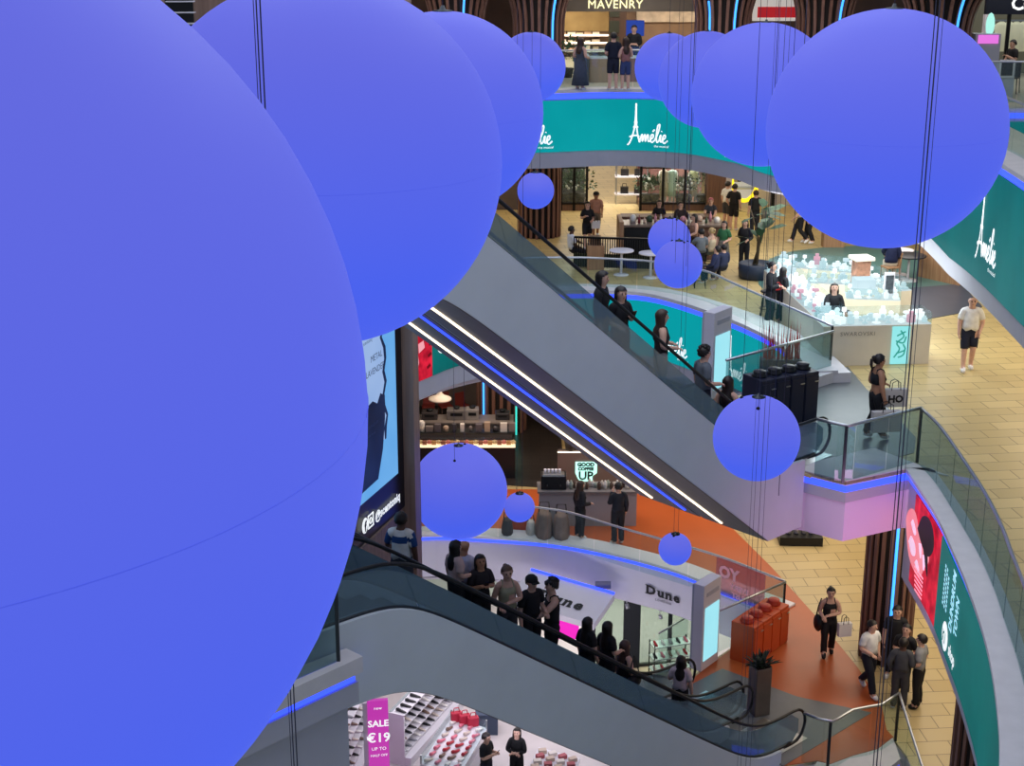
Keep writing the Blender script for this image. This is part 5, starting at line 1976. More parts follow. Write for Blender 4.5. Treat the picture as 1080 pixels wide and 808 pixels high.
for k in range(6):
    mb = MB()
    mb.lathe([(.24, .0), (.2, .5), (.24, .82), (.05, .95)], n=12, sy=.3)
    o = mb.build('shirt', mat('shirt_pale', (222, 226, 196), .7, emit=.15))
    o.location = (px_x(1066, yc, 12) + .24 * k, yc + 1.2, ZA + .78)
    tag(o, 'pale shirt hanging on the rail of the navy fashion shop', 'shirt', 'pale shirts on the lit clothes rail')
t = thing('promo_kiosk', 'grey promotion kiosk with pink lit top beside the navy shop', 'kiosk', (px_x(1037, 45, 12), 45, ZA))
MB().box((0, 0, .8), (.75, .5, 1.6)).build('body', M_PLASTER, t)
MB().box((0, -.26, 1.45), (.6, .03, .25)).build('pink_screen', screen_mat('screen_magenta', (232, 120, 226), 1.0), t)
MB().ball((0.1, 0, 1.85), .22, (.6, .6, 1.6), 12).build('lamp', screen_mat('screen_mintlamp', (170, 240, 226), 1.1), t)
t = thing('photo_frame_sign', 'white framed sign on the counter before the seated person in black', 'sign', (px_x(1059, 42.5, 12), 42.5, ZA))
MB().box((0, 0, .5), (.5, .35, 1.0)).build('counter', M_PLASTER, t)
MB().box((0, -.2, .82), (.42, .03, .5)).build('frame', M_WHITE, t)
MB().box((0, -.22, .82), (.32, .02, .38)).build('picture', mat('print_ink', (40, 42, 56), .5, noise=.6, nscale=16), t)
chair('dark chair at the counter of the navy shop', (px_x(1068, 43.6, 12), 43.6, ZA), RAD(150), M_BLACK, M_BLKMET)
# lit red and white advert above the globes
t = thing('advert_board', 'small red and white lit advert board high between the flared columns', 'board', (px_x(820, 50, 13.5), 50, Zat(10, 50, 22)))
MB().box((0, 0, .55), (1.6, .1, 1.1)).build('board', mat('board_cream', (230, 224, 214), .5, emit=.5), t)
MB().box((0, -.06, .28), (1.3, .03, .34)).build('red_stripe', mat('board_red', (200, 36, 44), .5, emit=.5), t)
mb = MB()
put(mb, glyphs('SALE', .3, .01, 'CENTER'), lambda x, y: (x, -.07, .62 + y)) if False else mb.box((0, -.06, .75), (.9, .02, .12))
mb.build('dark_line', M_LETBLK, t)

# ------------------------------------------------------------------ coffee corner of the orange floor
t = thing('partition', 'low grey brown coffee bar partition with lit top edge', 'partition', (1.35, 41.2, 0))
zt_ = Zat(2, 41.2, 476)
MB().box((1.7, .1, zt_ / 2), (3.4, .2, zt_)).build('panel', mat('partition_taupe', (104, 92, 88), .6, noise=.05), t)
MB().box((1.0, -.02, zt_ - .02), (2.0, .04, .03)).build('edge_light', M_WARMLED, t)
sgx = px_x(618, 41.1, .7)
zsg = Zat(sgx, 41.1, 499)
sg = thing('cup_sign', 'glowing mint coffee cup sign on the low partition', 'sign', (sgx, 41.17, zsg))
mb = MB()
cup = [(-.31, .32), (.33, .32), (.33, -.02), (.2, -.12), (.2, -.3), (-.12, -.3), (-.22, -.22), (-.31, -.02)]
mb.slab([(x, -.02, z) for x, z in cup], (0, .05, 0))
mb.build('plate', mat('sign_mint', (176, 246, 232), .5, emit=1.15), sg)
mb = MB()
M_SIGNTX = mat('letter_bottle', (10, 60, 64), .5)
put(mb, glyphs('GOOD', .16, .012, 'CENTER'), lambda x, y: (x, -.03, .2 + y))
put(mb, glyphs('COFFEE', .135, .01, 'CENTER'), lambda x, y: (x, -.03, .07 + y))
put(mb, glyphs('UP', .36, .012, 'CENTER'), lambda x, y: (x, -.03, -.22 + y))
mb.build('lettering', M_SIGNTX, sg)
window_plant('dark leafy plant standing on top of the coffee partition', (px_x(602, 41.3, 1.4), 41.3, zt_), .7, (40, 52, 42), False, 31)
cc = thing('coffee_counter', 'white tiled coffee counter behind the curved balustrade', 'counter', (.75, 38.1, .012))
MB().box((1.35, .35, .5), (2.7, .7, 1.0)).build('front', tile_mat('tile_white', (206, 204, 206), (196, 194, 198), (150, 150, 156), .2, .1, ms=.004), cc)
MB().box((1.35, .33, 1.02), (2.8, .8, .05)).build('worktop', mat('worktop_grey', (120, 116, 116), .3), cc)
rq = random.Random(17)
for k in range(22):
    mb = MB()
    h_ = rq.uniform(.14, .26)
    mb.lathe([(.05, 0), (.055, h_ * .7), (.025, h_ * .85), (.025, h_)], n=10)
    o = mb.build('syrup_bottle', mat('syrup_%d' % (k % 4), [(214, 210, 204), (150, 160, 150), (90, 70, 60), (196, 186, 176)][k % 4], .3))
    o.location = (1.55 + .086 * k, 38.3 + rq.uniform(-.12, .12), 1.06)
    tag(o, 'small syrup bottle standing on the white coffee counter', 'bottle', 'syrup bottles on the coffee counter')
t = thing('coffee_machine', 'dark espresso machine at the end of the white coffee counter', 'machine', (1.15, 38.4, 1.06))
MB().box((0, 0, .2), (.7, .45, .4)).build('body', mat('machine_dark', (40, 40, 44), .3, .5), t, bevel=.02)
MB().box((0, -.1, .42), (.6, .3, .05)).build('cup_tray', M_STEEL, t)
for sx in (-.18, .18):
    MB().tube([(sx, -.22, .18), (sx, -.38, .16)], .02, 6).build('handle', M_BLACK, t)
for k in range(5):
    mb = MB()
    mb.lathe([(.03, 0), (.042, .09), (.038, .09)], n=10)
    o = mb.build('paper_cup', M_WHITE)
    o.location = (.92 + .1 * k, 38.36, 1.51 - .03 * 0)
    tag(o, 'white paper cup on top of the espresso machine', 'cup', 'paper cups on the espresso machine')
# seats and bags left of the counter
for k, (px, py, s_, c_) in enumerate(((574, 570, 1.25, (122, 98, 88)), (592, 571, 1.2, (134, 108, 98)), (535, 568, .8, (60, 54, 56)), (560, 568, .7, (206, 196, 190)))):
    g_ = G(px, py, 0)
    t = thing('floor_bag', ['brown soft bag beside the white coffee counter', 'brown soft bag nearest the woman in black at the counter', 'dark soft bag half behind the globe by the pillar', 'white paper sack beside the orange box'][k], 'bag', (g_.x, g_.y + .25, .014))
    bq_ = MB().tube([(0, 0, 0), (0, 0, .04), (0, 0, .3 * s_), (0, 0, .55 * s_), (0, 0, .58 * s_)], [.26 * s_, .32 * s_, .31 * s_, .24 * s_, .2 * s_], 8, flat=.62).build('body', mat('bag_%d' % k, c_, .8, noise=.2, nscale=6), t, bevel=.02)
    mb = MB()
    mb.tube([(-.12 * s_, 0, .55 * s_), (-.1 * s_, 0, .8 * s_), (.1 * s_, 0, .8 * s_), (.12 * s_, 0, .55 * s_)], .018, 6)
    mb.build('handle', M_BLACK, bq_)
g_ = G(549, 566, 0)
t = thing('storage_box', 'orange box on the floor behind the tiny globe', 'box', (g_.x, g_.y + .6, .014))
MB().box((0, 0, .3), (.6, .4, .6)).build('body', mo, t, bevel=.01)
MB().box((0, 0, .62), (.64, .44, .04)).build('lid', mo, t)
# dark cake bar at the pillar side
yb = 41.8
br = thing('cake_bar', 'dark cake bar with warm lit display deck beside the pillar', 'counter', (-3.0, yb, .014))
MB().box((1.55, .4, .5), (3.1, .8, 1.0)).build('front', mat('bar_black', (26, 26, 30), .4), br)
MB().box((1.55, .1, 1.06), (3.1, .5, .05)).build('lit_deck', mat('deck_warm', (250, 226, 190), .5, emit=.9), br)
MB().box((1.55, -.14, 1.2), (3.1, .02, .3)).build('glass_front', M_CASE, br)
MB().box((1.55, .6, 1.28), (3.1, .4, .05)).build('shelf_top', M_DKSTEEL, br)
rq = random.Random(23)
for k in range(22):
    mb = MB()
    if k % 2:
        mb.lathe([(.07, 0), (.08, .06), (.04, .1)], n=10)
    else:
        mb.box((0, 0, .05), (.13, .12, .1))
    o = mb.build('pastry', mat('pastry_%d' % (k % 4), [(196, 140, 84), (224, 190, 140), (150, 84, 60), (214, 120, 110)][k % 4], .6))
    o.location = (-2.9 + .14 * k, yb + .02 + .08 * (k % 2), 1.1)
    tag(o, 'small pastry on the warm lit deck of the cake bar', 'pastry', 'pastries on the cake bar deck')
for k in range(12):
    mb = MB()
    w_, h_ = rq.uniform(.1, .24), rq.uniform(.14, .34)
    if k % 3:
        mb.box((0, 0, h_ / 2), (w_, .16, h_))
    else:
        mb.lathe([(w_ / 2, 0), (w_ / 2, h_ * .8), (w_ * .3, h_)], n=12)
    o = mb.build('container' if k % 3 else 'glass_jar', mat('tin_%d' % (k % 5), [(200, 196, 190), (120, 112, 110), (90, 84, 90), (170, 150, 130), (60, 60, 66)][k % 5], .4))
    o.location = (-2.75 + .25 * k, yb + .6, 1.32)
    tag(o, 'small container or jar on the top shelf of the cake bar', 'container', 'containers on the cake bar shelf')
# back bar with machines
bb = thing('back_bar', 'grey back bar with machines behind the cake bar', 'counter', (-3.2, 44.0, .014))
MB().box((1.6, .35, .5), (3.2, .7, 1.0)).build('body', mat('bar_grey', (84, 80, 82), .5), bb)
MB().box((1.6, .33, 1.03), (3.3, .8, .05)).build('top', mat('bar_stone', (130, 122, 118), .4), bb)
for k, (x_, w_, h_, c_) in enumerate(((-2.6, .5, .24, (70, 66, 68)), (-1.75, .62, .32, (120, 116, 116)), (-1.25, .4, .34, (150, 146, 146)), (-.3, .45, .22, (60, 60, 64)))):
    t = thing('bar_machine', ['dark grinder machine first on the grey back bar', 'grey coffee machine on the grey back bar under the white lamp', 'pale square machine on the grey back bar', 'dark machine at the column end of the grey back bar'][k], 'machine', (x_, 44.35, 1.07))
    MB().box((0, 0, h_ / 2), (w_, .4, h_)).build('body', mat('mach_%d' % k, c_, .4, .3, noise=.1), t, bevel=.02)
    MB().box((0, -.21, h_ * .6), (w_ * .6, .02, h_ * .3)).build('front_panel', M_BLACK, t)
    MB().lathe([(.08, h_), (.11, h_ + .07), (.09, h_ + .08)], n=14).build('hopper', M_DKSTEEL, t)
for k in range(3):
    chair(['red chair nearest the pillar in the dim lounge', 'red chair behind the white hanging lamp', 'red chair before the slatted neon column'][k], (px_x((452, 470, 489)[k], 47.5, .5), 47.5, 0.), RAD(180 + 20 * k), mat('seat_red', (140, 56, 48), .6), M_WOOD, 'red chairs in the dim lounge')
pl = V(464, 418, 43.2)
t = thing('pendant_lamp', 'wide white hanging lamp over the grey back bar', 'lamp', (pl.x, pl.y, pl.z - .1))
MB().lathe([(.36, 0), (.35, .04), (.16, .12), (.07, .2), (.05, .42), (.03, .5)], n=24).build('shade', mat('lamp_white', (220, 210, 196), .5), t)
MB().tube([(0, 0, .5), (0, 0, 3.95 - pl.z + .1)], .012, 6).build('cord', M_BLACK, t)
MB().ball((0, 0, -.02), .07, n=10).build('bulb', M_WARMLED, t)
# warm lit ceiling strip of the far lounge and walls of this floor
o = MB().box((-1.2, 50, 3.2), (2.0, .5, .08)).build('ceiling_light', mat('light_amber', (255, 226, 170), .5, emit=1.6))
tag(o, 'warm ceiling light panel of the dim lounge', 'light')
mb = MB()
mb.box((0, 56, 2), (60, .3, 4))
struct('wall_back.001', mb, mat('wall_mocha', (74, 60, 54), .7, noise=.15, nscale=2), 'dim back wall of the orange coffee floor')
mb = MB()
mb.box((-3.2, 49, 1.4), (5.2, .3, 2.8))
struct('wall_back.002', mb, mat('wall_taupe', (120, 106, 98), .7, noise=.08), 'taupe wall of the dim lounge')
# black bench with white items beside the landing block
g_ = G(846, 577, 0)
t = thing('black_plinth', 'black plinth with white bottles half hidden by the landing block', 'plinth', (g_.x, g_.y + .4, 0), -.05)
MB().box((0, 0, .12), (1.15, .7, .24)).build('base', M_BLACK, t)
for k in range(4):
    o = MB().lathe([(.07, 0), (.07, .3), (.03, .4), (.03, .46)], n=12).build('white_bottle', M_WHITE)
    o.location = (g_.x - .3 + .2 * k, g_.y + .4, .245)
    tag(o, 'white bottle standing on the black plinth', 'bottle', 'white bottles on the black plinth')
# reflection of a pink sign painted as film on the balustrade glass, lettering mirrored
u_ = len(gC)
PC = Path([tuple(p[:2]) for p in gC], -1)
uu = PC.near(*xy(795, 603, .75))
fnp = path_fn(PC, uu - .75, .0, -.03)
t = thing('glass_reflection', 'painted reflection of a pink sign with mirrored lettering on the balustrade glass', 'poster', (0, 0, 0))
mb = MB()
n_ = 8
for i in range(n_):
    a0, a1 = 1.5 * i / n_, 1.5 * (i + 1) / n_
    mb.add([fnp(a0, .12), fnp(a1, .12), fnp(a1, 1.08), fnp(a0, 1.08)], [(0, 1, 2, 3)])
pm = glass_mat('reflection_film', (240, 150, 160), .0, haze=.3)
mb.build('film', pm, t)
mb = MB()
fnp2 = path_fn(PC, uu - .75, .0, .02)
put(mb, glyphs('YO', .42, .02), fnp2, 0, 1, ox=.72, oy=.62, mirror=True)
put(mb, glyphs('EVERY', .2, .01), fnp2, 0, 1, ox=1.05, oy=.38, mirror=True)
put(mb, glyphs('MUST', .2, .01), fnp2, 0, 1, ox=1.05, oy=.17, mirror=True)
mb.build('lettering', mat('letter_pinkwhite', (236, 190, 200), .6), t)

# ------------------------------------------------------------------ bottom floor: shoe shops
LETD = mat('letter_black', (12, 12, 14))
def slab_serif(word, size):
    vs, fs, x = [], [], 0.
    H_ = {'D': .7, 'u': .5, 'n': .5, 'e': .5}
    def bar(a, b, c, d):
        k = len(vs)
        vs.extend([(a, c), (b, c), (b, d), (a, d)])
        fs.append((k, k + 1, k + 2, k + 3))
    for ch in word:
        gv, gf = glyphs(ch, 1., .045)
        x0, x1 = min(v[0] for v in gv), max(v[0] for v in gv)
        h = max(v[1] for v in gv)
        w = (x1 - x0) * 1.18
        k = len(vs)
        vs.extend([(x + (v[0] - x0) * 1.18, v[1]) for v in gv])
        fs.extend([tuple(k + i for i in f) for f in gf])
        t = .075
        if ch == 'D':
            bar(x - .09, x + .2, -.03, t - .03); bar(x - .09, x + .2, h - t, h)
        elif ch == 'u':
            bar(x - .08, x + .1, h - t, h); bar(x + w - .26, x + w - .05, h - t, h); bar(x + w - .1, x + w + .08, -.03, t - .03)
        elif ch == 'n':
            bar(x - .08, x + .1, h - t - .03, h - .03); bar(x - .08, x + .22, -.03, t - .03); bar(x + w - .24, x + w + .08, -.03, t - .03)
        x += w + .17
    return [(a * size, b * size) for a, b in vs], fs
uD = RC.near(*xy(674, 625, -.7))
sg = thing('shop_sign', 'black slab lettering of the shoe shop on the white slab edge', 'sign', (0, 0, 0))
fnD = path_fn(RC, uD, -.86, .04)
mb = MB()
put(mb, slab_serif('Dune', .34), fnD)
mb.build('lettering', LETD, sg)
mb = MB()
put(mb, glyphs('LONDON', .09, .002, spacing=1.4), path_fn(RC, uD + .28, -1.0, .04))
mb.build('small_lettering', LETD, sg)
# slanted awning panel with the same lettering
A_, B_, C_, D_ = V(560, 601.5, 36.4), V(648, 627, 35.7), V(626, 659, 35.0), V(532, 631, 35.8)
aw = thing('awning_panel', 'white slanted awning panel with black lettering behind the man in black vest', 'awning', tuple(A_))
R_ = lambda p: Vector(p) - A_
nrm_ = (B_ - A_).cross(D_ - A_).normalized()
if nrm_.y > 0:
    nrm_ = -nrm_
_r = ray(626, 659)
C_ = Vector((0, 0, CAMZ)) + _r * ((A_ - Vector((0, 0, CAMZ))).dot(nrm_) / _r.dot(nrm_))
mb = MB()
mb.slab([R_(A_), R_(B_), R_(C_), R_(D_)], -nrm_ * .35)
mb.build('panel', M_WHITE, aw)
mb = MB()
mb.tube([R_(A_) + Vector((0, 0, .03)), R_(B_) + Vector((0, 0, .03))], .035, 6)
mb.build('light_strip', M_BLUELED, aw)
ux = (B_ - A_).normalized()
uz = nrm_.cross(ux).normalized()
if uz.z < 0:
    uz = -uz
mb = MB()
dn = (A_ - D_).normalized()
e0 = A_ + (B_ - A_) * .82 + (D_ - A_) * .72
dw_ = slab_serif('Dune', .4)
dm_ = max(v[0] for v in dw_[0])
put(mb, dw_, lambda a, b: R_(e0 + ux * (a - dm_) + dn * b + nrm_ * .02))
mb.build('lettering', LETD, aw)
o = MB().box(tuple(V(636, 617, 35.9)), (.42, .05, .2)).build('air_vent', mat('vent_grey', (112, 112, 124), .6))
tag(o, 'grey air vent on the white slab edge above the awning panel', 'vent')
for k, (px, py) in enumerate(((661, 637), (696, 648))):
    p = V(px, py, 36.2)
    t = thing('spotlight', ['small steel spotlight under the slab edge nearest the awning panel', 'small steel spotlight under the slab edge nearest the totem'][k], 'lamp', tuple(p))
    MB().tube([(0, 0, 0), (.03, -.05, -.12)], .05, 10).build('head', M_STEEL, t)
    MB().tube([(0, 0, .02), (0, .1, .16)], .015, 6).build('arm', M_STEEL, t)
# shop glazing
def gpane(a, b, z0, z1):
    a, b = Vector(a), Vector(b)
    n = (b - a).normalized()
    s_ = Vector((-n.y, n.x)) * .01
    mb = MB()
    mb.prism([tuple(a - s_), tuple(b - s_), tuple(b + s_), tuple(a + s_)], z0, z1)
    return mb
w0, w1 = xy(625, 706, ZD), xy(745, 700, ZD)
t = thing('storefront', 'pale lit glass front of the shoe shop under the white slab edge', 'shop front', (0, 0, 0))
for k in range(3):
    gpane(w0.lerp(w1, k / 3 + .01), w0.lerp(w1, (k + 1) / 3 - .01), ZD + .1, -1.6).build('pane', glass_mat('glass_green', (214, 226, 218), .05), t)
for k in range(4):
    p = w0.lerp(w1, k / 3)
    MB().box((p.x, p.y, (ZD - 1.6) / 2), (.12 if k != 1 else .5, .12, -1.6 - ZD)).build('post', M_DKSTEEL, t)
mb = MB()
mb.prism([tuple(w0), tuple(w1), tuple(w1 + Vector((0, .1))), tuple(w0 + Vector((0, .1)))], ZD, ZD + .1)
mb.build('sill', M_DKSTEEL, t)
mb = MB()
mb.box((4, 45, -3.4), (14, .3, 3.8))
struct('wall_back.003', mb, mat('shop_pale_green', (186, 196, 182), .6, emit=.12, noise=.05), 'pale back wall inside the shoe shop')  # faint emission painted into the wall for the lit shop interior
mb = MB()
mb.prism([tuple(xy(560, 690, ZD)), tuple(xy(740, 720, ZD)), tuple(w1), tuple(w0)], ZD, ZD + .012)
struct('floor', mb, mat('floor_warm', (232, 214, 176), .35, noise=.04), 'warm pale floor before the shoe shop glazing')
# magenta sign
p = V(596, 664, 36.5)
o = MB().box((0, 0, 0), (.75, .06, .55)).build('magenta_sign', screen_mat('screen_fuchsia', (236, 40, 190), 1.1))
o.location = p
tag(o, 'bright magenta lit sign beside the neck of the man in black vest', 'sign')
# shoe racks near the totem
def shoe(label, loc, rz, m, group, heel=False, sc=1.):
    mb = MB()
    pr = [(-.12, .03, .075), (-.08, .04, .09), (-.02, .036, .07), (.06, .042, .045), (.12, .036, .03), (.15, .01, .02)]
    vs, fs = [], []
    for x, w, h in pr:
        for k in range(8):
            a = 2 * PI * k / 8
            vs.append((x, w * math.cos(a), max(0, h / 2 + h / 2 * math.sin(a) + (.03 * max(0, -x) / .12 if heel else 0))))
    for i in range(len(pr) - 1):
        for k in range(8):
            fs.append((i * 8 + k, i * 8 + (k + 1) % 8, (i + 1) * 8 + (k + 1) % 8, (i + 1) * 8 + k))
    fs += [tuple(range(8))[::-1], tuple(40 + k for k in range(8))]
    mb.add(vs, fs, 0, True)
    o = mb.build('shoe', m)
    o.location = loc
    o.rotation_euler = (0, 0, rz)
    o.scale = (sc, sc, sc)
    tag(o, label, 'shoe', group)
    return o
SHM = [mat('shoe_%d' % i, c, .4) for i, c in enumerate(((214, 200, 186), (26, 26, 30), (176, 36, 52), (222, 120, 140), (240, 236, 230), (120, 96, 84), (150, 150, 156)))]
g_ = G(706, 712, ZD)
rk = thing('shoe_rack', 'dark metal shoe rack on the warm floor beside the totem', 'rack', (g_.x, g_.y, ZD + .012), .3)
for k in range(3):
    MB().box((0, 0, .25 + .4 * k), (1.2, .45, .03)).build('shelf', M_STEEL, rk)
for sx in (-.58, .58):
    for sy in (-.2, .2):
        MB().tube([(sx, sy, 0), (sx, sy, 1.15)], .018, 6).build('upright', M_BLKMET, rk)
for k in range(3):
    for i in range(5):
        x_, y_ = -.48 + .24 * i, 0
        c, s_ = math.cos(.3), math.sin(.3)
        shoe('single shoe on the dark metal rack beside the totem', (g_.x + c * x_, g_.y + s_ * x_, ZD + .28 + .4 * k), .3 - PI / 2, SHM[(k + i * 2) % 7], 'shoes on the dark metal rack')
balustrade('short sloping steel and glass rail before the shoe rack', [tuple(xy(695, 668, -3.6)), tuple(xy(726, 650, -3.6))], -4.7, 1.1, 1.5)
# sale banner
pb_ = V(398, 738, 33.2)
bn = thing('sale_banner', 'tall magenta sale banner standing in the bottom shoe shop', 'banner', (pb_.x, pb_.y, ZD))
hb_ = pb_.z - ZD
MB().box((0, 0, hb_ / 2), (.52, .12, hb_), rz=.15).build('panel', screen_mat('banner_magenta', (206, 60, 186), .8, (216, 76, 196)), bn)
MB().box((-.32, .02, hb_ / 2 - .04), (.12, .16, hb_ - .08), rz=.15).build('frame_side', M_WHITE, bn)
cr, sr = math.cos(.15), math.sin(.15)
fb = lambda a, b: (a * cr + .075 * sr, a * sr - .075 * cr, hb_ + b)
for s_, z_, y_ in (('new', .12, -.24), ('SALE', .25, -.72), ('\u20ac19', .36, -1.16), ('UP TO', .13, -1.4), ('HALF OFF', .1, -1.58)):
    mb = MB()
    put(mb, glyphs(s_, z_, .006 if z_ > .15 else 0, 'CENTER'), fb, 0, 1, ox=0, oy=y_)
    mb.build('lettering', M_LETTER, bn)
# wall shelving running back from the banner
def shelving(label, a, b, h, n, seed, group, shoelabel, rows=4, tilt=0.):
    a, b = Vector(a), Vector(b)
    dr = b - a
    L_ = dr.length
    rz = math.atan2(dr.y, dr.x)
    t = thing('shoe_shelf', label, 'shelf', (a.x, a.y, ZD), rz)
    MB().box((L_ / 2, .25, h / 2), (L_, .06, h)).build('back_panel', mat('shelf_back', (150, 158, 160), .6), t)
    for k in range(rows):
        MB().box((L_ / 2, .05, .3 + (h - .35) * k / max(1, rows - 1)), (L_, .42, .04)).build('shelf', M_WHITE, t)
    MB().box((L_ / 2, -.05, .12), (L_, .6, .24)).build('plinth', M_WHITE, t)
    for x_ in (0, L_):
        MB().box((x_, .05, h / 2), (.05, .46, h)).build('end_panel', M_WHITE, t)
    rr = random.Random(seed)
    nx = Vector((-math.sin(rz), math.cos(rz)))
    for k in range(rows):
        for i in range(n):
            p = a + dr * ((i + .6) / (n + .2)) + nx * .0
            shoe(shoelabel, (p.x, p.y, ZD + .322 + (h - .35) * k / max(1, rows - 1)), rz - PI / 2 + rr.uniform(-.15, .15), SHM[rr.choice((1, 1, 1, 0, 4, 6, 5))], group, sc=1.15)
p0, p1 = xy(421, 806, ZD), xy(478, 742, ZD)
shelving('long pale shoe shelf running back beside the magenta banner', p0, p1, 1.5, 12, 5, 'shoes on the long pale shelf', 'small shoe on the long pale shelf beside the banner')
p0, p1 = xy(362, 830, ZD), xy(386, 778, ZD)
shelving('pale shelf with shoes at the block side of the magenta banner', p0, p1, 1.7, 6, 6, 'shoes on the shelf by the block', 'small shoe on the shelf between the block and the banner')
# display table of red bags and shoes
za_ = ZD + .85
c1, c2, c3, c4 = xy(443, 806, za_), xy(476, 757, za_), xy(514, 768, za_), xy(486, 815, za_)
cen = (c1 + c2 + c3 + c4) / 4
tb_ = thing('display_table', 'glass edged table of red and pink shoes in the bottom shop', 'table', (cen.x, cen.y, ZD))
q_ = [c - cen for c in (c1, c2, c3, c4)]
MB().prism([tuple(c) for c in q_], .8, .85).build('tabletop', M_WHITE, tb_)
MB().prism([tuple(c * .85) for c in q_], .02, .4).build('lower_shelf', M_WHITE, tb_)
for c in q_:
    MB().box((c.x * .97, c.y * .97, .55), (.05, .05, 1.1)).build('leg', M_STEEL, tb_)
for i in range(4):
    a, b = q_[i] * .97, q_[(i + 1) % 4] * .97
    gpane(a, b, .86, 1.1).build('glass_edge', M_CASE, tb_)
rr = random.Random(2)
for i in range(4):
    for j in range(7):
        a = c1.lerp(c4, (i + .6) / 4.2).lerp(c2.lerp(c3, (i + .6) / 4.2), (j + .6) / 7.4)
        m_ = SHM[2] if j in (2, 3) and i > 0 else SHM[rr.choice((0, 0, 3, 4, 5, 3))]
        shoe('small pink, red or beige shoe on the glass edged table', (a.x, a.y, za_ + .002), RAD(60) + rr.uniform(-.2, .2), m_, 'shoes on the glass edged table', True, 1.2)
for k in range(3):
    a = c2.lerp(c3, .15 + .25 * k).lerp(cen, .08)
    t = thing('handbag', ['red handbag first on the far edge of the glass edged table', 'red handbag in the middle of the far table edge', 'red handbag last on the far edge of the glass edged table'][k], 'bag', (a.x, a.y, za_ + .002), .3)
    MB().box((0, 0, .14), (.3, .16, .28)).build('body', mat('bag_crimson', (186, 40, 66), .5, noise=.1), t, bevel=.03)
    MB().tube([(-.09, 0, .27), (-.06, 0, .4), (.06, 0, .4), (.09, 0, .27)], .014, 6).build('handle', mat('bag_crimson', (186, 40, 66)), t)
g_ = G(517, 790, ZD)
t = thing('storage_box', 'dark blue box stool beside the man with the phone in the bottom shop', 'box', (g_.x - .1, g_.y + 1.0, ZD))
MB().box((0, 0, .3), (.6, .6, .6)).build('body', mat('box_slate', (66, 78, 100), .6), t, bevel=.01)
MB().box((0, 0, .61), (.64, .64, .04)).build('lid', mat('box_slate', (66, 78, 100)), t)
za2 = ZD + .85
d1, d2, d3, d4 = xy(556, 812, za2), xy(568, 788, za2), xy(612, 800, za2), xy(604, 826, za2)
cen = (d1 + d2 + d3 + d4) / 4
t = thing('display_table', 'white table of small boxes at the shop end, cut by the escalator panel', 'table', (cen.x, cen.y, ZD))
MB().prism([tuple(c - cen) for c in (d1, d2, d3, d4)], .8, .85).build('tabletop', M_WHITE, t)
MB().prism([tuple((c - cen) * .8) for c in (d1, d2, d3, d4)], 0, .8).build('base', M_WHITE, t)
for k in range(16):
    a = d1.lerp(d4, (k % 4 + .6) / 4.2).lerp(d2.lerp(d3, (k % 4 + .6) / 4.2), (k // 4 + .6) / 4.4)
    o = MB().box((0, 0, .05), (.2, .14, .1)).build('shoe_box', mat('shoebox_%d' % (k % 3), [(196, 176, 158), (220, 210, 200), (170, 90, 96)][k % 3], .7))
    o.location = (a.x, a.y, za2 + .002)
    o.rotation_euler = (0, 0, .3 + .2 * math.sin(k))
    tag(o, 'small box on the white table at the end of the bottom shop', 'box', 'small boxes on the white shop table')
fr = thing('wire_frame_stand', 'thin steel frame stand behind the white table of boxes', 'stand', (*xy(566, 784, ZD), ZD))
mb = MB()
mb.tube([(-.25, .8, 0), (-.25, .8, 1.5), (.25, .8, 1.5), (.25, .8, 0)], .02, 6)
mb.build('frame', M_STEEL, fr)
MB().box((0, .8, .02), (.7, .3, .04)).build('base', M_STEEL, fr)
# ------------------------------------------------------------------ people
BK, NV, WH = (22, 22, 27), (24, 28, 46), (232, 232, 230)
DKH, BRH, GRH = (26, 21, 20), (58, 40, 30), (150, 146, 142)
def at(px, py, z, dz=0.):
    g = G(px, py, z)
    return (g.x, g.y, z + dz)
def per(label, px, py, z, face, dx=0, dy=0, dz=.012, **k):
    g = G(px, py, z)
    return person(label, (g.x + dx, g.y + dy, z + dz), face, **k)

# upper floor
per('man in navy tee and shorts at the upper glass balustrade, back turned', 647, 97, ZA, 95, h=1.66, top=('tee', NV), bottom=('shorts', NV), arms=('bend', 'bend'), hcol=DKH, dy=.35, shoes=(210, 200, 190), dz=0)
per('woman in denim shorts and pink top beside the man in navy on the upper floor', 660, 97, ZA, 100, h=1.52, top=('tank', (150, 104, 100)), bottom=('shorts', (52, 66, 110)), hair='long', hcol=BRH, sex='f', arms=('bend', 'cross'), dy=.35, dz=0)
per('shop assistant in black behind the dim counter of the jewellery shop', 670, 84, ZA, 265, h=1.6, top=('long', BK), bottom=('long', BK), arms=('cross', 'cross'), dz=0, dy=.9)
per('shopper in grey dress beside the tall glass counter on the upper floor', 612, 96, ZA, 60, h=1.5, top=('tank', (66, 72, 84)), bottom=('longdress', (66, 74, 90)), hair='long', hcol=BRH, sex='f', arms=('bend', 'bend'), dz=0, dy=.3)
per('seated person in black before the navy fashion shop', 1068, 88, ZA, 200, h=1.65, top=('tee', BK), bottom=('long', BK), pose='sit', arms=('phone', 'lap'), dz=0, dy=.3, seat=.46)

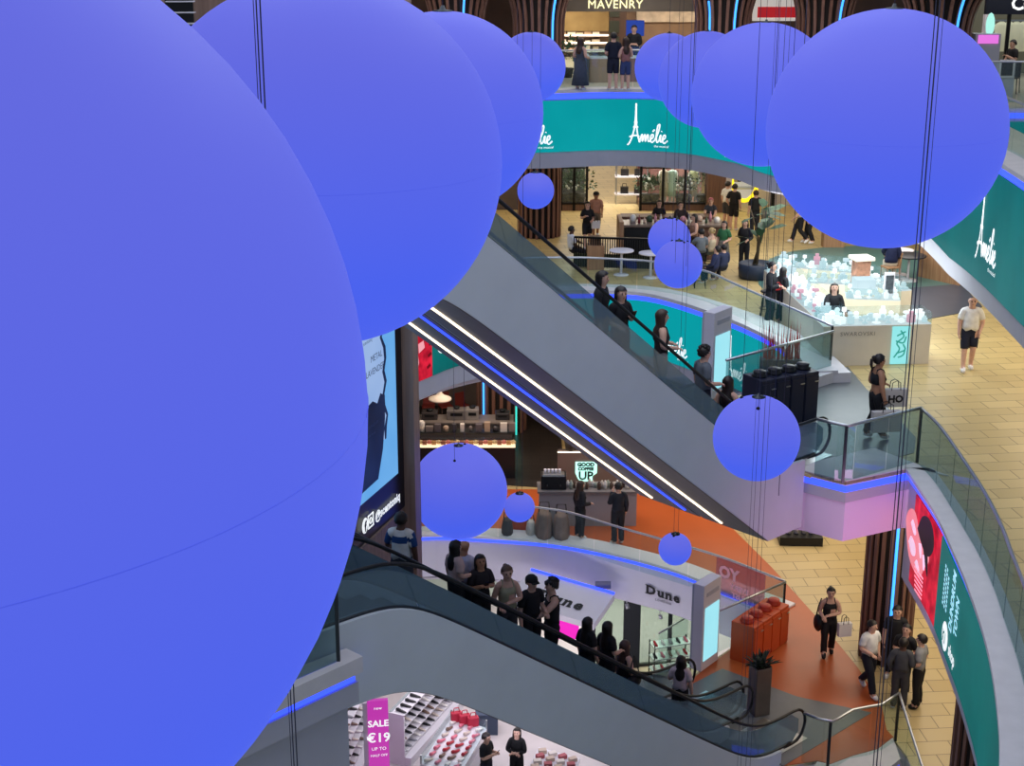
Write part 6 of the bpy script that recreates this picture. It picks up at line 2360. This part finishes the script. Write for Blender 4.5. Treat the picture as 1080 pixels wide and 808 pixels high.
# middle floor
per('man in salmon top and cap walking in the tan passage', 628, 252, ZB, 270, h=1.53, top=('tee', (178, 130, 112)), bottom=('shorts', (120, 108, 96)), hair='cap', pose='walk', arms=('swing_front', 'down'), skin='tan', dz=0)
per('woman in black shorts carrying a white bag in the tan passage', 619, 262, ZB, 268, h=1.48, top=('tee', BK), bottom=('shorts', BK), hair='long', hcol=DKH, sex='f', pose='walk', arms=('bend', 'phone'), dz=0, shoes=(200, 196, 190))
per('man in white shirt seated at the table behind the slatted railing', 603, 284, ZB, 20, h=1.51, top=('tee', (214, 216, 222)), bottom=('long', NV), pose='sit', arms=('reach', 'lap'), skin='dark', dz=0, dy=.6)
per('man in white tee standing partly behind the friend in black at the white shop', 768, 243, ZB, 40, h=1.55, top=('tee', WH), bottom=('shorts', (60, 60, 66)), dz=0, dy=.5, arms=('down', 'bend'))
per('person in black tee and shorts standing before the white shop', 773, 243, ZB, 60, h=1.55, top=('tee', BK), bottom=('shorts', BK), dz=0, arms=('pocket', 'down'), skin='fair')
per('person in dark outfit in front of the yellow neon ring', 795, 250, ZB, 100, h=1.53, top=('tee', (30, 32, 36)), bottom=('long', (34, 36, 44)), arms=('down', 'phone'), dz=0, hcol=BRH)
per('woman in black with red shoes standing beside the tall potted plant', 784, 284, ZB, 245, h=1.48, top=('long', BK), bottom=('long', BK), hair='long', sex='f', shoes=(170, 40, 42), arms=('bend', 'behind'), dz=0)
per('woman in green dress with long hair at the cafe bar', 762, 285, ZB, 240, h=1.46, top=('tee', (46, 104, 66)), bottom=('dress', (112, 108, 98)), hair='long', hcol=DKH, sex='f', arms=('bend', 'down'), dz=0)
per('seated woman in beige top with blond bun at the cafe bar', 749, 288, ZB, 130, h=1.50, top=('tank', (196, 180, 150)), bottom=('long', (74, 78, 74)), hair='bun', hcol=(190, 160, 110), sex='f', pose='sit', seat=.66, arms=('lap', 'cross'), dz=0)
per('seated man in grey shirt at the cafe bar', 738, 290, ZB, 110, h=1.53, top=('tee', (112, 118, 122)), bottom=('long', NV), pose='sit', seat=.66, arms=('reach', 'lap'), dz=0)
per('woman in brown top leaning at the cafe bar behind the grey shirt', 729, 274, ZB, 200, h=1.48, top=('tank', (140, 104, 84)), bottom=('long', (54, 44, 42)), hair='long', sex='f', arms=('lap', 'bend'), dz=0, dy=-.45)
per('barista in black behind the cafe bar', 694, 258, ZB, 270, h=1.42, top=('tee', BK), bottom=('long', BK), hair='long', sex='f', arms=('bend', 'lap'), dz=0)
per('barista in dark top working beside the bottles of the cafe bar', 716, 262, ZB, 300, h=1.48, top=('long', (44, 34, 36)), bottom=('long', BK), arms=('reach', 'lap'), dz=0)
per('barista with pink tied hair bending over the cafe bar', 748, 256, ZB, 260, h=1.44, top=('tee', (52, 56, 66)), bottom=('long', BK), hair='bun', hcol=(178, 92, 108), sex='f', arms=('reach', 'reach'), dz=0)
per('seated person in navy hunched at the near side of the cafe bar', 754, 300, ZB, 150, h=1.44, top=('long', (38, 46, 82)), bottom=('long', (30, 34, 56)), pose='sit', seat=.45, arms=('lap', 'lap'), dz=0, nod=-15, hcol=DKH)
per('second seated person in navy beside the hunched one', 762, 298, ZB, 120, h=1.42, top=('long', (46, 54, 84)), bottom=('long', NV), pose='sit', seat=.45, arms=('reach', 'lap'), dz=0, hcol=DKH)
per('shopper in black holding a red purse at the balustrade end of the kiosk', 811, 346, ZB, 330, h=1.7, top=('long', BK), bottom=('long', BK), hair='bun', sex='f', arms=('bend', 'cross'), dz=0)
per('second shopper in black with long loose hair beside the one with red purse', 823, 341, ZB, 30, h=1.45, top=('long', (34, 30, 34)), bottom=('long', BK), hair='long', sex='f', arms=('down', 'down'), dz=0)
per('jewellery worker in black leaning over the middle of the kiosk', 876, 369, ZB, 265, h=1.62, top=('long', BK), bottom=('long', BK), hair='bob', sex='f', arms=('lap', 'reach'), dz=0, nod=-20)
per('crouching shop worker in black behind the front kiosk counter', 895, 375, ZB, 200, h=1.25, pose='sit', seat=.38, dx=.05, dy=.75, top=('long', (46, 48, 54)), bottom=('long', BK), hair='short', arms=('lap', 'bend'), dz=0, nod=-10)
per('walker with pale top and black trousers by the white shop front', 843, 257, ZB, 170, h=1.53, top=('tee', (208, 200, 192)), bottom=('long', BK), pose='walk', arms=('swing_front', 'swing_back'), dz=0)
per('person in black walking next to the pale shop front', 853, 257, ZB, 175, h=1.55, top=('long', BK), bottom=('long', BK), pose='stride', arms=('down', 'swing_back'), dz=0)
p_ = gc
person('man in navy jacket and cream trousers seated at the cafe table', (p_.x, p_.y, ZB + .012), 80, 1.74, 'tan', 'short', DKH, ('long', (34, 42, 78)), ('long', (214, 206, 190)), (40, 36, 34), pose='sit', arms=('reach', 'lap'), seat=.47)
per('balding man in white shirt and navy shorts walking on the tan tiles', 1019, 391, ZB, 262, h=1.76, hair='bald', top=('tee', (236, 234, 228)), bottom=('shorts', (26, 30, 48)), pose='stride', arms=('pocket', 'down'), build=1.08, shoes=(222, 218, 214), dz=0)
wb = per('woman in black crop top walking with two shopping bags', 921, 463, ZB, 15, h=1.72, top=('crop', BK), bottom=('long', BK), hair='pony', sex='f', pose='stride', arms=('bend', 'down'), dz=.014, skin='tan')

# upper escalator riders: s measured uphill from the foot
def rider(label, Q, n, zl, w, s, face=None, **k):
    p = esc(Q, w, s)
    f = math.degrees(math.atan2(ED.y, ED.x)) if face is None else face
    sq = math.floor((s - .8) / .4) * .4 + .8
    return person(label, (p.x, p.y, zl + n(sq + .2) + .002), f, **k)
upd = math.degrees(math.atan2(-ED.y, -ED.x))
rider('rider in dark navy top nearest the head of the upper escalator', QU, nU, ZB, .9, 8.1, h=1.74, top=('long', (20, 22, 36)), bottom=('long', BK), arms=('down', 'bend'))
rider('dark haired rider looking over the upper escalator handrail', QU, nU, ZB, .75, 5.5, face=-20, h=1.62, top=('long', BK), bottom=('long', BK), hair='bob', sex='f', arms=('down', 'down'))
r1 = rider('long haired rider in black holding a phone on the upper escalator', QU, nU, ZB, .75, 5.05, face=-60, h=1.6, top=('tee', BK), bottom=('long', BK), hair='long', sex='f', arms=('phone', 'bend'))
rider('rider with very long brown hair in dark top and pale trousers on the upper escalator', QU, nU, ZB, .72, 4.05, face=10, h=1.66, top=('tank', (52, 44, 46)), bottom=('long', (180, 176, 170)), hair='long', hcol=(66, 48, 40), sex='f', arms=('bend', 'bend'))
rider('short curly haired rider in grey top low on the upper escalator', QU, nU, ZB, .72, 2.9, face=20, h=1.72, top=('tee', (96, 102, 112)), bottom=('long', NV), hair='curly', arms=('down', 'bend'))
rider('curly long haired rider lowest on the upper escalator', QU, nU, ZB, .72, 2.2, face=60, h=1.6, top=('tank', BK), bottom=('long', BK), hair='long', hcol=(40, 28, 26), sex='f', arms=('down', 'down'))

# lower escalator riders (farther lane and nearer lane)
rider('man in blue and white top seen from behind beside the wood pillar', QL, nL, ZC, 2.45, 8.25, face=75, h=1.76, skin='dark', top=('tee', (222, 220, 214)), bottom=('shorts', (60, 62, 70)), arms=('rail', 'down'), pattern=('yoke', (28, 66, 120)))
rider('woman with black hair in pale pink top on the lower escalator', QL, nL, ZC, 2.25, 7.25, face=35, h=1.62, top=('tee', (200, 168, 160)), bottom=('long', BK), hair='long', sex='f', arms=('down', 'bend'))
rider('bald man in pale lilac shirt on the lower escalator', QL, nL, ZC, 2.5, 6.85, face=60, h=1.74, hair='bald', top=('tee', (196, 190, 206)), bottom=('long', NV), arms=('down', 'bend'), skin='tan')
r2 = rider('woman in black with long dark hair holding a phone on the lower escalator', QL, nL, ZC, 2.0, 6.9, face=-70, h=1.62, top=('tee', (34, 28, 32)), bottom=('long', BK), hair='long', sex='f', arms=('phone', 'phone'), skin='tan', nod=-12)
rider('woman in sage tank top with tied brown hair on the lower escalator', QL, nL, ZC, 2.15, 6.15, face=-75, h=1.74, top=('tank', (160, 156, 128)), bottom=('long', (60, 58, 60)), hair='pony', hcol=(92, 68, 50), sex='f', arms=('cross', 'bend'))
rider('man in black tee and cap on the lower escalator', QL, nL, ZC, 2.05, 5.65, face=-60, h=1.72, hair='cap', top=('tee', BK), bottom=('long', BK), arms=('bend', 'down'))
rider('curly haired man in black vest gripping the lower escalator rail', QL, nL, ZC, 1.98, 5.2, face=195, h=1.84, hair='curly', top=('tank', (26, 26, 28)), bottom=('long', BK), arms=('reach', 'bend'))
rider('black haired woman standing behind two others low on the escalator', QL, nL, ZC, 2.05, 4.2, face=43, h=1.6, top=('tee', BK), bottom=('long', BK), hair='long', sex='f', arms=('down', 'down'))
rider('black haired woman between two companions low on the escalator', QL, nL, ZC, 2.05, 3.65, face=43, h=1.62, top=('tee', BK), bottom=('long', BK), hair='long', sex='f', arms=('down', 'bend'))
r3 = rider('brown haired woman with black shoulder bag low on the escalator', QL, nL, ZC, 2.05, 3.15, face=40, h=1.64, top=('tank', BK), bottom=('long', BK), hair='long', hcol=(74, 54, 46), sex='f', arms=('down', 'pocket'))
rider('black haired woman in white top at the foot of the lower escalator', QL, nL, ZC, 2.25, 1.2, face=70, h=1.64, top=('tee', (206, 190, 190)), bottom=('long', BK), hair='long', sex='f', arms=('rail', 'down'), nod=-8)

# orange floor
per('woman in black with long hair at the white coffee counter', 612, 574, 0, 30, h=1.66, top=('long', (26, 26, 32)), bottom=('long', BK), hair='long', hcol=BRH, sex='f', arms=('down', 'bend'), dz=.014, dy=.35)
per('man in dark suit at the coffee counter with back turned', 652, 580, 0, 110, h=1.76, top=('long', (24, 28, 38)), bottom=('long', (22, 24, 30)), arms=('face', 'down'), dz=.014, dy=.35)
wc = per('woman in black jumpsuit walking on the orange floor with white bag', 872, 691, 0, 265, h=1.66, top=('tank', BK), bottom=('long', BK), hair='bun', sex='f', pose='stride', arms=('cross', 'bend'), dz=.014, shoes=(26, 24, 26))
per('teenager in white baseball shirt walking beside the slatted column', 914, 731, 0, 300, h=1.72, top=('tee', WH), bottom=('long', (28, 30, 42)), pose='walk', arms=('pocket', 'bend'), dz=.0, look=20)
per('teenager in black tee standing against the slatted column', 944, 722, 0, 255, h=1.74, top=('tee', BK), bottom=('long', BK), arms=('bend', 'down'), dz=0, dy=.3)
per('teenager in black leaning in the middle of the group', 950, 733, 0, 235, h=1.66, top=('tee', (20, 22, 30)), bottom=('long', BK), arms=('bend', 'phone'), dz=0, nod=-12)
per('teenager in dark grey jacket with back to the balustrade', 947, 748, 0, 70, h=1.66, top=('long', (70, 72, 78)), bottom=('long', (62, 62, 66)), arms=('pocket', 'bend'), dz=0, skin='dark')
per('teenager in pale grey tee and black trousers at the edge of the group', 966, 746, 0, 150, h=1.7, top=('tee', (140, 142, 146)), bottom=('long', (20, 20, 24)), arms=('bend', 'pocket'), dz=0, shoes=(20, 20, 22))

# bottom floor
r4 = per('man in black tee looking at his phone in the bottom shop', 513, 838, ZD, 330, h=1.76, top=('tee', (26, 28, 34)), bottom=('long', NV), arms=('phone', 'phone'), dz=0)
per('woman in black top with long hair in the bottom shop', 545, 830, ZD, 255, h=1.68, top=('long', (18, 18, 22)), bottom=('long', BK), hair='long', sex='f', arms=('cross', 'cross'), dz=0, nod=-10)

# things the people carry
g_ = G(811, 346, ZB)
t = thing('purse', 'small red purse held by the shopper in black at the kiosk', 'purse', (g_.x + .17, g_.y + .02, ZB + .98), .4)
MB().box((0, 0, .07), (.22, .08, .14)).build('body', mat('purse_red', (186, 36, 40), .5), t, bevel=.02)
MB().tube([(-.08, 0, .13), (-.04, 0, .2), (.04, 0, .2), (.08, 0, .13)], .008, 6).build('handle', mat('purse_red', (186, 36, 40)), t)
def carry_bag(label, loc, rz, w, h, d, m, txt=None, name='shopping_bag', mt=None):
    t = thing(name, label, 'bag', loc, rz)
    mb = MB()
    mb.slab([(-w / 2, -d / 2, 0), (w / 2, -d / 2, 0), (w / 2 * 1.04, -d / 2, h), (-w / 2 * 1.04, -d / 2, h)], (0, d, 0))
    bd_ = mb.build('body', m, t)
    for y_ in (-d / 2, d / 2):
        MB().tube([(-w * .2, y_, h - .02), (-w * .17, y_, h + .14), (0, y_, h + .18), (w * .17, y_, h + .14), (w * .2, y_, h - .02)], .008, 6).build('handle', mt or M_BLACK, bd_)
    if txt:
        mb = MB()
        put(mb, glyphs(txt, h * .55, .01, 'CENTER'), lambda x, y: (x, -d / 2 - .006, h * .28 + y))
        mb.build('lettering', M_LETBLK, bd_)
    return t
M_PAPER = mat('paper_grey', (190, 186, 182), .7, noise=.06)
w_ = wb.location
carry_bag('pale grey shopping bag with black letters at the hip of the woman in crop top', (w_.x + .33, w_.y - .1, ZB + .72), .1, .46, .36, .12, M_PAPER, 'HO')
carry_bag('large pale shopping bag hanging low behind the woman in crop top', (w_.x + .12, w_.y - .4, ZB + .3), .15, .56, .42, .14, M_PAPER)
w_ = wc.location
carry_bag('white paper bag in front of the woman in black jumpsuit', (w_.x + .3, w_.y - .25, .62), .2, .3, .32, .12, mat('paper_white', (226, 222, 220), .7))
t = thing('shoulder_bag', 'black shoulder bag at the side of the woman in black jumpsuit', 'bag', (w_.x - .3, w_.y, .62), .2)
MB().ball((.05, 0, .2), .2, (.45, .85, 1.05), 14).build('body', M_BLACK, t)
MB().tube([(0, 0, .38), (.04, 0, .62), (.1, 0, .8)], .014, 6).build('strap', M_BLACK, t)
g_ = G(619, 262, ZB)
carry_bag('white bag in the hand of the woman with black shorts', (g_.x + .26, g_.y - .1, ZB + .66), .2, .26, .24, .09, mat('paper_white', (226, 222, 220)))

def held(root, local, name, label, cat, build):
    c, s_, k = math.cos(root.rotation_euler.z), math.sin(root.rotation_euler.z), root.scale.x
    x, y, z = local
    o = build(MB())
    o = o[0].build(name, o[1])
    o.location = (root.location.x + (x * c - y * s_) * k, root.location.y + (x * s_ + y * c) * k, root.location.z + z * k)
    o.rotation_euler = (0, 0, root.rotation_euler.z)
    return tag(o, label, cat)
M_PHONE = mat('phone_black', (20, 20, 26), .2)
ph = lambda mb: (mb.box((0, 0, 0), (.072, .012, .145), rx=-.5), M_PHONE)
held(r1, (-.07, .33, 1.33), 'phone', 'dark phone held by the long haired rider on the upper escalator', 'phone', ph)
held(r2, (.0, .34, 1.33), 'phone', 'dark phone held by the woman in black on the lower escalator', 'phone', ph)
held(r4, (.0, .34, 1.33), 'phone', 'dark phone held by the man in the bottom shop', 'phone', ph)
def bagm(mb):
    mb.ball((0, 0, 0), .2, (.45, .95, .75), 14)
    mb.tube([(0, -.12, .1), (-.03, -.05, .35), (-.05, .02, .5), (-.03, .08, .35), (0, .14, .1)], .012, 6)
    return mb, M_BLACK
held(r3, (.3, .0, .98), 'shoulder_bag', 'black shoulder bag at the side of the brown haired woman on the escalator', 'bag', bagm)
# ------------------------------------------------------------------ lights
def area(name, loc, sx, sy, power, col, rot=(0, 0, 0)):
    l = bpy.data.lights.new(name, 'AREA')
    l.shape = 'RECTANGLE'
    l.size, l.size_y = sx, sy
    l.energy = power
    l.color = col
    o = bpy.data.objects.new(name, l)
    COL.objects.link(o)
    o.location = loc
    o.rotation_euler = rot
    return o
WARM, NEUT, COOL = (1, .86, .66), (1, .95, .9), (.8, .87, 1)
area('atrium_fill', (1, 24, 23.5), 16, 26, 2700, COOL)  # unseen area lamp added overhead to fill the whole atrium
# middle floor, under the upper slab
area('mall_light', (4, 52, 8.9), 14, 10, 380, WARM)
area('mall_light', (3.4, 68, 8.9), 4, 20, 230, WARM)
area('mall_light', (9.5, 42, 8.9), 6, 6, 320, NEUT)
area('mall_light', (13.2, 29, 10.6), 5, 16, 820, WARM)
area('kiosk_light', (8.2, 35.5, 8.9), 3, 5, 260, (.9, 1, 1))
area('mall_light', (-6, 46, 8.9), 8, 8, 160, WARM)
area('window_light', (X(711), YF + .75, 8.75), 4.2, .8, 170, NEUT)
area('window_light', (X(605), YF + .75, 8.75), 1.2, .8, 50, NEUT)
# orange floor
area('mall_light', (9.6, 31, 3.9), 3.4, 12, 330, WARM)
area('mall_light', (7.5, 40, 3.9), 5, 6, 240, WARM)
area('cafe_light', (1.5, 39.5, 3.8), 5, 3, 110, (1, .82, .7))
area('cafe_light', (-1.5, 43, 3.6), 3, 3, 90, (1, .8, .62))
# bottom floor
area('shop_light', (4, 42.5, -1.8), 6, 3, 260, (1, .97, .9))
area('shop_light', (-.8, 36.5, -1.75), 7, 5, 190, (1, .93, .96))
area('fascia_fill', (1, 32.5, -3.2), 7, .6, 90, (.86, .82, 1), (RAD(115), 0, RAD(-8)))  # added fill aimed at the white slab edge to brighten it
# upper floor
area('shop_light', (4.6, 54.2, ZA + 2.75), 6, 2.5, 900, WARM)
area('shop_light', (15.5, 47, 14.6), 5, 3, 110, NEUT)
area('mall_light', (2, 47, 15.2), 18, 5, 520, NEUT)
# added lamp for a pink wash on the landing block, imitating red screen spill
area('screen_spill_fill', (6.6, 23.4, 5.2), 1.2, .8, 22, (1, .45, .8), (RAD(90), 0, 0))

w = bpy.data.worlds.new('World')
scene.world = w
w.use_nodes = True
bg = w.node_tree.nodes['Background']
bg.inputs[0].default_value = (.38, .44, .50, 1)
bg.inputs[1].default_value = .54

cam = bpy.data.cameras.new('Camera')
co = bpy.data.objects.new('Camera', cam)
COL.objects.link(co)
cam.sensor_fit = 'HORIZONTAL'
cam.sensor_width = 36
cam.lens = 36 * FPX / 1080
cam.clip_end = 300
co.location = (0, 0, CAMZ)
co.rotation_euler = (PI / 2 - PITCH, 0, 0)
scene.camera = co
scene.view_settings.view_transform = 'Standard'
scene.view_settings.exposure = 0
scene.cycles.max_bounces = 8
scene.cycles.transparent_max_bounces = 24
scene.cycles.use_denoising = True
